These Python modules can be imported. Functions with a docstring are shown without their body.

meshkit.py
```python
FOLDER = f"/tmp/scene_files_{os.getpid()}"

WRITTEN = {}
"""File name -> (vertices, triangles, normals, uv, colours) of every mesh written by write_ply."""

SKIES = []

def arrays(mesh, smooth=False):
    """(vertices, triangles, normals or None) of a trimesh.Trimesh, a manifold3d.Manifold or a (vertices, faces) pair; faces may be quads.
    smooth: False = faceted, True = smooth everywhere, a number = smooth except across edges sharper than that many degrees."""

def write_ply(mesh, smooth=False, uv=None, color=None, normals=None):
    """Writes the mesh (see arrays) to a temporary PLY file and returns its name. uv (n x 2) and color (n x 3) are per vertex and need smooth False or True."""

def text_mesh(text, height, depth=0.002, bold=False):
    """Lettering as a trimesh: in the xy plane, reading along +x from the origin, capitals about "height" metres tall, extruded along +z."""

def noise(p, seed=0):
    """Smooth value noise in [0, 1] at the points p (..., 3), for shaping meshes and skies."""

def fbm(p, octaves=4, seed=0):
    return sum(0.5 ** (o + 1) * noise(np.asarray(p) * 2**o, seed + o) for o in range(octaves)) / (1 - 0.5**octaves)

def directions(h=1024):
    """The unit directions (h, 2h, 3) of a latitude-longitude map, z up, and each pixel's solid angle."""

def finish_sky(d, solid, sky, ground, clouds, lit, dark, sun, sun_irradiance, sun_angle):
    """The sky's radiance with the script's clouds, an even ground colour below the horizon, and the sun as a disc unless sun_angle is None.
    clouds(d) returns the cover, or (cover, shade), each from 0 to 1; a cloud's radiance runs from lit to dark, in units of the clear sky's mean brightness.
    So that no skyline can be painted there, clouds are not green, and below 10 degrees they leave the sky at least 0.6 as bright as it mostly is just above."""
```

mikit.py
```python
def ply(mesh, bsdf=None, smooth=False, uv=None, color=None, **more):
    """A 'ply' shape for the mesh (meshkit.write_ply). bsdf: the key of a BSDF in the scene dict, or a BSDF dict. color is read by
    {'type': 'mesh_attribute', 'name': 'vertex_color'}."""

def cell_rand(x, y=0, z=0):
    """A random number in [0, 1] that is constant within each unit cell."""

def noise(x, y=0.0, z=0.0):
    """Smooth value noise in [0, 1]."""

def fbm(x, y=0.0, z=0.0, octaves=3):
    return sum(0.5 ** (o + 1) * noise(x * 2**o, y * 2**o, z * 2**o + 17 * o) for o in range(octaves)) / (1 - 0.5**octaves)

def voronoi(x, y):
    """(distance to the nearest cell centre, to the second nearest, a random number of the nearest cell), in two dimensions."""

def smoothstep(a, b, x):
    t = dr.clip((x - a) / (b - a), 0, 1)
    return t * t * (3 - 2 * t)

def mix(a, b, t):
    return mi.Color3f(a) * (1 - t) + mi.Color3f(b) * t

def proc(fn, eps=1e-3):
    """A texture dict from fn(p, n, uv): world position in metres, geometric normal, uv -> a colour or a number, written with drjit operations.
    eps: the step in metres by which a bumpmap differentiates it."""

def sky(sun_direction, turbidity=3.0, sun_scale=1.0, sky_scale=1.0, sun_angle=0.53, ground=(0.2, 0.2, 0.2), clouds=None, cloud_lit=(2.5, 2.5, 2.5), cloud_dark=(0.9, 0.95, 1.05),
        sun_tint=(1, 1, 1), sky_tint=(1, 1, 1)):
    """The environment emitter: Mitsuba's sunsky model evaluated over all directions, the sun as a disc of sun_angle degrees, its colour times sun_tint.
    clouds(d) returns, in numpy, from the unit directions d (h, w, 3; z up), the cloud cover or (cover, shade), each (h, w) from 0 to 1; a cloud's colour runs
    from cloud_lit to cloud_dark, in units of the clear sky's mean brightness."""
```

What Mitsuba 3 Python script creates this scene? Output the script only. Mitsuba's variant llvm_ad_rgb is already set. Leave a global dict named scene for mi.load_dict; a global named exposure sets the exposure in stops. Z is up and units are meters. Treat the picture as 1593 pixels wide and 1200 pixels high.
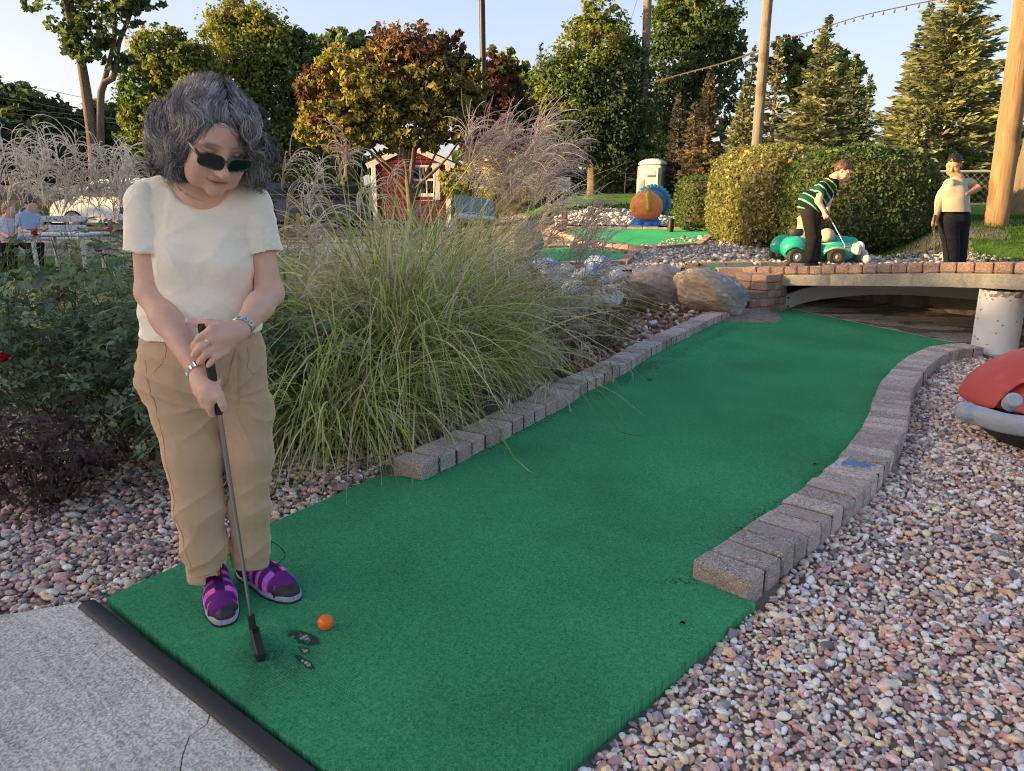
import math
import numpy as np, trimesh, mitsuba as mi, mikit, meshkit
from shapely.geometry import Polygon, Point, LineString, box as sbox
from shapely.ops import unary_union
from mikit import proc, ply, noise, fbm, voronoi, cell_rand, smoothstep, mix
import drjit as dr
T = mi.ScalarTransform4f
scene, labels = {}, {}

# ------------------------------------------------------------------ camera, sky, exposure
CAM_H, FOC, HOR = 1.2, 1140.0, 315.0
PITCH = math.atan((600 - HOR) / FOC)
CP, SP = math.cos(PITCH), math.sin(PITCH)
scene['camera'] = {'type': 'perspective', 'fov': 2 * math.degrees(math.atan(796.5 / FOC)), 'fov_axis': 'x', 'near_clip': 0.05, 'far_clip': 2000.0,
                   'to_world': T().look_at(origin=[0, 0, CAM_H], target=[0, CP, CAM_H - SP], up=[0, 0, 1])}
SUN = (-0.962, -0.21, 0.172)
scene['sky'] = mikit.sky(SUN, turbidity=6.0, sun_scale=1.25, sky_scale=1.0, sun_angle=0.8, sky_tint=(0.68, 0.645, 0.77), sun_tint=(1.0, 1.12, 1.25), ground=(0.16, 0.17, 0.12))
exposure = 4.2

# ------------------------------------------------------------------ helpers
def nrm(v):
    v = np.asarray(v, float)
    return v / (np.linalg.norm(v, axis=-1, keepdims=True) + 1e-12)

def at(x, y, Y):
    """World point at forward distance Y that the surveyed picture position (x, y) belongs to."""
    a, b = (x - 796.5) / FOC, (y - 600) / FOC
    r = np.array([a, CP - b * SP, -(SP + b * CP)])
    return r * (Y / r[1]) + [0, 0, CAM_H]

def gp(x, y, z=0.0):
    a, b = (x - 796.5) / FOC, (y - 600) / FOC
    r = np.array([a, CP - b * SP, -(SP + b * CP)])
    return r * ((z - CAM_H) / r[2]) + [0, 0, CAM_H]

def lin(r, g, b):
    c = np.array([r, g, b], float) / 255
    return np.where(c < 0.04045, c / 12.92, ((c + 0.055) / 1.055) ** 2.4)

def rgb(c):
    return {'type': 'rgb', 'value': [float(x) for x in c]}

def sst(a, b, x):
    t = np.clip((np.asarray(x, float) - a) / (b - a), 0, 1)
    return t * t * (3 - 2 * t)

taken = set()
def numbered(key):
    k, i = key, 0
    while k in taken:
        i += 1
        k = f'{key}_{i:03d}'
    taken.add(k)
    return k

def tag(key, label=None, cat=None, group=None, kind=None):
    d = labels.setdefault(key, {})
    for a, b in (('label', label), ('category', cat), ('group', group), ('kind', kind)):
        if b:
            d[a] = b
    return key

def thing(name, label, cat, group=None):
    return tag(numbered(name), label, cat, group)

def obj(name, mesh, bsdf, parent=None, smooth=30, color=None, label=None, kind=None, **more):
    key = numbered(parent + '__' + name if parent else name)
    if color is not None and smooth not in (True, False):
        smooth = True
    scene[key] = ply(mesh, bsdf, smooth, color=color, **more)
    if label or kind:
        tag(key, label, None, None, kind)
    return key

def struct(name, mesh, bsdf, label, smooth=30, color=None, kind='structure'):
    return tag(obj(name, mesh, bsdf, None, smooth, color), label, None, None, kind)

def cat_(ms):
    ms = [m for m in ms if m is not None]
    v, f, n = [], [], 0
    for m in ms:
        a, b = (m.vertices, m.faces) if hasattr(m, 'vertices') else m
        v.append(np.asarray(a)); f.append(np.asarray(b) + n); n += len(a)
    return np.vstack(v), np.vstack(f)

def frame(zdir, up=(0, 0, 1)):
    z = nrm(zdir)
    x = np.cross(up, z)
    if np.linalg.norm(x) < 1e-6:
        x = np.array([1.0, 0, 0])
    x = nrm(x)
    return np.stack([x, np.cross(z, x), z], 1)

def rbox(sx, sy, sz, c=0.01, M=None, o=(0, 0, 0)):
    """Box of full size sx, sy, sz centred on o with chamfered edges; M turns it."""
    h = np.array([sx, sy, sz]) / 2
    c = min(c, h.min() * 0.98)
    pts = []
    for s in np.ndindex(2, 2, 2):
        s = np.array(s) * 2 - 1
        for k in range(3):
            q = s * (h - c); q[k] = s[k] * h[k]
            pts.append(q)
    m = trimesh.convex.convex_hull(np.array(pts))
    v = np.array(m.vertices)
    if M is not None:
        v = v @ np.asarray(M).T
    return v + np.asarray(o, float), np.array(m.faces)

def tube(P, r, sides=6, cap=True, up=None):
    P = np.asarray(P, float); n = len(P)
    r = np.broadcast_to(np.asarray(r, float), (n,))
    t = nrm(np.gradient(P, axis=0))
    a = np.cross(t, np.where(np.abs(t[:, 2:]) < 0.9, [0, 0, 1.0], [1.0, 0, 0]))
    a = nrm(a)
    for i in range(1, n):                       # no twist from ring to ring
        v = a[i - 1] - t[i] * (a[i - 1] @ t[i])
        a[i] = v / (np.linalg.norm(v) + 1e-12)
    b = np.cross(t, a)
    an = np.arange(sides) * 2 * np.pi / sides
    v = (P[:, None] + r[:, None, None] * (np.cos(an)[None, :, None] * a[:, None] + np.sin(an)[None, :, None] * b[:, None])).reshape(-1, 3)
    i, j = np.meshgrid(np.arange(n - 1), np.arange(sides), indexing='ij')
    q = np.stack([i * sides + j, i * sides + (j + 1) % sides, (i + 1) * sides + (j + 1) % sides, (i + 1) * sides + j], -1).reshape(-1, 4)
    f = np.vstack([q[:, [0, 1, 2]], q[:, [0, 2, 3]]])
    if cap:
        v = np.vstack([v, P[:1], P[-1:]])
        m = n * sides
        k = np.arange(sides)
        f = np.vstack([f, np.stack([(k + 1) % sides, k, k * 0 + m], 1), np.stack([k + (n - 1) * sides, (k + 1) % sides + (n - 1) * sides, k * 0 + m + 1], 1)])
    return v, f

def spline(P, n):
    """Catmull-Rom through P, n points evenly by length."""
    P = np.asarray(P, float)
    if len(P) == 2:
        return P[0] + (P[1] - P[0]) * np.linspace(0, 1, n)[:, None]
    Q = np.vstack([2 * P[0] - P[1], P, 2 * P[-1] - P[-2]])
    out = []
    for i in range(1, len(Q) - 2):
        t = np.linspace(0, 1, 24, endpoint=False)[:, None]
        a, b, c, d = Q[i - 1], Q[i], Q[i + 1], Q[i + 2]
        out.append(0.5 * (2 * b + (c - a) * t + (2 * a - 5 * b + 4 * c - d) * t ** 2 + (3 * b - a - 3 * c + d) * t ** 3))
    out = np.vstack(out + [P[-1:]])
    s = np.concatenate([[0], np.cumsum(np.linalg.norm(np.diff(out, axis=0), axis=1))])
    u = np.linspace(0, s[-1], n)
    return np.stack([np.interp(u, s, out[:, k]) for k in range(P.shape[1])], 1)

def lathe(prof, n=24, M=None, o=(0, 0, 0)):
    """Revolve (r, z) points about z."""
    prof = np.asarray(prof, float); m = len(prof)
    an = np.arange(n) * 2 * np.pi / n
    v = np.stack([prof[:, :1] * np.cos(an), prof[:, :1] * np.sin(an), np.repeat(prof[:, 1:], n, 1)], -1).reshape(-1, 3)
    i, j = np.meshgrid(np.arange(m - 1), np.arange(n), indexing='ij')
    q = np.stack([i * n + j, i * n + (j + 1) % n, (i + 1) * n + (j + 1) % n, (i + 1) * n + j], -1).reshape(-1, 4)
    f = np.vstack([q[:, [0, 1, 2]], q[:, [0, 2, 3]]])
    if M is not None:
        v = v @ np.asarray(M).T
    return v + np.asarray(o, float), f

def extr(poly, h, z0=0.0):
    m = trimesh.creation.extrude_polygon(poly, h, engine='earcut')
    v = np.array(m.vertices); v[:, 2] += z0
    return v, np.array(m.faces)

def quads(P, U, V, fold=0.0):
    """Rhombic leaves: centre P, half length U, half width V."""
    N = np.cross(U, V)
    N = N / (np.linalg.norm(N, axis=1, keepdims=True) + 1e-12)
    f = fold * np.linalg.norm(V, axis=1, keepdims=True)
    v = np.stack([P - U, P + V + N * f, P + U, P - V + N * f], 1).reshape(-1, 3)
    k = np.arange(len(P))[:, None] * 4
    return v, np.vstack([k + [0, 1, 2], k + [0, 2, 3]])

def ribbons(C, W, taper):
    """C (n, m, 3) centre lines, W (n, m, 3) half-width vectors, taper (m,)."""
    n, m, _ = C.shape
    w = W * np.asarray(taper).reshape(1, m, 1)
    v = np.stack([C - w, C + w], 2).reshape(-1, 3)
    i, j = np.meshgrid(np.arange(n), np.arange(m - 1), indexing='ij')
    a = (i * m + j) * 2
    q = np.stack([a, a + 1, a + 3, a + 2], -1).reshape(-1, 4)
    return v, np.vstack([q[:, [0, 1, 2]], q[:, [0, 2, 3]]])

# ---- soft bodies from distance fields
def snets(F, lo, res):
    s = F < 0
    c = [F[i:F.shape[0] - 1 + i, j:F.shape[1] - 1 + j, k:F.shape[2] - 1 + k] for i, j, k in np.ndindex(2, 2, 2)]
    cs = [x < 0 for x in c]
    cnt = sum(x.astype(np.int8) for x in cs)
    act = (cnt > 0) & (cnt < 8)
    idx = np.argwhere(act)
    cv = np.stack([x[act] for x in c], 1)
    off = np.array(list(np.ndindex(2, 2, 2)), float)
    acc, w = np.zeros((len(idx), 3)), np.zeros(len(idx))
    for a in range(8):
        for b in range(a + 1, 8):
            if np.abs(off[a] - off[b]).sum() == 1:
                fa, fb = cv[:, a], cv[:, b]
                on = (fa < 0) != (fb < 0)
                t = np.where(on, fa / np.where(on, fa - fb, 1), 0)
                acc += on[:, None] * (off[a] + t[:, None] * (off[b] - off[a])); w += on
    V = (idx + acc / w[:, None]) * res + lo
    vid = -np.ones(act.shape, np.int64); vid[act] = np.arange(len(idx))
    faces = []
    for ax in range(3):
        o1, o2 = [(1, 2), (2, 0), (0, 1)][ax]
        A = np.take(s, range(s.shape[ax] - 1), ax); B = np.take(s, range(1, s.shape[ax]), ax)
        e = np.argwhere(A != B)
        e = e[(e[:, o1] > 0) & (e[:, o2] > 0) & (e[:, o1] < s.shape[o1] - 1) & (e[:, o2] < s.shape[o2] - 1)]
        q = []
        for d1, d2 in ((1, 1), (0, 1), (0, 0), (1, 0)):
            t = e.copy(); t[:, o1] -= d1; t[:, o2] -= d2
            q.append(vid[t[:, 0], t[:, 1], t[:, 2]])
        q = np.stack(q, 1)
        inside = s[e[:, 0], e[:, 1], e[:, 2]]
        q[~inside] = q[~inside][:, ::-1]
        faces.append(q)
    q = np.vstack(faces)
    return V, np.vstack([q[:, [0, 1, 2]], q[:, [0, 2, 3]]])

def vnormals(v, f):
    n = np.zeros_like(v)
    fn = np.cross(v[f[:, 1]] - v[f[:, 0]], v[f[:, 2]] - v[f[:, 0]])
    for k in range(3):
        np.add.at(n, f[:, k], fn)
    return nrm(n)

def relax(v, f, it=2, lam=0.5):
    e = np.vstack([f[:, [0, 1]], f[:, [1, 2]], f[:, [2, 0]]])
    for _ in range(it):
        a, c = np.zeros_like(v), np.zeros(len(v))
        for i, j in ((0, 1), (1, 0)):
            np.add.at(a, e[:, i], v[e[:, j]]); np.add.at(c, e[:, i], 1)
        v = v + lam * (a / c[:, None] - v)
    return v

class Field:
    """A body grown from round cones and ellipsoids that melt into each other."""
    def __init__(self, lo, hi, res):
        self.lo, self.res = np.asarray(lo, float), res
        self.n = np.ceil((np.asarray(hi) - self.lo) / res).astype(int) + 1
        self.F = np.full(self.n, 0.06, np.float32)
    def sub(self, lo, hi):
        a = np.clip(np.floor((np.asarray(lo) - self.lo) / self.res).astype(int), 0, self.n)
        b = np.clip(np.ceil((np.asarray(hi) - self.lo) / self.res).astype(int) + 1, 0, self.n)
        sl = tuple(slice(i, j) for i, j in zip(a, b))
        g = np.stack(np.meshgrid(*[np.arange(i, j) * self.res + l for i, j, l in zip(a, b, self.lo)], indexing='ij'), -1)
        return sl, g
    def op(self, fn, lo, hi, k, cut=False):
        m = k + 0.02 + 2 * self.res
        sl, g = self.sub(np.asarray(lo) - m, np.asarray(hi) + m)
        if 0 in g.shape:
            return self
        d = fn(g).astype(np.float32); a = self.F[sl]
        if cut:
            a, d = -a, d
        k = max(k, 1e-5)
        h = np.clip(0.5 + 0.5 * (a - d) / k, 0, 1)
        r = a * (1 - h) + d * h - k * h * (1 - h)
        self.F[sl] = -r if cut else r
        return self
    def rc(self, a, b, ra, rb, k=0.02, sq=None, cut=False):
        a, b = np.asarray(a, float), np.asarray(b, float)
        ba = b - a; L = max(ba @ ba, 1e-12)
        def fn(g):
            p = g - a
            if sq is not None:
                nn, s = nrm(sq[0]), sq[1]
                p = p + (s - 1) * (p @ nn)[..., None] * nn
                b2 = ba + (s - 1) * (ba @ nn) * nn
            else:
                b2 = ba
            t = np.clip((p @ b2) / max(b2 @ b2, 1e-12), 0, 1)
            return np.linalg.norm(p - t[..., None] * b2, axis=-1) - (ra + (rb - ra) * t)
        r = max(ra, rb)
        return self.op(fn, np.minimum(a, b) - r, np.maximum(a, b) + r, k, cut)
    def el(self, c, r, R=None, k=0.02, cut=False):
        c, r = np.asarray(c, float), np.asarray(r, float)
        R = np.eye(3) if R is None else np.asarray(R)
        def fn(g):
            q = (g - c) @ R
            k0 = np.linalg.norm(q / r, axis=-1); k1 = np.linalg.norm(q / r ** 2, axis=-1)
            return k0 * (k0 - 1) / np.maximum(k1, 1e-9)
        m = np.abs(R) @ r
        return self.op(fn, c - m, c + m, k, cut)
    def plane(self, p, n, k=0.004, lo=None, hi=None):
        """Cuts away what lies on the side the normal n points to."""
        p, n = np.asarray(p, float), nrm(n)
        lo = self.lo if lo is None else lo
        hi = self.lo + (self.n - 1) * self.res if hi is None else hi
        return self.op(lambda g: -((g - p) @ n), lo, hi, k, True)
    def mesh(self, it=1):
        v, f = snets(self.F, self.lo, self.res)
        return (relax(v, f, it) if it else v), f

# ------------------------------------------------------------------ materials
VC = {'type': 'mesh_attribute', 'name': 'vertex_color'}
def two(b):
    return {'type': 'twosided', 'bsdf': b}
def mat(name, color, rough=0.7, spec=0.3, two_=True, **kw):
    if not isinstance(color, dict):
        color = rgb(color)
    b = {'type': 'principled', 'base_color': color, 'roughness': float(rough), 'specular': float(spec), **kw}
    scene['mat_' + name] = two(b) if two_ else b
    return 'mat_' + name
def bump(name, color, fn, scale, rough=0.8, spec=0.3, eps=1e-3, **kw):
    if not isinstance(color, dict):
        color = rgb(color)
    scene['mat_' + name] = two({'type': 'bumpmap', 'arbitrary': {**proc(fn, eps)}, 'scale': float(scale),
                                'bsdf': {'type': 'principled', 'base_color': color, 'roughness': float(rough), 'specular': float(spec), **kw}})
    return 'mat_' + name
def P3(p, s):
    return p.x * s, p.y * s, p.z * s

mat('paint', VC, 0.5, 0.4)
mat('matte', VC, 0.85, 0.2)
mat('gloss', VC, 0.25, 0.5)
mat('cloth', VC, 0.9, 0.15)
mat('stone', VC, 0.6, 0.4)
mat('metal', rgb((0.55, 0.55, 0.55)), 0.28, 0.5, metallic=1.0)
mat('dark_plastic', rgb((0.018, 0.018, 0.02)), 0.5, 0.4)
mat('rubber', rgb((0.03, 0.03, 0.034)), 0.55, 0.4)
scene['mat_glass'] = two({'type': 'principled', 'base_color': rgb((0.02, 0.023, 0.028)), 'roughness': 0.06, 'specular': 0.6})
scene['mat_leaf'] = {'type': 'principledthin', 'base_color': VC, 'roughness': 0.55, 'diff_trans': 0.9}
scene['mat_blade'] = {'type': 'principledthin', 'base_color': VC, 'roughness': 0.5, 'diff_trans': 1.0}
rng0 = np.random.default_rng(7)
# ------------------------------------------------------------------ ground
BR_A, BR_D = np.array([3.06, 8.2]), nrm(np.array([0.33, -0.94]))     # front edge of the bridge: start and direction
BR_N = np.array([0.94, 0.33])                                       # away from the camera
MAT_L = [(-1.27, 2.063), (-0.618, 3.104)]
LK_IN = [(-0.396, 3.05), (-0.319, 3.177), (-0.233, 3.305), (-0.157, 3.452), (-0.061, 3.601), (0.158, 3.99), (0.319, 4.261), (0.49, 4.62), (0.823, 5.169), (1.027, 5.592), (1.303, 6.086), (1.773, 6.891), (2.176, 7.55), (2.6, 8.05), (3.0, 8.42)]
RK_IN = [tuple(gp(x / 2.727 + 1050, y / 2.727 + 500, 0.062)[:2]) for x, y in [(72, 1015), (175, 950), (260, 890), (338, 836), (415, 785), (490, 735), (555, 690), (615, 640), (665, 600), (705, 560), (745, 510), (790, 450), (820, 395), (840, 335), (865, 270), (905, 220), (960, 165), (1040, 120), (1120, 100), (1220, 90)]]

def gz(x, y):
    x, y = np.asarray(x, float), np.asarray(y, float)
    u = (x - BR_A[0]) * BR_N[0] + (y - BR_A[1]) * BR_N[1]
    right = sst(0.0, 0.3, x - 2.7)
    behind = np.maximum(sst(1.78, 1.95, u) * sst(3.4, 3.7, x + 0.1 * (y - 6)), sst(9.35, 9.8, y))
    left_rise = sst(7.4, 10.2, y + 0.2 * x)
    base = 0.3 * ((1 - right) * left_rise + right * behind)
    az = x / np.maximum(y, 1.0)
    base = base * (1 - 0.33 * sst(-0.05, -0.25, az) * sst(8, 12, y))
    lawn = 0.62 * sst(10.6, 13.6, y) * sst(5.8, 7.2, x - 0.25 * (y - 11)) * (1 - 0.6 * sst(18, 30, y))
    mid = 0.3 * sst(13, 20, y) * sst(-0.05, 0.1, az)
    rise = 1.15 * sst(21, 48, y) * sst(-0.02, 0.12, az)
    near = 0.02 * (meshkit.fbm(np.stack([x * 1.3, y * 1.3, x * 0], -1), 3) - 0.5)
    return -0.036 + base + lawn + mid + rise + near * 1.5

def gzf(x, y):
    return float(gz(x, y))

def ground_color(p, n, uv):
    a = fbm(p.x * 3, p.y * 3, 0, 4)
    b = noise(p.x * 40, p.y * 40, 3)
    c = mix((0.18, 0.145, 0.12), (0.32, 0.27, 0.23), a)
    return c * (0.6 + 0.6 * b)
bump('ground', proc(ground_color), lambda p, n, uv: fbm(p.x * 25, p.y * 25, p.z * 25, 3), 0.02, 0.9, 0.2)

def terrain():
    t = np.linspace(-1, 1, 331)
    xs = 5.2 * np.sinh(t * 5.4)
    ys = 6.5 + 5.0 * np.sinh(t * 5.4)
    X, Y = np.meshgrid(xs, ys, indexing='ij')
    Z = gz(X, Y)
    # the sheet dips under the bridge lane and under the near bits that are slabs of their own
    v = np.stack([X, Y, Z], -1).reshape(-1, 3)
    n = len(xs)
    i, j = np.meshgrid(np.arange(n - 1), np.arange(n - 1), indexing='ij')
    a = i * n + j
    q = np.stack([a, a + n, a + n + 1, a + 1], -1).reshape(-1, 4)
    return v, np.vstack([q[:, [0, 1, 2]], q[:, [0, 2, 3]]])
struct('ground', terrain(), 'mat_ground', 'brown soil under the gravel and plants', True)

def drape(poly, res, dz, lip=0.0, zf=gz):
    """A sheet over the ground with the outline of poly; lip closes its rim downwards."""
    V, F, n = [], [], 0
    x0, y0, x1, y1 = poly.bounds
    for x in np.arange(x0, x1, res):
        for y in np.arange(y0, y1, res):
            g = poly.intersection(sbox(x, y, x + res, y + res))
            for p in getattr(g, 'geoms', [g]):
                if p.geom_type != 'Polygon' or p.area < 1e-7:
                    continue
                if len(p.exterior.coords) == 5 and not p.interiors:
                    c = np.array(p.exterior.coords)[:4][::1]
                    if Polygon(c).exterior.is_ccw is False:
                        c = c[::-1]
                    v, f = c, np.array([[0, 1, 2], [0, 2, 3]])
                else:
                    v, f = trimesh.creation.triangulate_polygon(p, engine='earcut')
                V.append(v); F.append(f + n); n += len(v)
    V, F = np.vstack(V), np.vstack(F)
    m = trimesh.Trimesh(np.column_stack([V, np.zeros(len(V))]), F, process=True)
    V, F = np.array(m.vertices), np.array(m.faces)
    fn = np.cross(V[F[:, 1]] - V[F[:, 0]], V[F[:, 2]] - V[F[:, 0]])[:, 2]
    F[fn < 0] = F[fn < 0][:, ::-1]
    V[:, 2] = zf(V[:, 0], V[:, 1]) + dz
    if lip:
        ring = np.array(poly.exterior.segmentize(res).coords)
        z = zf(ring[:, 0], ring[:, 1]) + dz
        a = np.column_stack([ring, z]); b = np.column_stack([ring, z - lip])
        k = len(ring); i = np.arange(k - 1)
        q = np.stack([i, i + k, i + k + 1, i + 1], 1)
        V2 = np.vstack([a, b]); F2 = np.vstack([q[:, [0, 1, 2]], q[:, [0, 2, 3]]])
        V, F = cat_([(V, F), (V2, F2)])
    return V, F

flat = lambda x, y: np.zeros_like(np.asarray(x, float))

# ------------------------------------------------------------------ the mat of artificial turf
lk = spline(LK_IN, 120); rk = spline(RK_IN, 120)
corner_r = (-0.30, 1.27)
mat_poly = Polygon([(-1.27, 2.063)] + [(-0.618, 3.104), (-0.5, 3.12)] + [tuple(p + np.array([-0.06, 0.03])) for p in lk[6:]] + [(3.22, 8.52), (3.9, 6.33)] + [tuple(p + np.array([0.05, -0.05])) for p in rk[::-1][8:]] + [(0.745, 2.04), (0.04, 1.275), (-0.32, 0.93), (-0.66, 1.235 - 0.28), (-0.40, 1.345)]).buffer(0)
mat_poly = Polygon([(-1.27, 2.063), (-0.618, 3.104), (-0.5, 3.12)] + [tuple(p + np.array([-0.06, 0.03])) for p in lk[6:]] + [(3.22, 8.52), (3.9, 6.33)] + [tuple(p + np.array([0.05, -0.05])) for p in rk[::-1][8:]] + [(0.752, 2.03), (-0.30, 0.93), (-0.15, 1.135)]).buffer(0)

def turf_color(p, n, uv):
    a = noise(p.x * 380, p.y * 380, 1)
    c2 = noise(p.x * 150, p.y * 150, 9)
    b = fbm(p.x * 2.6, p.y * 2.6, 4, 3)
    col = mix((0.018, 0.15, 0.062), (0.088, 0.42, 0.19), 0.6 * a + 0.4 * c2)
    col = col * (0.74 + 0.5 * b)
    # grime that shoes and leaf litter leave along the edging bricks: black crumbs between the tufts
    edge = dr.minimum(dr.select(p.y > 3.05, dr.abs((p.x - 0.16) * 0.845 - (p.y - 3.99) * 0.535), 1), dr.select((p.y > 2.15) & (p.y < 3.2), dr.abs((p.x - 1.12) * 0.735 - (p.y - 2.75) * 0.678), 1))
    d = noise(p.x * 55, p.y * 55, 6)
    g = smoothstep(0.42, 0.78, 0.40 * noise(p.x * 9, p.y * 9, 2) + 0.30 * d + 0.50 * smoothstep(0.16, 0.0, edge) - 0.14)
    g = g * smoothstep(0.62, 0.30, a * 0.5 + c2 * 0.5)
    # worn tee: dark scuffs where balls are put down, and bare backing
    u, v = p.x + 0.60, p.y - 1.72
    r = dr.sqrt(u * u * 1.1 + v * v) + 0.16 * (noise(p.x * 12, p.y * 12, 3) + 0.5 * d - 0.75)
    w = smoothstep(0.40, 0.08, r)
    sx, sy = (p.x * 0.8 - p.y * 0.6) * 950.0, (p.x * 0.6 + p.y * 0.8) * 800.0
    weave = smoothstep(0.0, 0.8, dr.sin(sx)) * smoothstep(0.0, 0.8, dr.sin(sy))
    sc = smoothstep(0.20, 0.04, r)
    col = mix(col, mi.Color3f(0.016, 0.03, 0.026), g * 0.75)
    col = mix(col, mi.Color3f(0.016, 0.045, 0.036), dr.clip(w * 0.75 * weave + sc * 0.5 * d, 0, 1))
    q0 = 0.9 * (d - 0.5) + 0.5 * (c2 - 0.5)
    th = 0.45 + 0.55 * smoothstep(-0.3, 0.8, dr.sin(sx * 0.45))
    for cx, cy, L, Wd, ca, sa in ((-0.590, 1.845, 0.034, 0.013, 0.8, -0.6), (-0.573, 1.785, 0.015, 0.007, 0.7, -0.7), (-0.556, 1.73, 0.034, 0.0065, 0.75, -0.66)):
        x2, y2 = (p.x - cx) * ca + (p.y - cy) * sa, -(p.x - cx) * sa + (p.y - cy) * ca
        q = dr.sqrt(dr.square(x2 / L) + dr.square(y2 / Wd)) + q0
        col = mix(col, mi.Color3f(0.024, 0.03, 0.03), smoothstep(2.1, 1.2, q) * 0.8)
        col = mix(col, mi.Color3f(0.40, 0.41, 0.39) * th, smoothstep(1.0, 0.6, q))
    return col
def turf_h(p, n, uv):
    return noise(p.x * 380, p.y * 380, 1) * 0.6 + 0.4 * noise(p.x * 150, p.y * 150, 9)
bump('turf', proc(turf_color), turf_h, 0.006, 0.95, 0.1, eps=6e-4)
def far_turf(p, n, uv):
    return mix((0.02, 0.20, 0.085), (0.06, 0.40, 0.17), 0.6 * noise(p.x * 60, p.y * 60, 1) + 0.4 * fbm(p.x * 2, p.y * 2, 1, 3))
mat('far_turf', proc(far_turf), 0.95, 0.1)

green = thing('putting_green', 'long green artificial turf lane with the worn tee under the orange ball', 'putting green')
obj('turf', drape(mat_poly, 0.35, 0.0, 0.07, flat), 'mat_turf', green, False)
# the black rubber strip along the front edge
def halfround(path, w, h, n=10, z=0.0):
    path = np.asarray(path, float)
    t = nrm(np.gradient(path, axis=0)); s = np.stack([-t[:, 1], t[:, 0]], 1)
    an = np.linspace(0, np.pi, n)
    prof = np.stack([np.cos(an) * w / 2, np.sin(an) * h], 1)
    v = np.concatenate([np.column_stack([path[i] + np.outer(prof[:, 0], s[i]), z + prof[:, 1]]) for i in range(len(path))])
    m, k = len(path), n
    i, j = np.meshgrid(np.arange(m - 1), np.arange(k - 1), indexing='ij')
    a = i * k + j
    q = np.stack([a, a + 1, a + k + 1, a + k], -1).reshape(-1, 4)
    f = [q[:, [0, 1, 2]], q[:, [0, 2, 3]]]
    for base in (0, (m - 1) * k):
        f.append(np.array([[base, base + j + 1, base + j] for j in range(1, k - 1)]))
    return v, np.vstack(f)
strip = spline([(-1.30, 2.047), (-0.9, 1.722), (-0.395, 1.315), (0.0, 0.99)], 30) + np.array([-0.012, -0.016])
obj('edge_strip', halfround(strip, 0.052, 0.011, z=-0.004), 'mat_rubber', green, True, label='black rubber strip along the front edge of the turf')

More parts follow.
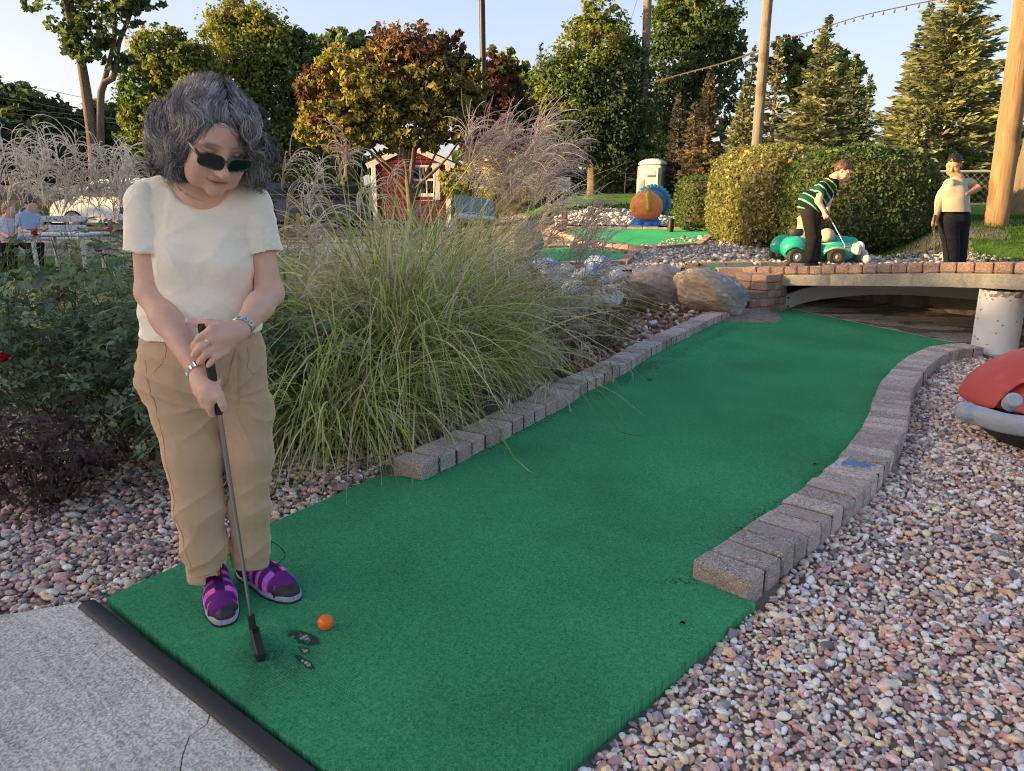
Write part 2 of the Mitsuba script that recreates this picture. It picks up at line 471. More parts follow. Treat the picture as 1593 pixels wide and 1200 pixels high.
# ------------------------------------------------------------------ concrete pad in front
def concrete_color(p, n, uv):
    s = (p.x * 0.773 - p.y * 0.634)
    t = (p.x * 0.634 + p.y * 0.773)
    a = fbm(p.x * 60, p.y * 60, 2, 3)
    sp = noise(p.x * 230, p.y * 230, 2)
    st = noise(s * 6, t * 120, 4)
    b = fbm(p.x * 2.5, p.y * 2.5, 7, 3)
    c = mix((0.29, 0.27, 0.235), (0.88, 0.83, 0.73), dr.clip(0.34 * a + 0.72 * (sp - 0.5) + 0.22 * (st - 0.5) + 0.31, 0, 1))
    return c * (0.78 + 0.4 * b)
bump('concrete', proc(concrete_color), lambda p, n, uv: 0.6 * noise(p.x * 200, p.y * 200, 2) + 0.4 * noise((p.x * 0.773 - p.y * 0.634) * 6, (p.x * 0.634 + p.y * 0.773) * 110, 4), 0.004, 0.9, 0.2, eps=1e-3)
pad = Polygon([(-1.345, 2.05), (-0.03, 0.985), (0.3, 0.7), (-1.2, -1.5), (-4.0, -0.6), (-2.2, 1.72)])
crack = LineString([(-0.74, 1.56), (-0.728, 1.50), (-0.752, 1.46), (-0.742, 1.40), (-0.71, 1.30), (-0.69, 1.1)]).buffer(0.0016)
struct('concrete_path', extr(pad.difference(crack), 0.1, -0.108), 'mat_concrete', 'pale grey concrete path at the near left', False)

# ------------------------------------------------------------------ bricks
PX, PY = (float(q) for q in gp(1336, 722, 0.062)[:2])
def brick_color(p, n, uv):
    """uv holds the tone and the clay (0 grey pink, 1 reddish) of each brick."""
    a = noise(p.x * 240, p.y * 240, p.z * 240)
    b = noise(p.x * 80, p.y * 80, p.z * 80)
    c = fbm(p.x * 9, p.y * 9, p.z * 9, 2)
    k = dr.floor(uv.y)
    base = mix(mi.Color3f(0.51, 0.42, 0.375), mi.Color3f(0.40, 0.26, 0.21), dr.clip(k, 0, 1))
    col = base * (0.62 + 0.5 * uv.x) * (0.55 + 0.45 * c + 0.35 * b)
    col = mix(col, mi.Color3f(0.66, 0.62, 0.58), smoothstep(0.60, 0.9, a) * 0.7)
    col = mix(col, mi.Color3f(0.06, 0.055, 0.05), smoothstep(0.38, 0.14, a) * 0.6)
    d = dr.maximum(dr.abs((p.x - PX) * 0.80 - (p.y - PY) * 0.60) / 0.06, dr.abs((p.x - PX) * 0.60 + (p.y - PY) * 0.80) / 0.04)
    paint = smoothstep(1.25, 0.8, d + 0.6 * (b - 0.5)) * smoothstep(0.5, 0.9, n.z)
    return mix(col, mi.Color3f(0.06, 0.17, 0.33), paint * 0.8)
bump('brick', proc(brick_color), lambda p, n, uv: noise(p.x * 240, p.y * 240, p.z * 240) + 0.7 * noise(p.x * 60, p.y * 60, p.z * 60), 0.0035, 0.9, 0.2)
def brick(parent, m, kind, rg, name='brick', label=None):
    uvs = np.tile([[rg.uniform(0, 1), kind + 0.5]], (len(m[0]), 1))
    return obj(name, m, 'mat_brick', parent, False, uv=uvs, label=label)

def rough_brick(sx, sy, sz, M, o, rg, c=0.008):
    v, f = rbox(sx, sy, sz, c * rg.uniform(0.7, 1.3))
    v = v + rg.normal(0, 0.0015, v.shape)
    return v @ np.asarray(M).T + np.asarray(o), f

def edging(key, path, width, height, step, side, mats, rg, z=0.0, zf=None, gap=0.012, tilt=0.012, course2=None):
    """Bricks laid side by side across a curved line; side = +1 puts them on the left of the walk."""
    L = np.linalg.norm(np.diff(np.asarray(path), axis=0), axis=1).sum()
    n = max(2, int(round(L / step)))
    pts = spline(path, 2 * n + 1)
    for i in range(n):
        a, c, b = pts[2 * i], pts[2 * i + 1], pts[2 * i + 2]
        d = b - a; ln = np.linalg.norm(d); d = d / ln
        s = np.array([-d[1], d[0]]) * side
        o = c + s * (width / 2 + rg.normal(0, 0.0015))
        zz = z + (zf(o[0], o[1]) if zf else 0) + height / 2 + rg.normal(0, 0.0012)
        ax = np.array([s[0], s[1], rg.normal(0, tilt)]); ax = nrm(ax)
        ay = nrm(np.array([d[0], d[1], rg.normal(0, tilt)])); ay = nrm(ay - ax * (ay @ ax))
        M = np.stack([ax, ay, np.cross(ax, ay)], 1)
        if np.linalg.det(M) < 0:
            M[:, 2] *= -1
        brick(key, rough_brick(width, ln - gap, height, M, [o[0], o[1], zz], rg), mats, rg)

rg = np.random.default_rng(11)
BR = 0
key = thing('brick_edging', 'curving row of grey pink paving bricks along the right side of the turf lane', 'brick edging')
edging(key, RK_IN, 0.20, 0.13, 0.114, -1, BR, rg, z=-0.068, tilt=0.006)
bl = [k for k in scene if k.startswith(key + '__brick')]
bl.sort(key=lambda k: np.hypot(*(meshkit.WRITTEN[scene[k]['filename']][0].mean(0)[:2] - [PX, PY])))
tag(bl[0], 'edging brick with a blue paint smear on top')
mat('joint_soil', proc(lambda p, n, uv: mix((0.03, 0.026, 0.022), (0.075, 0.065, 0.055), noise(p.x * 150, p.y * 150, 1))), 0.95, 0.1)
def joint_bed(key, path, width, side, top):
    P = spline(path, 80); t = nrm(np.gradient(P, axis=0)); s = np.stack([-t[:, 1], t[:, 0]], 1) * side
    a, b = P + s * 0.006, P + s * (width - 0.006)
    v = np.vstack([np.column_stack([a, np.full(80, top)]), np.column_stack([b, np.full(80, top)]), np.column_stack([a, np.full(80, top - .09)]), np.column_stack([b, np.full(80, top - .09)])])
    i = np.arange(79); q = np.vstack([np.stack([i, i + 1, i + 81, i + 80], 1), np.stack([i, i + 160, i + 161, i + 1], 1), np.stack([i + 80, i + 81, i + 241, i + 240], 1)])
    obj('joint_soil', (v, np.vstack([q[:, [0, 1, 2]], q[:, [0, 2, 3]]])), 'mat_joint_soil', key, False, label='dark soil in the joints between the bricks')
joint_bed(key, spline(RK_IN, 80)[1:], 0.20, -1, 0.062 - 0.012)
key = thing('brick_edging', 'low brick row along the left side of the turf lane, partly under the tall grass', 'brick edging')
edging(key, LK_IN[:-1], 0.175, 0.13, 0.130, 1, BR, rg, z=-0.055, tilt=0.006)

joint_bed(key, spline(LK_IN[:-1], 80)[1:], 0.175, 1, 0.075 - 0.012)

# stepped brick pier at the left end of the bridge
pier = thing('brick_pier', 'stepped pile of reddish bricks at the left end of the footbridge', 'brick pier')
RB = 1
pd = nrm(np.array([0.80, 0.60])); pn = np.array([-0.6, 0.8])
p_end = np.array([3.13, 8.33])
ax = np.array([pd[0], pd[1], 0]); ay = np.array([pn[0], pn[1], 0])
for c in range(5):
    ln = [0.74, 0.62, 0.49, 0.36, 0.36][c] if c < 4 else 0.36
    bl_ = 0.118
    n = int(round(ln / bl_))
    off = 0.0 if c % 2 == 0 else 0.05
    for r in range(2):
        for i in range(n):
            e = p_end - pd * (i * bl_ + bl_ / 2 + off * (i > 0) * 0) + pn * (0.105 + 0.205 * r)
            wide = i == n - 1
            M = np.stack([ax, ay, [0, 0, 1]], 1)
            brick(pier, rough_brick(bl_ - 0.005 if not wide else bl_ + 0.06, 0.2, 0.082, M, [e[0] - pd[0] * 0.03 * wide, e[1] - pd[1] * 0.03 * wide, 0.035 + 0.086 * c], rg, 0.008), RB, rg)

# ------------------------------------------------------------------ the footbridge
def slab_color(p, n, uv):
    a = fbm(p.x * 5, p.y * 5, p.z * 7, 4)
    b = noise(p.x * 70, p.y * 70, p.z * 70)
    s = smoothstep(0.55, 0.75, fbm(p.x * 6, p.y * 6, p.z * 1.2, 3))
    return mix(mix((0.27, 0.255, 0.22), (0.46, 0.44, 0.39), a) * (0.75 + 0.4 * b), mi.Color3f(0.13, 0.12, 0.09), s * 0.6)
bump('slab', proc(slab_color), lambda p, n, uv: fbm(p.x * 30, p.y * 30, p.z * 30, 3), 0.012, 0.9, 0.2)
bridge = thing('footbridge', 'low concrete footbridge with brick coping over the turf lane', 'bridge')
fb = spline([(2.70, 8.62, 0.26), (3.06, 8.2, 0.30), (3.46, 7.25, 0.40), (3.77, 6.3, 0.495), (3.98, 5.45, 0.555), (4.15, 4.5, 0.58), (4.35, 3.7, 0.585)], 40)
def bridge_sheet(path, w, th):
    t = nrm(np.gradient(path[:, :2], axis=0)); s = np.stack([-t[:, 1], t[:, 0]], 1)
    s = np.where((s @ BR_N)[:, None] < 0, -s, s)
    ring = []
    for i in range(len(path)):
        a = path[i]; b = np.append(a[:2] + s[i] * w, a[2])
        ring.append([a + [0, 0, 0], b + [0, 0, 0], b + [0, 0, th], a + [0, 0, th]])
    v = np.array(ring).reshape(-1, 3); n = len(path)
    q = []
    for i in range(n - 1):
        for j in range(4):
            q.append([i * 4 + j, i * 4 + (j + 1) % 4, (i + 1) * 4 + (j + 1) % 4, (i + 1) * 4 + j])
    q += [[0, 1, 2, 3], [(n - 1) * 4 + k for k in (3, 2, 1, 0)]]
    q = np.array(q)
    return v, np.vstack([q[:, [0, 1, 2]], q[:, [0, 2, 3]]]), s
v, f, sn = bridge_sheet(fb, 1.75, 0.118)
obj('deck', (v, f), 'mat_slab', bridge, 20)
# coping bricks on the front edge
cp = spline(fb, 61)
for i in range(30):
    a, c, b = cp[2 * i], cp[2 * i + 1], cp[2 * i + 2]
    d = nrm(b - a); s = np.array([-d[1], d[0], 0]); s = nrm(s if s[:2] @ BR_N > 0 else -s)
    up = np.cross(s, d); up = up if up[2] > 0 else -up
    M = np.stack([s, np.cross(up, s), up], 1)
    w = 0.2
    o = c + s * (w / 2 - 0.012 + rg.normal(0, 0.004)) + up * (0.118 + 0.046)
    brick(bridge, rough_brick(w, np.linalg.norm(b - a) - 0.014, 0.088, M, o, rg, 0.012), RB, rg, 'coping_brick')
# round concrete pier under the deck
def pier_mesh():
    an = np.linspace(0, 2 * np.pi, 41)[:-1]
    z = np.linspace(-0.08, 0.505, 26)
    A, Z = np.meshgrid(an, z, indexing='ij')
    r = 0.168 + 0.012 * (Z < 0.03)
    p = np.stack([np.cos(A) * r, np.sin(A) * r, Z], -1)
    chip = sst(0.52, 0.72, meshkit.fbm(p * 14, 3)) * sst(0.35, 0.5, Z)
    pit = sst(0.62, 0.75, meshkit.fbm(p * 38, 2, 5))
    k = 1 - 0.10 * chip - 0.03 * pit
    v = np.stack([p[..., 0] * k + 4.03, p[..., 1] * k + 6.02, Z], -1).reshape(-1, 3)
    n, m = 40, len(z)
    i, j = np.meshgrid(np.arange(n), np.arange(m - 1), indexing='ij')
    q = np.stack([i * m + j, ((i + 1) % n) * m + j, ((i + 1) % n) * m + j + 1, i * m + j + 1], -1).reshape(-1, 4)
    return v, np.vstack([q[:, [0, 1, 2]], q[:, [0, 2, 3]]])
def post_color(p, n, uv):
    a = fbm(p.x * 8, p.y * 8, p.z * 8, 3)
    d = smoothstep(0.66, 0.74, fbm(p.x * 30, p.y * 30, p.z * 30, 3) + 0.22 * smoothstep(0.40, 0.50, p.z) - 0.04)
    return mix(mix((0.62, 0.63, 0.63), (0.76, 0.77, 0.77), a), mi.Color3f(0.16, 0.15, 0.13), d * 0.8)
mat('post', proc(post_color), 0.85, 0.2)
obj('column', pier_mesh(), 'mat_post', bridge, True, label='round whitewashed concrete column with chipped paint')
# grey board along the far side of the lane, and the dark abutment behind it
bd = spline([(3.12, 8.36, 0.0), (3.55, 8.62, 0.075), (4.2, 8.50, 0.16), (4.75, 7.9, 0.20), (5.15, 7.0, 0.22)], 26)
vb, fbq = [], []
for i, p in enumerate(bd):
    t = nrm(np.gradient(bd[:, :2], axis=0)[i]); s = np.array([-t[1], t[0]])
    hgt = 0.17 - 0.03 * i / 25
    for o, z in ((0, 0), (0.03, 0), (0.03, hgt), (0, hgt)):
        vb.append([p[0] + s[0] * o, p[1] + s[1] * o, p[2] + z])
for i in range(len(bd) - 1):
    for j in range(4):
        fbq.append([i * 4 + j, i * 4 + (j + 1) % 4, i * 4 + 4 + (j + 1) % 4, i * 4 + 4 + j])
fbq += [[0, 1, 2, 3], [103, 102, 101, 100]]
fbq = np.array(fbq)
mat('board', (0.66, 0.68, 0.70), 0.5, 0.4)
obj('bumper_board', (np.array(vb), np.vstack([fbq[:, [0, 1, 2]], fbq[:, [0, 2, 3]]])), 'mat_board', bridge, 20, label='long grey board with two bolts under the bridge')
for z in (0.035, 0.135):
    M = frame([-0.45, -0.9, 0])
    obj('bolt', lathe([(0.0001, 0.012), (0.011, 0.01), (0.011, 0.0), (0.0001, 0)], 10, M, [3.165, 8.372, z + 0.006]), 'mat_dark_plastic', bridge, 30)
wall = spline(np.vstack([fb[0, :2] + sn[0] * 0.30, fb[0, :2] + sn[0] * 1.0, fb[:, :2] + sn * 1.70]), 30)
vw = np.concatenate([np.column_stack([wall, np.full(30, -0.1)]), np.column_stack([wall, spline(fb, 30)[:, 2] - 0.004])])
i = np.arange(29); q = np.stack([i, i + 1, i + 31, i + 30], 1)

obj('abutment', (vw, np.vstack([q[:, [0, 1, 2]], q[:, [0, 2, 3]]])), 'mat_slab', bridge, 30)
# lane floor under the bridge: pale line at the edge of the turf, dirt in random patches
def floor_color(p, n, uv):
    u = (p.x - 3.24) * 0.957 + (p.y - 8.5) * 0.290
    s = fbm(p.x * 1.6 + p.y * 0.6, p.y * 5.0, 3, 4)
    c = mix((0.20, 0.195, 0.185), (0.36, 0.355, 0.34), s) * (0.75 + 0.5 * noise(p.x * 40, p.y * 40, 2))
    dirt = smoothstep(0.48, 0.66, fbm(p.x * 3.1 + 7, p.y * 6.0, 5, 4))
    c = mix(c, mi.Color3f(0.075, 0.068, 0.06), dirt * 0.8)
    return mix(c, mi.Color3f(0.46, 0.47, 0.46), smoothstep(0.045, 0.02, dr.abs(u - 0.01)) * 0.7)
mat('lane_floor', proc(floor_color), 0.9, 0.2)
lane = Polygon([(3.16, 8.5), (3.88, 6.3), (3.85, 5.6), (4.1, 4.0)] + [tuple(q) for q in (fb[:, :2] + sn * 1.72)[::-1]])
struct('lane_floor', drape(lane, 0.5, -0.006, 0, flat), 'mat_lane_floor', 'dirty concrete floor of the lane under the footbridge', False)
# short brick footing seen right of the column
key = thing('brick_footing', 'brown brick footing to the right of the bridge column', 'bricks')
for k in range(6):
    brick(key, rough_brick(0.2, 0.1, 0.09, np.eye(3), [4.32 + 0.205 * k, 5.98 - 0.015 * k, 0.0], rg, 0.008), RB, rg)
# ------------------------------------------------------------------ gravel
def seen(p, m=60):
    """Which points the camera could see, with a margin for a step aside."""
    q = p - np.array([0, 0, CAM_H])
    z = q[:, 1] * CP - q[:, 2] * SP; v = -q[:, 1] * SP - q[:, 2] * CP
    z = np.maximum(z, 0.05)
    x, y = 796.5 + FOC * q[:, 0] / z, 600 + FOC * v / z
    return (x > -m) & (x < 1593 + m) & (y < 1200 + m)

ICO = {s: trimesh.creation.icosphere(subdivisions=s) for s in (0, 1)}
PEBBLE = [0.68 * lin(*c) for c in ((214, 196, 170), (203, 170, 132), (188, 150, 138), (170, 128, 120), (140, 104, 100), (196, 158, 116), (206, 200, 192), (150, 146, 148), (92, 94, 104), (58, 62, 74), (122, 88, 82), (226, 214, 190), (180, 112, 88))]
PEBBLE = [c + 0.32 * np.array([0.40, 0.34, 0.31]) for c in PEBBLE]
PEBW = np.array([1.5, 1.4, 1.3, 1.2, 1.1, .8, 1.1, 1.0, .7, .6, .9, .8, .4])
def stones(xy, r, pal, w, seed, sub=1, zf=gz, sink=0.25, flatten=0.62, dark=1.0):
    g = np.random.default_rng(seed); n = len(xy)
    B, F = np.array(ICO[sub].vertices), np.array(ICO[sub].faces)
    r = np.broadcast_to(r, (n,)) * np.exp(g.normal(0, 0.27, n))
    sc = np.stack([r * g.uniform(1.0, 1.5, n), r * g.uniform(0.75, 1.0, n), r * g.uniform(0.5, 0.8, n)], 1)
    V = B[None] * (1 + g.normal(0, 0.10, (n, len(B), 1)))
    # a few broken faces
    for _ in range(4):
        d = nrm(g.normal(size=(n, 1, 3))); h = g.uniform(0.6, 0.95, (n, 1))
        over = np.maximum((V * d).sum(-1) - h, 0)
        V = V - over[..., None] * d
    V = V * sc[:, None]
    a, t1, t2 = g.uniform(0, 6.283, n), g.normal(0, 0.35, n), g.normal(0, 0.35, n)
    V = np.stack([V[..., 0], V[..., 1] * np.cos(t1)[:, None] - V[..., 2] * np.sin(t1)[:, None], V[..., 1] * np.sin(t1)[:, None] + V[..., 2] * np.cos(t1)[:, None]], -1)
    V = np.stack([V[..., 0] * np.cos(t2)[:, None] + V[..., 2] * np.sin(t2)[:, None], V[..., 1], -V[..., 0] * np.sin(t2)[:, None] + V[..., 2] * np.cos(t2)[:, None]], -1)
    V = np.stack([V[..., 0] * np.cos(a)[:, None] - V[..., 1] * np.sin(a)[:, None], V[..., 0] * np.sin(a)[:, None] + V[..., 1] * np.cos(a)[:, None], V[..., 2]], -1)
    z = zf(xy[:, 0], xy[:, 1]) + r * (0.5 - sink) + g.uniform(0, 0.8, n) * r
    V = V + np.column_stack([xy, z])[:, None]
    pal = np.array(pal)
    c = pal[g.choice(len(pal), n, p=w / w.sum())] * np.exp(g.normal(0, 0.25, (n, 1))) * (1 + g.normal(0, 0.04, (n, 3)))
    C = c[:, None] * np.exp(g.normal(0, 0.13, (n, len(B), 1)))
    F = (F[None] + (np.arange(n) * len(B))[:, None, None]).reshape(-1, 3)
    return (V.reshape(-1, 3), F), np.clip(C.reshape(-1, 3) * dark, 0.004, 0.85)

def scatter(poly, step, seed, cull=True):
    g = np.random.default_rng(seed)
    x0, y0, x1, y1 = poly.bounds
    X, Y = np.meshgrid(np.arange(x0, x1, step), np.arange(y0, y1, step), indexing='ij')
    p = np.column_stack([X.ravel(), Y.ravel()]) + g.uniform(-0.6, 0.6, (X.size, 2)) * step
    import shapely
    p = p[shapely.contains_xy(poly, p[:, 0], p[:, 1])]
    if cull:
        p = p[seen(np.column_stack([p, np.zeros(len(p))]))]
    return p

def join(parts):
    c = np.vstack([b for _, b in parts])
    return cat_([a for a, _ in parts]), c

rk_out = np.array([p + 0.2 * nrm(np.array([d[1], -d[0]])) for p, d in zip(rk, nrm(np.gradient(rk, axis=0)))])
r_bed = Polygon([(-0.28, 0.9), (0.745, 2.035), (0.78, 2.02)] + [tuple(p) for p in rk_out[8:]] + [(3.8, 5.62), (3.87, 5.85), (5.6, 5.6), (5.6, 1.2), (2.5, 0.2)])
a, b = scatter(r_bed.intersection(sbox(-1, 0, 9, 2.1)), 0.0145, 1), scatter(r_bed.intersection(sbox(-1, 2.1, 9, 9)), 0.0182, 2)
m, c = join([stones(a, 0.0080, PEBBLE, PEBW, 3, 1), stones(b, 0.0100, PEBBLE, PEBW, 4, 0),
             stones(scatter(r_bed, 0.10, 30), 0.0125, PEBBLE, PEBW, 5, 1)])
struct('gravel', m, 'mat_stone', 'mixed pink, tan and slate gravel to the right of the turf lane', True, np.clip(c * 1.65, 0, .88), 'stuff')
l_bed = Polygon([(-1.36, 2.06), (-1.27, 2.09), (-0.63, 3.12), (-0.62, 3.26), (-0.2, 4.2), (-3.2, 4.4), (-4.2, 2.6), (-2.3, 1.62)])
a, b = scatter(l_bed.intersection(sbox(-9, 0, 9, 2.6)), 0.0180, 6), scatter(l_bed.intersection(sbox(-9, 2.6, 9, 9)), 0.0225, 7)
PL = PEBW * np.array([.9, .9, 1, 1.2, 1.3, .8, .9, 1, 1, 1, 1.6, .8, .8])  # browner, darker pebble weights that put shade into the colour
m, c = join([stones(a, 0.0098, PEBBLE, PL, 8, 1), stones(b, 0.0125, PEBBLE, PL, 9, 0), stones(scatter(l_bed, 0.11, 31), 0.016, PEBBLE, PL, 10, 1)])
struct('gravel', m, 'mat_stone', 'mixed gravel with shade put into its colour between the shrubs and the tee', True, np.clip(c * 1.25, 0, .85), 'stuff')
# reddish litter and pale stones along the left kerb near the boulders
lk_out = np.array([p + 0.2 * nrm(np.array([-d[1], d[0]])) for p, d in zip(lk, nrm(np.gradient(lk, axis=0)))])
m_bed = Polygon([tuple(p) for p in lk_out[40:112]] + [(2.6, 8.5), (2.4, 9.6), (0.2, 9.4), (-0.2, 6.0)])
LIT = [lin(*c) for c in ((150, 96, 84), (176, 128, 112), (120, 80, 70), (205, 190, 180), (160, 140, 128), (222, 218, 216), (128, 96, 60))]
m, c = stones(scatter(m_bed, 0.042, 12), 0.022, LIT, np.array([1.2, 1.2, 1, .9, 1, .5, .8]), 13, 0)
struct('gravel', m, 'mat_stone', 'reddish pebbles and leaf litter beside the boulders', True, c, 'stuff')
# grey stones on the upper ground
u_bed = Polygon([(1.6, 9.7), (2.4, 10.8), (3.8, 10.8), (4.7, 10.2), (4.9, 9.6), (5.2, 9.3), (5.9, 8.4), (8.5, 8.6), (8.4, 10.9), (6.8, 11.8), (6.2, 13.0), (4.8, 15.5), (5.2, 17.4), (3.4, 16.2), (2.4, 14.6), (1.9, 12)])
GREY = [lin(*c) for c in ((176, 172, 170), (150, 148, 150), (198, 190, 180), (120, 120, 124), (166, 148, 132), (214, 208, 200))]
m, c = stones(scatter(u_bed, 0.050, 14), 0.028, GREY, np.array([1.2, 1.2, 1, .7, .7, .7]), 15, 0)
struct('gravel', m, 'mat_stone', 'grey landscaping stones between the footbridge and the hedges', True, c * 0.78, 'stuff')
# pale mound behind the turkey
w_bed = Polygon([(1.2, 20.6), (6.4, 19.0), (6.6, 21.2), (4.2, 24.5), (1.4, 24.6)])
mat('white_gravel', proc(lambda p, n, uv: mix((0.42, 0.42, 0.42), (0.62, 0.61, 0.60), noise(p.x * 20, p.y * 20, 2))), 0.9, 0.2)
mound = lambda x, y: gz(x, y) + 0.35 * np.exp(-((x - 2.8) / 1.8) ** 2 - ((y - 23) / 1.6) ** 2)
struct('gravel_bank', drape(w_bed, 0.5, 0.03, 0, mound), 'mat_white_gravel', 'pale gravel bank behind the turkey sculpture', True)
m, c = stones(scatter(w_bed, 0.14, 17), 0.055, GREY, np.array([1, .4, 1, .2, .2, 1.5]), 18, 0, lambda x, y: mound(x, y) + 0.02)
struct('gravel', m, 'mat_stone', 'pale stones on the bank behind the turkey sculpture', True, c, 'stuff')

# ------------------------------------------------------------------ far greens, paths, lawn, parking lot
def far_green(label, pts, lab2):
    k = thing('putting_green', label, 'putting green')
    poly = Polygon(pts).buffer(0.25).buffer(-0.25)
    obj('turf', drape(poly, 0.4, 0.045, 0.05), 'mat_far_turf', k, False)
    ring = np.array(poly.exterior.coords)[:-1]
    edging(k, np.vstack([ring, ring[:1]]), 0.16, 0.12, 0.30, -1 if poly.exterior.is_ccw else 1, RB, rg, z=-0.03, zf=gz)
    return k
far_green('far green with the turkey sculpture standing at its back edge', [(1.1, 18.8), (4.6, 18.2), (5.1, 17.4), (4.3, 16.6), (3.7, 15.1), (2.7, 14.4), (1.6, 15.4)], '')
far_green('green strip half hidden behind the purple plumes', [(0.35, 12.0), (0.3, 10.9), (1.6, 11.2), (2.1, 13.3), (1.4, 14.6), (0.3, 14.4)], '')
far_green('small green wedge just behind the boulders', [(2.5, 9.95), (3.6, 9.9), (4.3, 9.95), (4.5, 10.3), (3.7, 10.7), (2.7, 10.7)], '')
far_green('far left green seen past the woman in the cream shirt', [(-5.2, 11.2), (-2.4, 10.9), (-1.9, 12.2), (-5.0, 12.9)], '')
pathp = Polygon([(1.1, 10.3), (2.35, 10.3), (2.5, 10.9), (2.4, 12.3), (1.5, 12.1), (1.6, 11.0)])
mat('path', proc(lambda p, n, uv: mix((0.26, 0.24, 0.21), (0.42, 0.40, 0.36), fbm(p.x * 6, p.y * 6, 1, 4))), 0.9, 0.2)
struct('path', drape(pathp, 0.5, 0.03), 'mat_path', 'pale concrete path behind the boulders', False)
struct('path', drape(Polygon([(-7.5, 14.6), (-1.6, 14.0), (-1.2, 17.0), (-8.5, 17.6)]), 0.6, 0.03), 'mat_path', 'sunlit concrete path behind the woman, at the far left', False)
asphalt = Polygon([(-45, 24), (-2.5, 23.0), (-1.5, 34), (-3, 44), (-50, 44)])
mat('asphalt', proc(lambda p, n, uv: mix((0.045, 0.045, 0.047), (0.085, 0.083, 0.08), noise(p.x * 30, p.y * 30, 2))), 0.9, 0.2)
struct('parking_lot', drape(asphalt, 2.0, 0.03), 'mat_asphalt', 'dark asphalt parking lot beyond the course', False)
lawn_p = Polygon([(6.2, 11.9), (7.6, 10.7), (12, 10.2), (40, 8), (60, 60), (0.5, 60), (0.8, 24.8), (4.4, 24.6), (6.6, 21.4), (6.6, 18), (6.0, 15.8)])
mat('lawn', proc(lambda p, n, uv: mix((0.035, 0.085, 0.018), (0.075, 0.15, 0.03), 0.6 * fbm(p.x * 1.3, p.y * 1.3, 1, 4) + 0.4 * noise(p.x * 30, p.y * 30, 1))), 0.9, 0.1)
struct('lawn', drape(lawn_p, 1.0, 0.02), 'mat_lawn', 'mown lawn rising behind the hedges', True)
weeds = Polygon([(-14, 6.4), (-2.2, 6.4), (-1.0, 9.5), (-1.8, 10.6), (-6, 11), (-7.4, 14.4), (-14, 14.5)])
struct('lawn', drape(weeds, 0.8, 0.02), 'mat_lawn', 'rough grass behind the rose shrubs', True)

def tufts(poly, step, h, pal, seed, zf=gz, w=0.006):
    p = scatter(poly, step, seed); g = np.random.default_rng(seed + 1); n = len(p)
    o = np.column_stack([p, zf(p[:, 0], p[:, 1]) + 0.01])
    a = g.uniform(0, 6.283, n); L = h * g.uniform(0.6, 1.3, n); lean = g.uniform(0.1, 0.6, n)
    d = np.stack([np.cos(a), np.sin(a), a * 0], 1)
    t = np.array([0, 0.5, 1.0])
    C = o[:, None] + d[:, None] * (lean * L)[:, None, None] * (t ** 2)[None, :, None] + np.array([0, 0, 1.0]) * L[:, None, None] * t[None, :, None]
    W = np.stack([-np.sin(a), np.cos(a), a * 0], 1)[:, None] * np.full((1, 3, 1), w)
    m = ribbons(C, W, (1, 0.8, 0.1))
    pal = np.array(pal)
    c = pal[g.integers(len(pal), size=n)] * np.exp(g.normal(0, 0.2, (n, 1)))
    return m, np.repeat(c, 6, 0)
m, c = join([tufts(lawn_p.intersection(sbox(5, 9, 12, 14.5)), 0.045, 0.07, [(0.05, 0.12, 0.02), (0.07, 0.14, 0.03), (0.09, 0.15, 0.03)], 21), tufts(lawn_p.intersection(sbox(0, 22, 14, 34)), 0.22, 0.10, [(0.06, 0.12, 0.02), (0.10, 0.14, 0.03)], 23, w=0.03)])
struct('grass', m, 'mat_blade', 'short mown grass blades on the lawn by the hedges', False, c, 'stuff')
m, c = tufts(weeds.intersection(sbox(-8, 4, -1, 9)), 0.05, 0.35, [(0.10, 0.17, 0.03), (0.14, 0.20, 0.04), (0.06, 0.12, 0.03)], 25, w=0.005)
struct('grass', m, 'mat_blade', 'yellow green unmown grass behind the rose shrubs', False, c, 'stuff')

# ------------------------------------------------------------------ ornamental grasses with plumes
def arcs(o, az, L, el0, bend, m, g, wob=0.03):
    """Blades leaving o at azimuth az, rising at el0 and bowing by bend (radians) over length L."""
    n = len(o); t = np.linspace(0, 1, m)
    el = el0[:, None] - bend[:, None] * t[None] ** 1.3
    ds = (L / (m - 1))[:, None]
    az = az[:, None] + np.cumsum(g.normal(0, wob, (n, m)), 1)
    st = np.stack([np.cos(el) * np.cos(az), np.cos(el) * np.sin(az), np.sin(el)], -1) * ds[..., None]
    C = np.cumsum(st, 1) - st[:, :1] + o[:, None]
    W = np.stack([-np.sin(az), np.cos(az), 0 * az], -1)
    W = W + 0.6 * g.normal(size=(n, 1, 3)) * [1, 1, 0.6]
    return C, nrm(W)

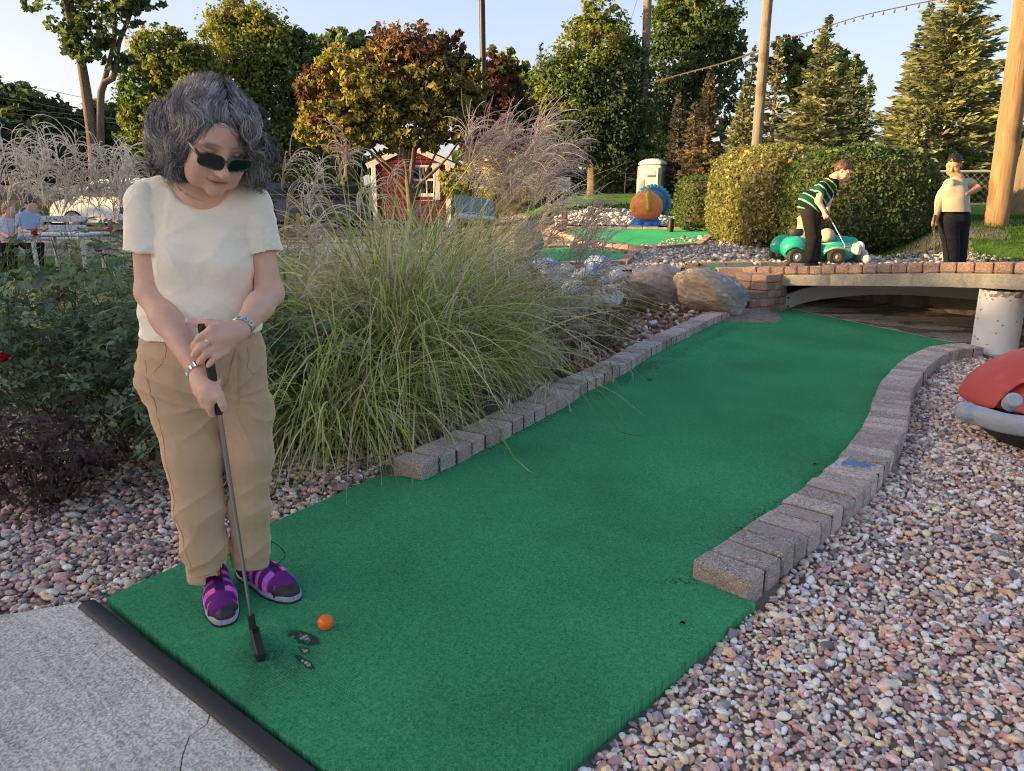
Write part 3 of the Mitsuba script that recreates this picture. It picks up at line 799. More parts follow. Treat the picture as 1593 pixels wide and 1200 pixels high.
def grass_clump(key, cx, cy, rad, n, Lm, seed, pal, band=True, zoff=0.0, spread=1.0, wid=0.0032, keep=None):
    g = np.random.default_rng(seed)
    a, r = g.uniform(0, 6.283, n), rad * np.sqrt(g.uniform(0, 1, n))
    o = np.column_stack([cx + r * np.cos(a), cy + r * np.sin(a)])
    o = np.column_stack([o, gz(o[:, 0], o[:, 1]) + zoff])
    az = a + g.normal(0, 0.7, n)
    L = Lm * g.uniform(0.45, 1.15, n)
    el0 = np.radians(g.uniform(62, 89, n) - 18 * r / rad)
    bend = np.abs(g.normal(1.45, 0.5, n)) * spread
    C, W = arcs(o, az, L, el0, bend, 10, g)
    if keep is not None:
        C, W = keep(C, W)
        n = len(C)
    C[..., 2] = np.maximum(C[..., 2], 0.004)
    m = ribbons(C, W * wid, (0.7, .9, 1, 1, 1, .95, .85, .7, .45, .1))
    pal = np.array(pal)
    c = pal[g.integers(len(pal), size=n)][:, None] * np.exp(g.normal(0, 0.22, (n, 1, 1))) * np.ones((1, 10, 1))
    if band:
        hit = (g.uniform(size=(n, 10)) < 0.16)[..., None]
        c = np.where(hit, np.array([0.70, 0.70, 0.40]), c)
    dry = (g.uniform(size=n) < 0.20)[:, None, None]
    c = np.where(dry, np.array([0.62, 0.52, 0.36]), c)
    obj('foliage', m, 'mat_blade', key, False, np.repeat(c.reshape(-1, 3), 2, 0), kind='stuff')

def plume(key, o, az, L, el0, bend, seed, col, nf=14, fl=0.2, stiff=1.0, spread=0.55):
    """A stalk and the fan of thin hairs at its head."""
    g = np.random.default_rng(seed)
    C, W = arcs(np.array([o]), np.array([az]), np.array([L]), np.array([el0]), np.array([bend]), 12, g, 0.015)
    C = C[0]
    parts, cols = [], []
    m = tube(C, np.linspace(0.0022, 0.0011, 12), 3, False)
    parts.append(m); cols.append(np.tile(np.array([0.26, 0.24, 0.10]), (len(m[0]), 1)))
    d_end = nrm(C[-1] - C[-2]); az_e = math.atan2(d_end[1], d_end[0]); el_e = math.asin(np.clip(d_end[2], -1, 1))
    k = np.linspace(0, 1, nf)
    base = C[-1] + (C[-1] - C[-2]) * 0 - d_end * (0.12 * (1 - k))[:, None]
    azf = az_e + g.normal(0, spread, nf) + np.where(g.uniform(size=nf) < 0.25, g.normal(0, 1.2, nf), 0)
    elf = el_e + g.normal(0.35, 0.35, nf)
    Cf, Wf = arcs(base, azf, fl * g.uniform(0.7, 1.25, nf), elf, np.abs(g.normal(1.7, 0.45, nf)) * stiff, 9, g, 0.03)
    w = g.uniform(0.0020, 0.0032, (nf, 1, 1))
    for q in range(2):
        Wq = Wf if q == 0 else nrm(np.cross(Wf, nrm(np.gradient(Cf, axis=1))))
        m = ribbons(Cf, Wq * w, (0.5, .9, 1.1, 1, 1.1, 1, 1.05, .9, .4))
        parts.append(m)
        c = np.array(col)[None, None] * np.exp(g.normal(0, 0.2, (nf, 9, 1)))
        cols.append(np.repeat(c.reshape(-1, 3), 2, 0))
    obj('plume', cat_(parts), 'mat_blade', key, False, np.vstack(cols))

PALE = (0.72, 0.67, 0.60); PURP = (0.47, 0.37, 0.36); TANP = (0.58, 0.49, 0.40)
def plumes(key, pts, col, seed, az=None, nf=14, fl=0.22, el=(60, 88), bend=(0.2, 0.9), stiff=1.0):
    """Stalks whose heads stand near the given points; each root is on the ground below."""
    g = np.random.default_rng(seed)
    for i, (hx, hy, hz) in enumerate(pts):
        L0 = g.uniform(*el); b = g.uniform(*bend)
        a = g.uniform(0, 6.283) if az is None else az + g.normal(0, 0.5)
        # where the head of such a stalk lies, to set its root
        L = 1.0
        Ct, _ = arcs(np.zeros((1, 3)), np.array([a]), np.array([L]), np.array([math.radians(L0)]), np.array([b]), 12, np.random.default_rng(1), 0)
        e = Ct[0, -1]; s = max(0.2, (hz - gzf(hx, hy)) / max(e[2], 0.2))
        o = np.array([hx - e[0] * s, hy - e[1] * s, 0]); o[2] = gzf(o[0], o[1])
        c = np.array(col if not isinstance(col, list) else col[g.integers(len(col))])
        plume(key, o, a, L * s, math.radians(L0), b, seed * 100 + i, c, nf, fl, stiff)

GP = [(0.40, 0.49, 0.12), (0.50, 0.57, 0.16), (0.60, 0.63, 0.24), (0.29, 0.41, 0.09), (0.68, 0.67, 0.36)]
g = np.random.default_rng(5)
def compact(C, W):
    """Most blades stay over the bed: only a few lean across the kerb or towards the parked cars."""
    g = np.random.default_rng(71); u = g.uniform(size=len(C))
    d = ((C[..., 0] + 0.396) * 0.873 - (C[..., 1] - 3.05) * 0.488).max(1)
    ok = (d < 0.10) | (u < 0.08)
    ok &= (C[..., 0].max(1) < 0.32) | (u < 0.10)
    ok &= ~((C[..., 2] > 0.95) & (C[..., 0] < -1.25)).any(1) | (u < 0.12)
    ok &= (C[..., 2].max(1) < 1.48) | (u < 0.05)
    return C[ok], W[ok]
tall = thing('ornamental_grass', 'big fountain of arching zebra striped grass leaning over the left kerb', 'ornamental grass')
for i, (cx, cy, r, n, L, sp) in enumerate([(-0.98, 3.85, 0.30, 1500, 1.0, 1.05), (-0.66, 4.5, 0.34, 2300, 1.7, 1.0), (-0.30, 5.1, 0.28, 1700, 1.1, 1.0), (-0.85, 4.95, 0.38, 3000, 1.95, 0.92), (-0.55, 5.6, 0.34, 2400, 1.85, 0.88)]):
    grass_clump(tall, cx, cy, r, n, L, 40 + i, GP, spread=sp, wid=0.0048, keep=compact)
pts = []
for px, py, Y in [(690, 650, 3.7), (640, 560, 3.8), (740, 520, 4.0), (560, 600, 3.5), (830, 545, 4.6), (880, 520, 5.0), (950, 590, 4.9), (850, 640, 4.2), (700, 470, 4.2), (620, 430, 4.2), (540, 480, 3.9), (480, 470, 3.9), (560, 390, 4.4), (640, 370, 4.7), (720, 420, 4.6), (780, 470, 4.8), (520, 545, 3.6), (600, 500, 3.9), (660, 600, 3.7), (760, 580, 4.2), (500, 400, 4.6), (460, 390, 4.6), (590, 350, 5.0), (690, 350, 5.2), (455, 520, 3.7), (800, 420, 5.2), (730, 470, 4.4), (520, 350, 5.0), (650, 330, 5.4), (850, 450, 5.4), (910, 470, 5.6), (560, 450, 4.0), (610, 660, 3.45), (780, 640, 3.95)]:
    pts.append(at(px, py, Y))
g = np.random.default_rng(77)
for k in range(58):
    u = g.uniform(0, 1); px = 450 + 470 * u
    pts.append(at(px, g.uniform(345 + 60 * u, 560 + 40 * u), 3.7 + 1.6 * u + g.uniform(-.2, .5)))
plumes(tall, pts, [PALE, PALE, TANP, PURP], 61, None, 15, 0.26, (62, 86), (0.5, 1.2), 1.3)
purple = thing('ornamental_grass', 'tall purple plumed grass swept to the right above the striped grass', 'ornamental grass')
grass_clump(purple, 0.05, 6.7, 0.32, 900, 1.05, 47, [(0.26, 0.23, 0.14), (0.30, 0.24, 0.18), (0.18, 0.22, 0.09), (0.34, 0.26, 0.21)], False)
g = np.random.default_rng(8); pts = []
for k in range(54):
    u = g.uniform(0, 1) ** 0.8
    px, py = 720 + 170 * g.uniform(0, 1), 200 + 105 * g.uniform(0, 1)
    py += 0.35 * max(0, 760 - px) * 0.3
    pts.append(at(px, py, g.uniform(6.0, 7.4)))
for k in range(30):
    px = g.uniform(780, 950); pts.append(at(px, 265 + (px - 780) * 0.35 + g.uniform(0, 110), g.uniform(6.2, 7.2)))
plumes(purple, pts, [PALE, PURP, PURP, TANP, PALE], 62, 0.1, 16, 0.34, (66, 88), (0.3, 0.9), 0.75)
left = thing('ornamental_grass', 'row of pale plumed grass behind the rose shrubs at the left edge', 'ornamental grass')
for i, (cx, cy) in enumerate([(-3.3, 5.2), (-2.5, 5.2), (-4.1, 5.4)]):
    grass_clump(left, cx, cy, 0.4, 1200, 1.05, 50 + i, GP)
pts = [at(px, py, Y) for px, py, Y in zip(g.uniform(-10, 250, 46), g.uniform(222, 320, 46), g.uniform(4.6, 5.6, 46))]
plumes(left, pts, [PALE, PALE, TANP], 63, None, 13, 0.26, (72, 89), (0.1, 0.5), 1.2)
midg = thing('ornamental_grass', 'pale plumed grass just right of the woman in front of the parked cars', 'ornamental grass')
grass_clump(midg, -1.7, 5.8, 0.32, 600, 0.9, 55, GP)
pts = [at(px, py, Y) for px, py, Y in zip(g.uniform(440, 620, 14), g.uniform(225, 320, 14), g.uniform(5.1, 6.0, 14))]
plumes(midg, pts, [PALE, PALE, TANP, PURP], 64, None, 13, 0.24, (74, 89), (0.1, 0.5), 1.2)
small = thing('ornamental_grass', 'small tuft of brown plumes hanging over the left boulder', 'ornamental grass')
grass_clump(small, 0.95, 7.2, 0.18, 240, 0.38, 57, [(0.13, 0.13, 0.05), (0.22, 0.16, 0.09)], False)
pts = [at(px, py, Y) for px, py, Y in zip(g.uniform(900, 965, 9), g.uniform(405, 475, 11), g.uniform(6.8, 7.4, 11))]
plumes(small, pts, [PURP, PALE, TANP], 65, -0.3, 13, 0.26, (50, 80), (0.6, 1.2), 1.1)
low = thing('ornamental_grass', 'low brownish grass tuft in front of the blue rocks', 'ornamental grass')
grass_clump(low, 0.62, 6.2, 0.22, 350, 0.42, 58, [(0.12, 0.13, 0.05), (0.17, 0.15, 0.07), (0.08, 0.11, 0.03)], False)
pts = [at(px, py, Y) for px, py, Y in zip(g.uniform(850, 930, 8), g.uniform(450, 520, 8), g.uniform(5.8, 6.4, 8))]
plumes(low, pts, [PURP, PALE], 66, 0.0, 12, 0.24, (50, 80), (0.6, 1.2), 1.1)
# ------------------------------------------------------------------ trees
mat('bark', proc(lambda p, n, uv: mix((0.07, 0.055, 0.042), (0.19, 0.155, 0.12), fbm(p.x * 6, p.y * 6, p.z * 1.3, 3))), 0.95, 0.1)
GREEN = [(0.068, 0.115, 0.03), (0.09, 0.145, 0.036), (0.05, 0.09, 0.025), (0.115, 0.165, 0.042)]
YGREEN = [(0.12, 0.16, 0.025), (0.16, 0.19, 0.03), (0.07, 0.12, 0.025), (0.22, 0.21, 0.03)]
DARK = [(0.052, 0.088, 0.036), (0.066, 0.106, 0.04), (0.085, 0.125, 0.047)]
MAPLE_Y = [(0.25, 0.22, 0.03), (0.19, 0.19, 0.028), (0.30, 0.25, 0.035), (0.12, 0.14, 0.028)]
MAPLE_R = [(0.15, 0.075, 0.04), (0.11, 0.05, 0.032), (0.19, 0.115, 0.05), (0.12, 0.11, 0.03)]
RED = [(0.085, 0.035, 0.025), (0.11, 0.045, 0.03), (0.06, 0.045, 0.02)]
SPRUCE = [(0.13, 0.155, 0.08), (0.16, 0.185, 0.09), (0.105, 0.13, 0.07), (0.20, 0.21, 0.11)]
DSPRUCE = [(0.05, 0.068, 0.042), (0.065, 0.085, 0.05), (0.085, 0.105, 0.055)]
BROWN = [(0.115, 0.09, 0.055), (0.09, 0.08, 0.05), (0.14, 0.11, 0.065), (0.075, 0.08, 0.05)]

def leaf_cloud(blobs, n, size, pals, seed, clump=0.22, hollow=0.55, per=26, long=1.5, wsel=None):
    """blobs: (centre, radii, palette index). Leaves in clumps, clumps in blobs."""
    g = np.random.default_rng(seed)
    vol = np.array([np.prod(b[1]) ** (2 / 3) for b in blobs])
    nc = max(1, n // per)
    which = g.choice(len(blobs), nc, p=vol / vol.sum())
    c0 = np.array([b[0] for b in blobs])[which]; rr = np.array([np.broadcast_to(b[1], 3) for b in blobs])[which]
    d = nrm(g.normal(size=(nc, 3))); r = hollow + (1 - hollow) * g.uniform(size=(nc, 1)) ** 0.7
    cc = c0 + d * r * rr
    cr = clump * rr.mean(1) * g.uniform(0.6, 1.35, nc)
    P = np.repeat(cc, per, 0) + nrm(g.normal(size=(nc * per, 3))) * (np.repeat(cr, per) * g.uniform(0.1, 1, nc * per) ** 0.6)[:, None] * [1, 1, 0.75]
    m = len(P)
    N = nrm(g.normal(size=(m, 3)) + np.repeat(d, per, 0) * 0.5 + [0, 0, 0.5])
    U = nrm(np.cross(N, g.normal(size=(m, 3)))); V = np.cross(N, U)
    s = size * np.exp(g.normal(0, 0.25, m))[:, None]
    mesh = quads(P, U * s * long / 1.5, V * s * 0.62, 0.25)
    pi = np.array([b[2] if len(b) > 2 else 0 for b in blobs])[which]
    C = np.array([pals[k][g.integers(len(pals[k]))] for k in pi]) * np.exp(g.normal(0, 0.16, (nc, 1)))
    C = 1.55 * np.repeat(C, per, 0) * np.exp(g.normal(0, 0.2, (m, 1))) * (1 + g.normal(0, 0.05, (m, 3)))
    C = C * 0.80 + 0.20 * C.mean(1, keepdims=True)
    return mesh, np.repeat(np.clip(C, 0.003, 0.8), 4, 0)

def limbs(base, tops, r, seed, forks=1):
    g = np.random.default_rng(seed); base = np.asarray(base, float); ms = []
    top = np.mean(tops, 0)
    mid = base + (top - base) * 0.55; mid[:2] = base[:2] + (top[:2] - base[:2]) * 0.35
    tr = spline([base - [0, 0, 0.3], base + [0, 0, 0.15 * (top[2] - base[2])], mid, top], 12)
    ms.append(tube(tr, np.linspace(r * 1.25, r * 0.35, 12), 8))
    for t in tops:
        k = g.integers(3, 8); s = tr[k]
        m = (s + t) / 2 + [0, 0, 0.08 * np.linalg.norm(t - s)] + g.normal(0, 0.05, 3) * np.linalg.norm(t - s)
        ms.append(tube(spline([s, m, t], 8), np.linspace(r * 0.5, r * 0.08, 8), 5))
    return cat_(ms)

def broad(name, label, base, Y, blobs, n, size, pals, seed, tr=0.25, clump=0.24, hollow=0.45, group=None, cat='tree', long=1.5, thick=0.8, per=26):
    """base (px, py) and blobs (px, py, rx, ry, palette, depth shift) as surveyed at distance Y."""
    k = thing(name, label, cat, group)
    s = Y * 1.03 / FOC
    B = []
    for b in blobs:
        c = at(b[0], b[1], Y + (b[5] if len(b) > 5 else 0))
        B.append((c, np.array([b[2] * s, thick * 0.5 * (b[2] + b[3]) * s, b[3] * s]), b[4] if len(b) > 4 else 0))
    o = at(base[0], base[1], Y)
    o[2] = min(o[2], gzf(o[0], o[1]) + 0.0) if len(base) < 3 else o[2]
    obj('trunk', limbs(o, [b[0] for b in B], tr, seed), 'mat_bark', k, True)
    m, c = leaf_cloud(B, n, size, pals, seed + 1, clump, hollow, long=long, per=per)
    obj('crown', m, 'mat_leaf', k, False, c)
    return k

broad('maple_tree', 'yellow and rust coloured tree in front of the red shed', (640, 312), 25, [(520, 185, 55, 40, 0), (560, 130, 70, 50, 0), (500, 150, 38, 45, 1), (640, 95, 70, 48, 1), (700, 140, 55, 50, 2), (610, 165, 80, 45, 2), (700, 190, 55, 30, 2), (660, 130, 60, 50, 2), (545, 215, 45, 22, 0), (600, 215, 40, 22, 0), (480, 200, 22, 26, 0), (700, 85, 30, 35, 3), (735, 185, 25, 30, 3), (665, 215, 40, 20, 2)], 42000, 0.072, [MAPLE_Y, MAPLE_R, [(0.11, 0.12, 0.03), (0.15, 0.15, 0.035), (0.09, 0.10, 0.028), (0.2, 0.19, 0.03)], RED + MAPLE_R], 101, 0.14, 0.2, 0.4, long=1.7)
broad('broadleaf_tree', 'round green tree left of the yellow tree, above the woman', (420, 300), 46, [(390, 70, 75, 55, 0), (440, 110, 60, 60, 1), (360, 130, 60, 50, 0), (430, 180, 60, 60, 1), (470, 100, 30, 45, 1), (375, 30, 45, 25, 2), (450, 230, 70, 50, 1), (350, 200, 50, 60, 2)], 40000, 0.115, [YGREEN, GREEN, YGREEN + MAPLE_Y[:1]], 103, 0.3)
broad('broadleaf_tree', 'yellow green tree directly behind the tall twin trunks', (250, 300), 43, [(255, 90, 45, 42, 0), (290, 120, 50, 50, 0), (230, 150, 40, 50, 1), (260, 190, 60, 50, 0), (220, 200, 40, 45, 1), (300, 170, 40, 50, 0)], 30000, 0.115, [YGREEN, GREEN], 105, 0.28)
broad('broadleaf_tree', 'dark green tree behind and between the round green and yellow trees', (540, 300), 58, [(540, 80, 55, 35, 0), (520, 120, 60, 50, 0), (580, 80, 40, 30, 0), (560, 150, 70, 60, 0)], 9000, 0.24, [GREEN + DARK], 107, 0.3)
broad('red_leaf_tree', 'small dark red tree right of the black lamp post', (770, 300), 38, [(770, 140, 38, 55, 0), (735, 170, 30, 50, 0), (800, 190, 35, 50, 0), (760, 210, 40, 40, 0)], 8000, 0.15, [RED + DARK[:1]], 109, 0.16)
broad('broadleaf_tree', 'small yellow green tree between the red tree and the big green tree', (800, 300), 52, [(795, 120, 30, 35, 0), (780, 150, 34, 40, 0), (830, 150, 28, 40, 1)], 5000, 0.2, [YGREEN, DARK], 111, 0.2)
broad('broadleaf_tree', 'big pointed green tree left of the thin wooden pole', (922, 300), 44, [(935, 30, 32, 32, 0), (930, 80, 62, 50, 0), (905, 130, 75, 50, 1), (965, 140, 50, 60, 2), (870, 165, 42, 35, 0), (930, 190, 85, 45, 2), (890, 220, 60, 35, 2), (960, 230, 55, 40, 2), (925, 150, 60, 60, 2), (850, 130, 25, 25, 1)], 44000, 0.11, [YGREEN, GREEN, DARK + GREEN[2:3]], 113, 0.3)
broad('broadleaf_tree', 'tall dark tree with sky showing through, behind the thin wooden pole', (1080, 300), 48, [(1080, 40, 70, 50, 1), (1050, 20, 40, 35, 0), (1115, 60, 45, 45, 1), (1140, 75, 28, 25, 1), (1060, 110, 55, 60, 2), (1110, 130, 50, 45, 2), (1040, 180, 40, 60, 2), (1075, -20, 60, 30, 0)], 28000, 0.115, [YGREEN, GREEN, DARK], 115, 0.3, 0.2, 0.3)
broad('broadleaf_tree', 'pale green tree behind the middle spruces', (1260, 300), 50, [(1245, 85, 50, 30, 0), (1275, 110, 50, 40, 0), (1215, 100, 30, 30, 0), (1290, 150, 60, 60, 0)], 6000, 0.2, [YGREEN + GREEN], 117, 0.25, 0.2, 0.3)
for i, (x, y, Y, w, h, lb) in enumerate([(30, 190, 58, 70, 60, 'dark tree in the far tree line at the left edge'), (100, 215, 60, 55, 45, 'dark far tree just left of the twin trunks'), (185, 215, 62, 55, 50, 'dark far tree just right of the twin trunks'), (30, 235, 50, 60, 40, 'low grey green bush below the far tree at the left edge')]):
    broad('broadleaf_tree', lb, (x, 300), Y, [(x, y, w, h), (x - 30, y - 20, w * 0.6, h * 0.7), (x + 30, y + 10, w * 0.6, h * 0.7), (x, y + 50, w * 1.1, h * 0.8)], 8000, 0.24, [DARK if i < 3 else [(0.06, 0.09, 0.05), (0.05, 0.08, 0.045)]], 119 + i, 0.25)
# the twin-trunked tree
k = thing('tall_thin_tree', 'tall sparse tree with two bare leaning trunks at the upper left', 'tree')
Y = 29
t1 = spline([at(150, 320, Y), at(147, 240, Y), at(138, 170, Y), at(125, 90, Y), at(108, 30, Y), at(95, -40, Y)], 20)
t2 = spline([at(154, 320, Y), at(156, 240, Y), at(158, 140, Y), at(178, 118, Y), at(184, 70, Y + .5), at(200, 30, Y), at(215, -20, Y)], 24)
t3 = spline([at(159, 140, Y), at(166, 112, Y), at(178, 60, Y), at(176, 0, Y), at(180, -40, Y)], 14)
t4 = spline([at(122, 80, Y), at(112, 20, Y), at(118, -40, Y)], 10)
obj('trunk', cat_([tube(t1, np.linspace(0.27, 0.10, 20), 8), tube(t2, np.linspace(0.2, 0.05, 24), 8), tube(t3, np.linspace(0.1, 0.05, 14), 6), tube(t4, np.linspace(0.1, 0.04, 10), 6)]), 'mat_bark', k, True)
s = Y * 1.03 / FOC
B = [(at(x, y, Y), np.array([a, (a + b) / 2, b]) * s) for x, y, a, b in [(50, 5, 18, 14), (110, 20, 34, 20), (150, 12, 30, 22), (125, 50, 36, 18), (110, 78, 26, 16), (190, 20, 28, 24), (215, 8, 26, 16), (165, 55, 26, 20), (180, 95, 24, 14), (145, 85, 26, 20), (105, 45, 26, 16), (200, 90, 18, 14), (240, 2, 16, 8), (150, -40, 90, 30)]]
m, c = leaf_cloud(B, 4300, 0.10, [GREEN + DARK + YGREEN[:1]], 130, 0.3, 0.2, per=14)
obj('crown', m, 'mat_leaf', k, False, c)

def conifer(label, px, py_top, Y, wpx, seed, pal, py_base=300, group=None, n_lev=30, droop=0.25, name='spruce_tree', leafw=0.030, br=10, power=0.85, sl=0.21):
    k = thing(name, label, 'tree', group)
    g = np.random.default_rng(seed)
    top, b = at(px, py_top, Y), at(px, py_base, Y)
    b[:2] = top[:2]
    b[2] = min(b[2], gzf(b[0], b[1])); b[2] = max(b[2], gzf(b[0], b[1]))
    H = top[2] - b[2]; R = wpx * Y * 1.03 / FOC
    obj('trunk', tube([b - [0, 0, 0.2], b + [0, 0, H * 0.5], top], [0.022 * H, 0.014 * H, 0.01], 7), 'mat_bark', k, True)
    P, U, V, C = [], [], [], []
    pal = np.array(pal)
    for l in range(n_lev):
        f = 0.03 + 0.97 * (l / (n_lev - 1)) ** 0.95
        z = b[2] + H * f
        nb = max(4, int(br * (1.15 - 0.6 * f)))
        for q in range(nb):
            a = g.uniform(0, 6.283)
            L = max(0.12, R * (1 - f) ** power * g.uniform(0.65, 1.15) + 0.06)
            d = np.array([math.cos(a), math.sin(a), 0]); sd = np.array([-d[1], d[0], 0])
            m = max(8, int(34 * L / 1.6)); t = g.uniform(0.12, 1.0, m) ** 0.8
            dz = (-droop * t + 0.35 * droop * t ** 3 * 1.6 + 0.25 * f * t) * L
            wv = (1 - 0.75 * t) * 0.30 * L
            side = g.normal(0, 0.6, m) * wv
            p = np.array([b[0], b[1], z + g.normal(0, 0.02) * H * 0.3]) + d * (t * L)[:, None] + sd * side[:, None]
            p[:, 2] += dz - np.abs(side) * 0.2 + g.normal(0, 0.04, m)
            u = nrm(d * 1.0 + sd * (np.sign(side) * g.uniform(0.2, 1.0, m))[:, None] + g.normal(0, 0.25, (m, 3)) + [0, 0, 0.05])
            P.append(p); U.append(u * (sl * g.uniform(0.6, 1.2, (m, 1))) * (0.35 + 0.65 * min(1, L / 1.2)))
            V.append(nrm(np.cross(u, g.normal(size=(m, 3)))) * leafw * 1.6)
            cc = 1.55 * pal[g.integers(len(pal))] * math.exp(g.normal(0, 0.15))
            C.append(cc * np.exp(g.normal(0, 0.2, (m, 1))))
    P, U, V, C = map(np.vstack, (P, U, V, C))
    obj('crown', quads(P, U, V, 0.3), 'mat_leaf', k, False, np.repeat(C, 4, 0))
    return k
conifer('tallest middle spruce with an orange tinged upper trunk', 1290, 28, 31, 75, 141, SPRUCE, br=13, n_lev=36)
conifer('dark spruce just right of the tallest middle spruce', 1332, 88, 34, 52, 142, DSPRUCE + SPRUCE[:1], br=12, n_lev=32)
conifer('narrow spruce immediately right of the thicker wooden pole', 1213, 62, 36, 45, 143, BROWN[:2] + SPRUCE, br=11)
conifer('dark spruce just left of the thicker wooden pole', 1172, 78, 38, 42, 144, DSPRUCE, br=11)
conifer('low sunlit spruce in front of the thicker wooden pole', 1158, 140, 29, 38, 145, SPRUCE + [(0.14, 0.15, 0.05)], br=12)
conifer('brownish spruce behind the box shaped hedge', 1105, 110, 33, 40, 146, BROWN, br=11)
conifer('brown arborvitae column behind the grey toilet cabin', 1082, 165, 36, 22, 147, BROWN + [(0.05, 0.06, 0.05)], name='arborvitae_tree', droop=-0.4, power=0.45, br=10, sl=0.2)
conifer('blue grey arborvitae column left of the brown one', 1058, 150, 38, 20, 148, [(0.05, 0.065, 0.06), (0.06, 0.07, 0.06), (0.09, 0.075, 0.05)], name='arborvitae_tree', droop=-0.4, power=0.45, br=10, sl=0.2)
conifer('spruce with a slender tip left of the tallest right hand spruce', 1447, 8, 30, 70, 151, DSPRUCE + SPRUCE[:2], br=12, n_lev=34)
conifer('tallest right hand spruce running out of the top of the picture', 1512, -110, 26, 120, 152, SPRUCE, br=15, n_lev=46)
conifer('pale young spruce in front of the tallest right hand spruce', 1432, 170, 24, 55, 153, SPRUCE + [(0.13, 0.15, 0.07)], br=13)
conifer('grey green far spruce at the right of the middle group', 1355, 120, 42, 30, 154, [(0.08, 0.11, 0.06), (0.10, 0.13, 0.07)], br=10)
conifer('dark pointed tree left of the big pointed green tree', 842, 70, 55, 40, 155, DSPRUCE, br=11)
# the gnarled grey trunk at the right edge
k = thing('old_tree', 'thick grey furrowed tree trunk behind the orange pole at the right edge', 'tree')
o = at(1606, 330, 15.5)
def old_trunk():
    z = np.linspace(-0.3, 7.5, 60); an = np.arange(30) * 2 * np.pi / 30
    A, Z = np.meshgrid(an, z, indexing='ij')
    r = 0.40 - 0.015 * Z + 0.12 * np.exp(-Z / 0.3)
    n = meshkit.fbm(np.stack([np.cos(A) * 4, np.sin(A) * 4, Z * 0.7], -1), 3)
    r = r * (0.9 + 0.25 * n) + 0.02 * np.sin(A * 9 + 3 * n)
    v = np.stack([o[0] + np.cos(A) * r + 0.05 * Z, o[1] + np.sin(A) * r, gzf(o[0], o[1]) + Z], -1).reshape(-1, 3)
    i, j = np.meshgrid(np.arange(30), np.arange(59), indexing='ij')
    q = np.stack([i * 60 + j, ((i + 1) % 30) * 60 + j, ((i + 1) % 30) * 60 + j + 1, i * 60 + j + 1], -1).reshape(-1, 4)
    return v, np.vstack([q[:, [0, 1, 2]], q[:, [0, 2, 3]]])
obj('trunk', old_trunk(), 'mat_bark', k, True)
m, c = leaf_cloud([(o + [0.3, 0, 8.2], np.array([2.6, 2.6, 1.8]), 0)], 3000, 0.14, [GREEN], 160)
obj('crown', m, 'mat_leaf', k, False, c)
# yellow bush by the shed and low filling shrubs
broad('yellow_bush', 'bright yellow bush right of the red shed', (745, 325), 19, [(720, 285, 34, 30, 1), (765, 275, 42, 40, 0), (790, 295, 28, 30, 0), (740, 300, 40, 22, 1), (775, 315, 30, 18, 0)], 7000, 0.075, [[(0.42, 0.34, 0.03), (0.36, 0.31, 0.03), (0.5, 0.4, 0.04)], [(0.20, 0.20, 0.03), (0.30, 0.27, 0.03), (0.11, 0.13, 0.025)]], 170, 0.03, cat='bush')
broad('climbing_vine', 'light green narrow bush just above the purple plumes', (852, 300), 30, [(852, 215, 7, 22, 0), (846, 240, 9, 16, 0)], 900, 0.10, [YGREEN], 172, 0.03, cat='bush')
# wooded margin that closes the view far behind
g = np.random.default_rng(90)
B = []
for x in np.linspace(-75, 95, 44):
    yy = 66 + g.uniform(-4, 4)
    hh = g.uniform(3.2, 5.2)
    B.append((np.array([x, yy, gzf(x, yy) + hh * 0.7]), np.array([3.4, 2.5, hh]), 0)); B.append((np.array([x + 1.6, yy, gzf(x, yy) + 0.9]), np.array([3.4, 2.0, 1.8]), 0))
m, c = leaf_cloud(B, 52000, 0.40, [DARK], 173, 0.25, 0.3)
struct('woodland', m, 'mat_leaf', 'dark wooded margin far behind the trees', False, c, 'stuff')
B = [(np.array([x, 57 + g.uniform(-2, 2), gzf(x, 57) + 1.3]), np.array([2.4, 1.6, g.uniform(1.8, 2.6)]), 0) for x in np.linspace(3, 44, 22)] + [(np.array([x, 54 + g.uniform(-3, 3), 1.6]), np.array([2.2, 1.6, g.uniform(1.8, 2.8)]), 0) for x in np.linspace(-38, 4, 20)]
m, c = leaf_cloud(B, 22000, 0.28, [DARK], 174, 0.25, 0.3)
struct('undergrowth', m, 'mat_leaf', 'dark undergrowth below the far trees', False, c, 'stuff')

# trees and shrubs standing to the left of the picture: they keep the low evening sun off the tee
for i, (x, y, h, r, w) in enumerate([(-30, -27, 8.2, 4.2, 'rearmost'), (-32, -20.5, 8.6, 4.4, 'second rearmost'), (-29, -14, 8.2, 4.2, 'in the middle'), (-31, -8.5, 8.8, 4.0, 'second nearest'), (-30, -3.8, 8.4, 3.4, 'nearest')]):
    k = thing('broadleaf_tree', f'dense tree out of frame left of the tee, {w} of its row', 'tree', 'trees left of the tee')
    B = [(np.array([x, y, h * 0.60]), np.array([r * .8, r * .85, h * 0.41]), 0), (np.array([x, y - r * .4, h * .35]), np.array([r * .6, r * .6, h * .33]), 0), (np.array([x, y + r * .3, h * .32]), np.array([r * .6, r * .6, h * .32]), 0), (np.array([x + 1, y, 1.4]), np.array([2.2, r * .85, 1.7]), 0)]
    obj('trunk', limbs([x, y, 0], [b[0] for b in B[:3]], 0.3, 180 + i), 'mat_bark', k, True)
    m, c = leaf_cloud(B, 5200, 0.36, [DARK + GREEN], 190 + i, 0.3, 0.15)
    obj('crown', m, 'mat_leaf', k, False, c)
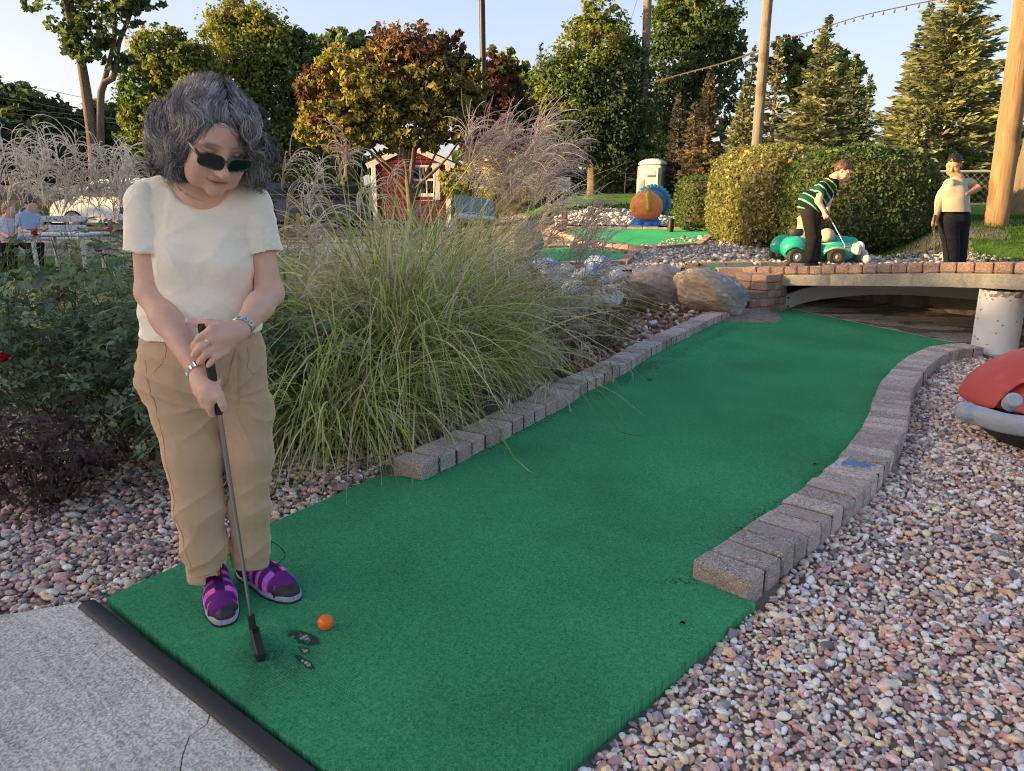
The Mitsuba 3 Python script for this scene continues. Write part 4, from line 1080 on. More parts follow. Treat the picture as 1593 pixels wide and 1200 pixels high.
for i, (y, h, w) in enumerate([(-0.2, 8.8, 'first'), (2.4, 7.6, 'second'), (5.4, 9.0, 'third'), (8.4, 6.3, 'fourth'), (10.2, 6.0, 'fifth'), (13.4, 5.4, 'sixth'), (17, 5.6, 'seventh'), (21, 5.2, 'last')]):
    k = thing('tall_shrub', f'tall shrub out of the picture left of the course, {w} of its row', 'shrub', 'shrubs left of the course')
    B = [(np.array([-31.5, y, h * 0.46]), np.array([1.4, 1.9, h * 0.5]), 0), (np.array([-31, y + .9, h * .40]), np.array([1.5, 1.6, h * .46]), 0)]
    m, c = leaf_cloud(B, 3000, 0.22, [DARK + GREEN], 210 + i, 0.3, 0.15)
    obj('foliage', m, 'mat_leaf', k, False, c)

# ------------------------------------------------------------------ hedges
def hedge(label, c, r, n, pal, seed, e=4.0, size=0.028, name='hedge', rot=0.0, rough=0.07):
    """A clipped shrub: a rounded block (superellipsoid) covered in small leaves over a solid core added to block light."""
    k = thing(name, label, 'hedge')
    g = np.random.default_rng(seed)
    c, r = np.asarray(c, float), np.asarray(r, float)
    d = nrm(g.normal(size=(n * 2, 3)) * r); d = nrm(d / r)
    def surf(d):
        s = (np.abs(d) ** e).sum(1) ** (-1 / e)
        return d * s[:, None]
    q = surf(d)
    P = q * r
    nn = nrm(np.sign(q) * np.abs(q) ** (e - 1) / r)
    keep = P[:, 2] > -r[2] * 0.985
    P, nn = P[keep][:n], nn[keep][:n]
    lump = meshkit.fbm((P + c) * 2.4, 3) - 0.5
    P = P + nn * (lump * rough * 2.6 + g.normal(0, 0.022, len(P)) - 0.02)[:, None]
    N = nrm(nn * 0.55 + g.normal(size=P.shape) * 0.75 + [0, 0, 0.25])
    U = nrm(np.cross(N, g.normal(size=P.shape))); V = np.cross(N, U)
    s = size * np.exp(g.normal(0, 0.25, len(P)))[:, None]
    ca, sa = math.cos(rot), math.sin(rot); Rz = np.array([[ca, -sa, 0], [sa, ca, 0], [0, 0, 1]])
    m = quads(P @ Rz.T + c, (U * s) @ Rz.T, (V * s * 0.62) @ Rz.T, 0.25)
    pal = np.array(pal)
    C = pal[g.integers(len(pal), size=len(P))] * np.exp(g.normal(0, 0.25, (len(P), 1)))
    obj('foliage', m, 'mat_leaf', k, False, np.repeat(C, 4, 0))
    core = trimesh.creation.icosphere(subdivisions=4)  # opaque brown core, added inside the leaves so light does not pass through
    v = surf(nrm(np.array(core.vertices))) * (r - 0.11)
    v += nrm(v) * ((meshkit.fbm((v + c) * 2.4, 3) - 0.5) * rough * 2.4)[:, None]
    obj('branches', (v @ Rz.T + c, np.array(core.faces)), 'mat_twigs', k, True)
    return k
mat('twigs', proc(lambda p, n, uv: mix((0.075, 0.06, 0.04), (0.15, 0.125, 0.085), noise(p.x * 40, p.y * 40, p.z * 40))), 0.95, 0.05)
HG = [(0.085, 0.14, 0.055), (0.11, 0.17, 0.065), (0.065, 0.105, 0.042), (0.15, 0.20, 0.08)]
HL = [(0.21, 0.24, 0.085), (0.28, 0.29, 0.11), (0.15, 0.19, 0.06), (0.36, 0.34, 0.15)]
c = at(1103, 315, 18.4); zb = gzf(c[0], c[1])
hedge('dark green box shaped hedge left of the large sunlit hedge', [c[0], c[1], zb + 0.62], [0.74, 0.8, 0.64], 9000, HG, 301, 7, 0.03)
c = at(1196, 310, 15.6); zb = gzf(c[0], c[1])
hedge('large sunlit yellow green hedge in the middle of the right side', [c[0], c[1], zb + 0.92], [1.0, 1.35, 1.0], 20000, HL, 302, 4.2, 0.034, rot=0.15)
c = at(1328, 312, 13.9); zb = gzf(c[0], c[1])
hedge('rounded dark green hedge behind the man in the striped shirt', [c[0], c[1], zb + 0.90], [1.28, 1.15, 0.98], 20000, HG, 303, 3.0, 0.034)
c = at(1030, 330, 24); zb = gzf(c[0], c[1])

# ------------------------------------------------------------------ shrubs beside the woman
def rose(label, x0, y0, r, h, n, seed, pal, size, name='rose_shrub', flowers=(), cat='shrub'):
    k = thing(name, label, cat)
    g = np.random.default_rng(seed)
    stems, P, D = [], [], []
    for i in range(26):
        a, q = g.uniform(0, 6.283), r * math.sqrt(g.uniform(0.02, 1))
        b = np.array([x0 + 0.3 * q * math.cos(a), y0 + 0.3 * q * math.sin(a), 0]); b[2] = gzf(b[0], b[1]) - 0.02
        e = np.array([x0 + q * math.cos(a), y0 + q * math.sin(a), h * g.uniform(0.45, 1.0) * (1 - 0.25 * (q / r) ** 2)])
        m = (b + e) / 2 + g.normal(0, 0.05, 3) + [0, 0, 0.1]
        s = spline([b, m, e], 9); stems.append(tube(s, np.linspace(0.006, 0.0025, 9), 4, False))
        P.append(s[3:]); D.append(np.gradient(s, axis=0)[3:])
    obj('stems', cat_(stems), 'mat_bark', k, True)
    P, D = np.vstack(P), nrm(np.vstack(D))
    i = g.integers(len(P), size=n // 5)
    c = P[i] + g.normal(0, 0.075, (len(i), 3)); c[:, 2] = np.maximum(c[:, 2], 0.01)
    # compound leaves: five leaflets round each point
    ax = nrm(g.normal(size=c.shape) + [0, 0, 0.3]); N = nrm(g.normal(size=c.shape) * 0.6 + [0, 0, 0.9] + (c - [x0, y0, 0]) * 0.6)
    ax = nrm(ax - N * (ax * N).sum(1, keepdims=True)); sd = np.cross(N, ax)
    PP, UU, VV = [], [], []
    s0 = size * np.exp(g.normal(0, 0.22, (len(c), 1)))
    for an, dist in ((0, 1.6), (0.9, 1.2), (-0.9, 1.2), (1.4, 0.3), (-1.4, 0.3)):
        d = ax * math.cos(an) + sd * math.sin(an)
        o = c + ax * s0 * (dist - 0.8) + d * s0 * 0.95
        u = nrm(d + N * g.normal(-0.15, 0.25, (len(c), 1)))
        PP.append(o); UU.append(u * s0); VV.append(nrm(np.cross(u, N) + g.normal(0, 0.2, c.shape)) * s0 * 0.55)
    m = quads(np.vstack(PP), np.vstack(UU), np.vstack(VV), -0.3)
    pal = np.array(pal)
    col = np.tile(pal[g.integers(len(pal), size=len(c))] * np.exp(g.normal(0, 0.25, (len(c), 1))), (5, 1)) * np.exp(g.normal(0, 0.12, (5 * len(c), 1)))
    obj('foliage', m, 'mat_leaf', k, False, np.repeat(np.clip(col, .004, .8), 4, 0))
    for f, col in flowers:
        f = np.asarray(f, float)
        n2 = 16; dd = nrm(g.normal(size=(n2, 3)) * 0.9 + [0, -0.6, 0.6]); u = nrm(np.cross(dd, g.normal(size=(n2, 3))))
        m = quads(f + dd * 0.014 * g.uniform(0.6, 1.3, (n2, 1)), u * 0.020, np.cross(dd, u) * 0.017, 0.4)
        obj('flower', m, 'mat_leaf', k, False, np.repeat(np.array(col) * np.exp(g.normal(0, 0.15, (n2, 1))), 4, 0))
    return k
RO = [(0.16, 0.24, 0.15), (0.21, 0.29, 0.18), (0.12, 0.19, 0.12), (0.26, 0.34, 0.19), (0.20, 0.26, 0.20)]
PK, RD = (0.62, 0.03, 0.22), (0.42, 0.03, 0.05)
rose('dark leaved rose shrub with pink flowers immediately left of the woman', -1.72, 3.45, 0.58, 1.14, 7400, 401, RO, 0.021, flowers=[(at(96, 462, 3.5), PK)])
rose('rose shrub with red hips at the left edge, behind the pink flower', -2.25, 3.75, 0.62, 1.12, 6200, 402, RO + [(0.10, 0.15, 0.05)], 0.021, flowers=[(at(20, 470, 3.5), RD), (at(6, 555, 3.2), RD), (at(152, 385, 4.0), RD), (at(175, 352, 4.2), PK)])
rose('rose shrub hidden behind the hips of the woman', -1.15, 3.85, 0.4, 0.85, 2600, 403, RO, 0.02)
rose('higher loose rose shrub behind the shoulder of the woman', -2.3, 4.6, 0.7, 1.15, 4200, 404, RO + [(0.12, 0.16, 0.05), (0.09, 0.13, 0.04)], 0.023, flowers=[(at(55, 362, 5), (0.45, 0.06, 0.05))])
rose('low purple leaved shrub at the left edge near the gravel', -1.98, 2.9, 0.34, 0.38, 1300, 405, [(0.09, 0.065, 0.07), (0.11, 0.085, 0.085), (0.085, 0.08, 0.07), (0.14, 0.10, 0.105)], 0.02, name='barberry_shrub')
rose('low green seedling shrub at the foot of the dark rose', -1.35, 3.02, 0.22, 0.36, 900, 406, RO + [(0.09, 0.15, 0.05)], 0.017, name='weed_plant', cat='plant')
# ------------------------------------------------------------------ small and large objects of the course
def vcol(mesh, c):
    n = len(mesh.vertices) if hasattr(mesh, 'vertices') else len(mesh[0])
    return np.tile(np.array(c, float), (n, 1))

b = gp(507, 979)
ball = trimesh.creation.icosphere(subdivisions=5)
v = np.array(ball.vertices)
gold = np.pi * (3 - 5 ** .5); i = np.arange(200)
zz = 1 - 2 * (i + .5) / 200; dim = np.stack([np.sqrt(1 - zz ** 2) * np.cos(gold * i), np.sqrt(1 - zz ** 2) * np.sin(gold * i), zz], 1)
dd = np.arccos(np.clip((v @ dim.T).max(1), -1, 1))
v = v * (0.0225 - 0.0005 * sst(0.09, 0.02, dd))[:, None] + [b[0], b[1], 0.0222]
k = obj('golf_ball', (v, np.array(ball.faces)), 'mat_gloss', None, True, vcol(ball, (0.95, 0.17, 0.012)))
tag(k, 'orange golf ball lying by the worn patch of turf', 'golf ball')

def boulder(name, label, c, r, rot, seed, colf, cat='boulder', group=None, amp=0.17, sub=5):
    m = trimesh.creation.icosphere(subdivisions=sub); v = np.array(m.vertices)
    n = meshkit.fbm(v * 1.4 + seed, 4) - 0.5; n2 = meshkit.fbm(v * [6, 6, 14] + seed, 3) - 0.5
    for d in nrm(np.random.default_rng(seed).normal(size=(6, 3))):
        v = v - np.maximum((v @ d)[:, None] - 0.78, 0) * d * 0.9
    v = v * (1 + amp * n * 1.6 + 0.07 * n2)[:, None] * np.array(r)
    ca, sa = math.cos(rot[0]), math.sin(rot[0]); cb, sb = math.cos(rot[1]), math.sin(rot[1])
    v = v @ np.array([[cb, 0, -sb], [0, 1, 0], [sb, 0, cb]]) @ np.array([[ca, sa, 0], [-sa, ca, 0], [0, 0, 1]])
    v = v + np.asarray(c, float)
    k = obj(name, (v, np.array(m.faces)), 'mat_rock', None, True, colf(v, np.array(m.vertices)))
    return tag(k, label, cat, group)
bump('rock', VC, lambda p, n, uv: fbm(p.x * 40, p.y * 40, p.z * 40, 3), 0.012, 0.85, 0.25)
def rock_tan(v, u):
    n = meshkit.fbm(v * 9, 4); s = meshkit.fbm(v * [14, 14, 40] + 5, 3)
    tan, grey = np.array([0.42, 0.33, 0.24]), np.array([0.27, 0.275, 0.30])
    k = sst(0.0, 0.35, v[:, 0] - c0[0] + 0.5 * (n - 0.5) + 0.3 * (v[:, 2] - c0[2]))
    c = tan * (1 - k[:, None]) + grey * k[:, None]
    c = c * (0.6 + 0.8 * s[:, None])
    q = sst(0.60, 0.72, meshkit.fbm(v * [22, 22, 22] + 3, 3))[:, None]
    return c * (1 - q) + np.array([0.5, 0.48, 0.45]) * q
def rock_grey(v, u):
    n = meshkit.fbm(v * 12, 4)[:, None]; q = sst(0.58, 0.7, meshkit.fbm(v * 25 + 3, 3))[:, None]
    c = np.array([0.27, 0.25, 0.255]) * (0.5 + n)
    return c * (1 - q * .6) + np.array([0.42, 0.38, 0.37]) * q * .6
c0 = at(1107, 458, 7.9)
boulder('boulder', 'tan and grey boulder leaning against the stepped brick pier', c0, (0.47, 0.30, 0.25), (0.25, 0.35), 3, rock_tan)
c1 = at(1045, 455, 8.5)
boulder('boulder', 'dark grey boulder left of and behind the tan boulder', c1, (0.52, 0.34, 0.31), (0.1, 0.28), 8, rock_grey)
boulder('boulder', 'brown boulder mostly hidden under the small plume tuft', at(985, 462, 7.9), (0.24, 0.2, 0.16), (0.1, 0.1), 9, lambda v, u: np.array([0.16, 0.12, 0.085]) * (0.5 + meshkit.fbm(v * 12, 4)[:, None]))
boulder('boulder', 'rounded mauve grey boulder showing behind the striped grass', at(822, 372, 11.5), (0.26, 0.22, 0.3), (0, 0), 12, lambda v, u: np.array([0.25, 0.24, 0.26]) * (0.6 + 0.8 * meshkit.fbm(v * 9, 4)[:, None]))
g = np.random.default_rng(33)
for i, (px, py, Y) in enumerate([(856, 425, 8.6), (880, 420, 9.0), (905, 432, 8.4), (925, 422, 9.0), (940, 440, 8.2), (895, 450, 7.9), (920, 460, 7.6), (870, 440, 8.2), (945, 462, 7.5), (905, 475, 7.3), (930, 410, 9.4), (960, 430, 8.7), (850, 412, 9.2), (885, 465, 7.6)]):
    col = [np.array([0.26, 0.40, 0.66]), np.array([0.34, 0.47, 0.68]), np.array([0.62, 0.64, 0.66])][i % 3]
    boulder('painted_rock', ['sky blue painted rock showing through the purple plumes', 'pale powder blue painted rock showing through the purple plumes', 'white painted rock among the blue ones behind the striped grass'][i % 3], at(px, py, Y), np.array([0.16, 0.13, 0.09]) * g.uniform(0.7, 1.25), (g.uniform(0, 3), g.normal(0, .2)), 40 + i, lambda v, u, c=col: c * (0.75 + 0.5 * meshkit.fbm(v * 14, 3)[:, None]), 'rock', ['sky blue painted rocks', 'powder blue painted rocks', 'white painted rocks'][i % 3], 0.3, 3)

# red sculpted figure at the right edge
red = thing('red_sculpture', 'rounded red concrete car front with grey bumper standing in the gravel at the right edge', 'sculpture')
C = at(1712, 636, 3.72)
F = Field(C - [0.80, 0.80, 0.5], C + [0.80, 0.75, 0.6], 0.0105)
dn = nrm(np.array([-0.60, -0.76, 0.24])); rx = nrm(np.cross(dn, [0, 0, 1])); Rd = np.stack([rx, np.cross(dn, rx), dn], 1)
F.el(C, (0.70, 0.52, 0.36), None, 0.01)
F.el(C + dn * 0.20 + np.array([0.06, 0, -0.05]), (0.60, 0.45, 0.31), None, 0.015, True)
F.el(C + np.array([0.02, 0, -0.01]), (0.665, 0.487, 0.336), None, 0.02)
F.plane(C + [0, 0, 0.03], (0, 0, -1), 0.02)
v, f = F.mesh(2)
sc_ = sst(0.55, 0.7, meshkit.fbm(v * 9, 4))[:, None]
obj('body', (v, f), 'mat_sculpt', red, True, np.array([0.50, 0.075, 0.06]) * (1 - .25 * sc_) + np.array([0.55, 0.22, 0.18]) * .25 * sc_)
bump('sculpt', VC, lambda p, n, uv: fbm(p.x * 60, p.y * 60, p.z * 60, 2), 0.004, 0.5, 0.4)
bp = spline([at(1503, 642, 3.38), at(1525, 648, 3.30), at(1560, 658, 3.2), at(1600, 664, 3.12), at(1660, 668, 3.08), at(1740, 668, 3.1)], 26)
F = Field(bp.min(0) - 0.12, bp.max(0) + 0.12, 0.008)
for i in range(25):
    F.rc(bp[i], bp[i + 1], 0.048, 0.048, 0.01, ((0.5, 0.8, 0.2), 1.8))
F.el(at(1503, 641, 3.34), (0.05, 0.05, 0.045), k=0.006)
v, f = F.mesh(2)
obj('bumper', (v, f), 'mat_sculpt', red, True, vcol((v, f), (0.34, 0.38, 0.45)) * (0.85 + 0.3 * meshkit.fbm(v * 12, 3)[:, None]))
c = at(1577, 623, 3.30)
M = frame(nrm(np.array([-0.25, -0.75, 0.6])))
v, f = lathe([(1e-4, 0.014), (0.016, 0.013), (0.021, 0.018), (0.032, 0.015), (0.037, 0.006), (0.037, -0.05)], 28, M, c)
obj('lamp_boss', (v, f), 'mat_sculpt', red, True, vcol((v, f), (0.36, 0.40, 0.46)), label='grey oval boss on the red body')
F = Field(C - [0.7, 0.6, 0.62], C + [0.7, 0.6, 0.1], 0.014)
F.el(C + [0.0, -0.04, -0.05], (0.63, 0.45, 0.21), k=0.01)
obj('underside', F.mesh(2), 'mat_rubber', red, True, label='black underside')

# turkey
tk = thing('turkey_sculpture', 'orange turkey sculpture with blue fan tail on a bright blue base', 'sculpture')
C = at(1006, 319, 20); s = 20 / FOC * 1.0
def px(dx, dz, dy=0.0):
    return C + np.array([dx * s, dy, dz * s])
F = Field(px(-40, -40, -0.8), px(40, 40, 0.8), 0.022)
F.el(px(-1, 0), (0.42, 0.40, 0.36), k=0.02); F.el(px(0, -10), (0.38, 0.38, 0.25), k=0.1)
F.el(px(18, -2, -0.05), (0.10, 0.2, 0.2), k=0.04); F.el(px(-19, -2, -0.05), (0.10, 0.2, 0.2), k=0.04)
v, f = F.mesh(2)
obj('body', (v, f), 'mat_paint', tk, True, vcol((v, f), (0.74, 0.28, 0.085)) * (0.75 + 0.5 * meshkit.fbm(v * 9, 3)[:, None]))
F = Field(px(-12, -14, -0.7), px(12, 26, 0.1), 0.014)
F.rc(px(-2, 8, -0.36), px(-3, 21, -0.34), 0.085, 0.075, 0.03); F.rc(px(-3, 15, -0.42), px(-5, 9, -0.55), 0.05, 0.012, 0.02)
F.rc(px(-3, 12, -0.44), px(-2, -6, -0.44), 0.035, 0.05, 0.03)
v, f = F.mesh(2)
yl = ((v[:, 1] < C[1] - 0.41) | (v[:, 2] < C[2] + 8 * s))[:, None]
obj('head', (v, f), 'mat_paint', tk, True, np.where(yl, (0.55, 0.42, 0.05), (0.48, 0.24, 0.04)), label='ochre head with yellow beak and wattle')
for ring, (r, col, w) in enumerate([(0.49, (0.04, 0.32, 0.38), 0.075), (0.42, (0.05, 0.10, 0.38), 0.08), (0.36, (0.04, 0.26, 0.30), 0.07)]):
    fans = []
    for a in np.linspace(-35, 215, 22):
        ca, sa = math.cos(math.radians(a)), math.sin(math.radians(a))
        o = px(11, 2, 0.22 - 0.05 * ring)
        e = o + np.array([ca, 0.05, sa]) * r
        F2 = trimesh.creation.icosphere(subdivisions=2); q = np.array(F2.vertices) * [w, 0.035, r * 0.3]
        M = np.stack([np.array([-sa, 0, ca]), np.array([0, 1.0, 0]), np.array([ca, 0, sa])], 1)
        fans.append((q @ M.T + o + np.array([ca, 0, sa]) * (r - 0.12), np.array(F2.faces)))
    m = cat_(fans)
    obj('tail_feathers', m, 'mat_paint', tk, True, vcol(m, col))
F = Field(px(-30, -60, -0.6), px(30, -12, 0.6), 0.022)
F.rc(px(-10, -24), px(10, -24), 0.17, 0.17, 0.05, ((0, 0, 1), 1.0)); F.rc(px(-14, -33), px(14, -33), 0.2, 0.2, 0.05)
for a in np.linspace(0, 6.283, 9)[:-1]:
    F.el(px(17 * math.cos(a), -30, 0.3 * math.sin(a)), (0.11, 0.11, 0.1), k=0.03)
v, f = F.mesh(1)
obj('base', (v, f), 'mat_paint', tk, True, vcol((v, f), (0.03, 0.20, 0.62)))

# turquoise cartoon car
tc = thing('car_sculpture', 'turquoise toy like car sculpture with cream seats behind the man', 'sculpture')
D = 11.6
def L(x, y, dy=0.0):
    p = at(x, y, D); p[1] += dy; return p
p0, p1 = L(1195, 412), L(1360, 330)
F = Field([p0[0], D - 0.75, p0[2] - 0.1], [p1[0], D + 0.75, p1[2]], 0.014)
for dy in (-0.28, 0.28):
    F.el(L(1228, 384, dy), (0.20, 0.13, 0.17), k=0.03)
    F.el(L(1292, 390, dy), (0.26, 0.13, 0.15), k=0.03)
F.rc(L(1232, 385), L(1310, 388), 0.18, 0.16, 0.04)
F.rc(L(1275, 376), L(1325, 379), 0.13, 0.10, 0.05)
F.rc(L(1245, 368), L(1262, 372), 0.13, 0.13, 0.04, ((0, 0, 1), 1.3))
F.el(L(1258, 362), (0.22, 0.26, 0.12), k=0.03, cut=True)
for x in (1223, 1283):
    F.rc(L(x, 397, -0.6), L(x, 397, -0.36), 0.135, 0.135, 0.005, cut=True)
    F.rc(L(x, 397, 0.6), L(x, 397, 0.36), 0.135, 0.135, 0.005, cut=True)
v, f = F.mesh(2)
obj('body', (v, f), 'mat_gloss', tc, True, np.array([0.02, 0.34, 0.27]) * (0.8 + 0.4 * meshkit.fbm(v * 6, 3)[:, None]))
def wheel(parent, c, axis, r, w, hub):
    M = frame(axis, (0, 0, 1))
    k = obj('wheel', lathe([(r * .55, -w / 2), (r * .9, -w / 2), (r, -w * .3), (r, w * .3), (r * .9, w / 2), (r * .55, w / 2), (r * .5, w * .3), (r * .5, -w * .3), (r * .55, -w / 2)], 28, M, c), 'mat_rubber', parent, 40)
    h = lathe([(1e-4, w * .5), (r * .2, w * .5), (r * .3, w * .36), (r * .5, w * .4), (r * .58, w * .3), (r * .58, -w * .3), (1e-4, -w * .3)], 24, M, c)
    obj('hub', h, 'mat_paint', k, 40, vcol(h, hub))
for x, hub in ((1223, (0.6, 0.62, 0.66)), (1283, (0.48, 0.36, 0.2))):
    wheel(tc, L(x, 397, -0.40), (0, -1, 0), 0.125, 0.13, hub)
    wheel(tc, L(x, 397, 0.40), (0, 1, 0), 0.125, 0.13, hub)
st = tube(spline([L(1266, 379, -0.27), L(1285, 377, -0.30), L(1310, 378.5, -0.25)], 10), 0.016, 6)
obj('trim', st, 'mat_paint', tc, True, vcol(st, (0.6, 0.52, 0.33)))
st = tube(spline([L(1268, 389, -0.40), L(1280, 383.5, -0.42), L(1296, 385, -0.40), L(1308, 388, -0.36)], 12), 0.017, 6)
obj('trim', st, 'mat_paint', tc, True, vcol(st, (0.6, 0.52, 0.33)))
F = Field(L(1300, 412, -0.75), L(1360, 365, 0.75), 0.014)
F.rc(L(1328, 400, -0.45), L(1336, 400, 0.42), 0.065, 0.065, 0.02, ((1, 0, 0), 1.3))
F.rc(L(1330, 385, -0.18), L(1333, 385, 0.18), 0.10, 0.10, 0.03, ((1, 0, 0), 1.8))
F.rc(L(1331, 394, -0.3), L(1334, 394, 0.3), 0.07, 0.07, 0.03, ((1, 0, 0), 1.4))
v, f = F.mesh(1)
obj('grille', (v, f), 'mat_paint', tc, True, vcol((v, f), (0.46, 0.48, 0.52)))
for dy, x, y in ((-0.38, 1315, 386), (0.36, 1341, 389)):
    h = lathe([(1e-4, 0.05), (0.05, 0.045), (0.07, 0.06), (0.085, 0.04), (0.085, -0.05), (1e-4, -0.08)], 22, frame((0.8, -0.6, 0)), L(x, y, dy))
    obj('headlight', h, 'mat_gloss', tc, True, vcol(h, (0.62, 0.6, 0.52)))
F = Field(L(1235, 385, -0.5), L(1305, 328, 0.5), 0.014)
F.rc(L(1249, 364), L(1248, 345), 0.12, 0.10, 0.04); F.rc(L(1282, 366, -.1), L(1292, 366, .1), 0.11, 0.10, 0.04)
v, f = F.mesh(1)
obj('seats', (v, f), 'mat_matte', tc, True, vcol((v, f), (0.50, 0.42, 0.32)) * (0.8 + 0.4 * meshkit.fbm(v * 9, 3)[:, None]), label='cream rounded seats and figure in the open car')
wheel(tc, L(1238, 361), (0, 0, 1), 0.13, 0.10, (0.4, 0.4, 0.4))

# ------------------------------------------------------------------ poles, wires
def pole_mesh(a, b, r0, r1, n=14, seed=0, wob=0.03):
    P = spline([a, b], 30)
    v, f = tube(P, np.linspace(r0, r1, 30), n)
    nz = meshkit.fbm(v * [7, 7, 0.8] + seed, 3) - 0.5
    return v + nrm(v - np.vstack([np.repeat(P, n, 0), P[:1], P[-1:]]) + 1e-9) * (nz * wob * 2)[:, None], f
def wood(c0, c1):
    def f(p, n, uv):
        a = fbm(p.x * 14, p.y * 14, p.z * 0.7, 4)
        k = noise(p.x * 70, p.y * 70, p.z * 3)
        s = smoothstep(0.62, 0.78, noise(p.x * 5, p.y * 5, p.z * 2.2))
        return mix(mix(c0, c1, a) * (0.75 + 0.5 * k), mi.Color3f(0.10, 0.06, 0.035), s * 0.55)
    return f
mat('new_wood', proc(wood((0.16, 0.10, 0.055), (0.29, 0.20, 0.12))), 0.85, 0.2)
mat('old_wood', proc(wood((0.13, 0.115, 0.095), (0.25, 0.22, 0.17))), 0.9, 0.15)
def upto(px0, py0, px1, py1, Y, top):
    a, b = at(px0, py0, Y), at(px1, py1, Y)
    d = (b - a) / (b[2] - a[2])
    return a + d * (gzf(a[0], a[1]) - 0.2 - a[2]), a + d * (top - a[2])
a, b = upto(1551, 338, 1597, 0, 13, 8.5)
k = thing('utility_pole', 'thick orange brown wooden pole at the right edge in evening sun', 'pole')
obj('post', pole_mesh(a, b, 0.185, 0.165, 18, 1), 'mat_new_wood', k, True)
w = spline([at(1567, 336, 13), at(1573, 290, 13), at(1597, 150, 13.4), at(1630, 0, 13.8)], 20)
obj('ground_wire_guard', tube(w, 0.018, 6), 'mat_metal', k, True)
a, b = upto(1176.5, 234, 1194.5, 0, 24, 13)
k = thing('utility_pole', 'grey brown wooden pole rising behind the sunlit hedge', 'pole')
obj('post', pole_mesh(a, b, 0.165, 0.13, 14, 2, 0.02), 'mat_old_wood', k, True)
poleB = b
a, b = upto(998, 254, 1007.6, 0, 44, 17)
k = thing('utility_pole', 'thin greenish wooden pole behind the grey toilet cabin', 'pole')
obj('post', pole_mesh(a, b, 0.26, 0.2, 14, 3, 0.02), 'mat_old_wood', k, True)
a, b = upto(752.4, 180, 749.4, 0, 28, 12)
k = thing('lamp_post', 'slim black metal post in front of the dark red tree', 'pole')
obj('post', tube([a, a + [0, 0, 2], b], [0.12, 0.11, 0.10], 12), 'mat_dark_plastic', k, True)
def sag(p, q, s, n=30):
    t = np.linspace(0, 1, n)[:, None]
    return p * (1 - t) + q * t - np.array([0, 0, 1.0]) * s * 4 * t * (1 - t)
def string(label, pts, r, bulbs=True, n=46):
    k = thing('string_lights' if bulbs else 'power_line', label, 'string lights' if bulbs else 'wire')
    P = spline(pts, n)
    obj('cable', tube(P, r, 5), 'mat_wire', k, True)
    if bulbs:
        for q in P[2:-2:2]:
            obj('bulb', lathe([(1e-4, -0.09), (0.022, -0.075), (0.028, -0.05), (0.014, -0.02), (0.012, 0.01), (1e-4, 0.012)], 8, None, q), 'mat_bulb', k, True)
    return k
mat('wire', (0.05, 0.048, 0.045), 0.7, 0.3)
mat('bulb', (0.16, 0.13, 0.10), 0.3, 0.5)
string('string of unlit bulbs running from the thicker pole up to the top right', [at(1190, 68, 24), at(1260, 50, 21), at(1340, 25, 18), at(1455, 0, 15), at(1520, -16, 13.5)], 0.011)
string('thick cable with bulbs between the two wooden poles', [at(1003, 132, 44), at(1060, 116, 37), at(1120, 100, 30), at(1183, 79, 24)], 0.035, True, 30)
string('thin wire hanging from the upper left of the thin pole', [at(998, -20, 44), at(982, 30, 44), at(974, 72, 44), at(966, 110, 44)], 0.010, False)
for i, (y0, y1, lb) in enumerate([(128, 160, 'upper thin power line across the sky at the left'), (152, 184, 'lower thin power line across the sky at the left'), (168, 186, 'upper pale power line before the far dark trees'), (176, 192, 'lower pale power line before the far dark trees')]):
    string(lb, [at(-30, y0 - 4, 48), at(60, y0 + (y1 - y0) * .3, 48), at(150, y1 - 4, 48), at(260, y1 + 12, 48)], 0.013, False)

# ------------------------------------------------------------------ toilet cabin, signs, fences
def at_ground(px, Y):
    p = at(px, 300, Y); p[2] = gzf(p[0], p[1]); return p
tl = thing('portable_toilet', 'grey portable toilet cabin with domed roof beside the thin pole', 'portable toilet')
o = at_ground(1014, 38); top = at(1014, 247, 38)[2]; Hc = top - o[2]
Rz = frame((0, 0, 1)); an = math.radians(-24); Rz = np.array([[math.cos(an), -math.sin(an), 0], [math.sin(an), math.cos(an), 0], [0, 0, 1]])
mat('cabin', (0.46, 0.48, 0.51), 0.5, 0.4); mat('cabin_roof', (0.55, 0.57, 0.60), 0.4, 0.3)
hb = min(Hc - 0.28, 2.1)
obj('walls', rbox(1.1, 1.1, hb, 0.05, Rz, o + [0, 0, hb / 2]), 'mat_cabin', tl, 30)
obj('door', rbox(0.78, 0.05, hb * 0.86, 0.02, Rz, o + Rz @ np.array([0.05, -0.61, hb * 0.47])), 'mat_cabin', tl, 30)
m = rbox(0.40, 0.02, 0.28, 0.01, Rz, o + Rz @ np.array([0.1, -0.645, hb * 0.72])); obj('notice', m, 'mat_paint', tl, 30, vcol(m, (0.55, 0.5, 0.5)), label='white and red notice on the door')
m = rbox(0.40, 0.02, 0.10, 0.01, Rz, o + Rz @ np.array([0.1, -0.65, hb * 0.655])); obj('notice', m, 'mat_paint', tl, 30, vcol(m, (0.28, 0.05, 0.08)))
for q in (-0.5, -0.25, 0, 0.25, 0.5):
    obj('rib', rbox(0.05, 0.05, hb * 0.9, 0.015, Rz, o + Rz @ np.array([-0.605, q, hb / 2])), 'mat_cabin', tl, 30)
dome = trimesh.creation.icosphere(subdivisions=3); v = np.array(dome.vertices); e = 5.0
sq = (np.abs(v[:, :2]) ** e).sum(1) ** (1 / e); k2 = np.where(sq > 1e-6, np.linalg.norm(v[:, :2], axis=1) / np.maximum(sq, 1e-6), 1)
v = np.column_stack([v[:, :2] * k2[:, None] * 0.66, np.maximum(v[:, 2], -0.1) * (Hc - hb)])
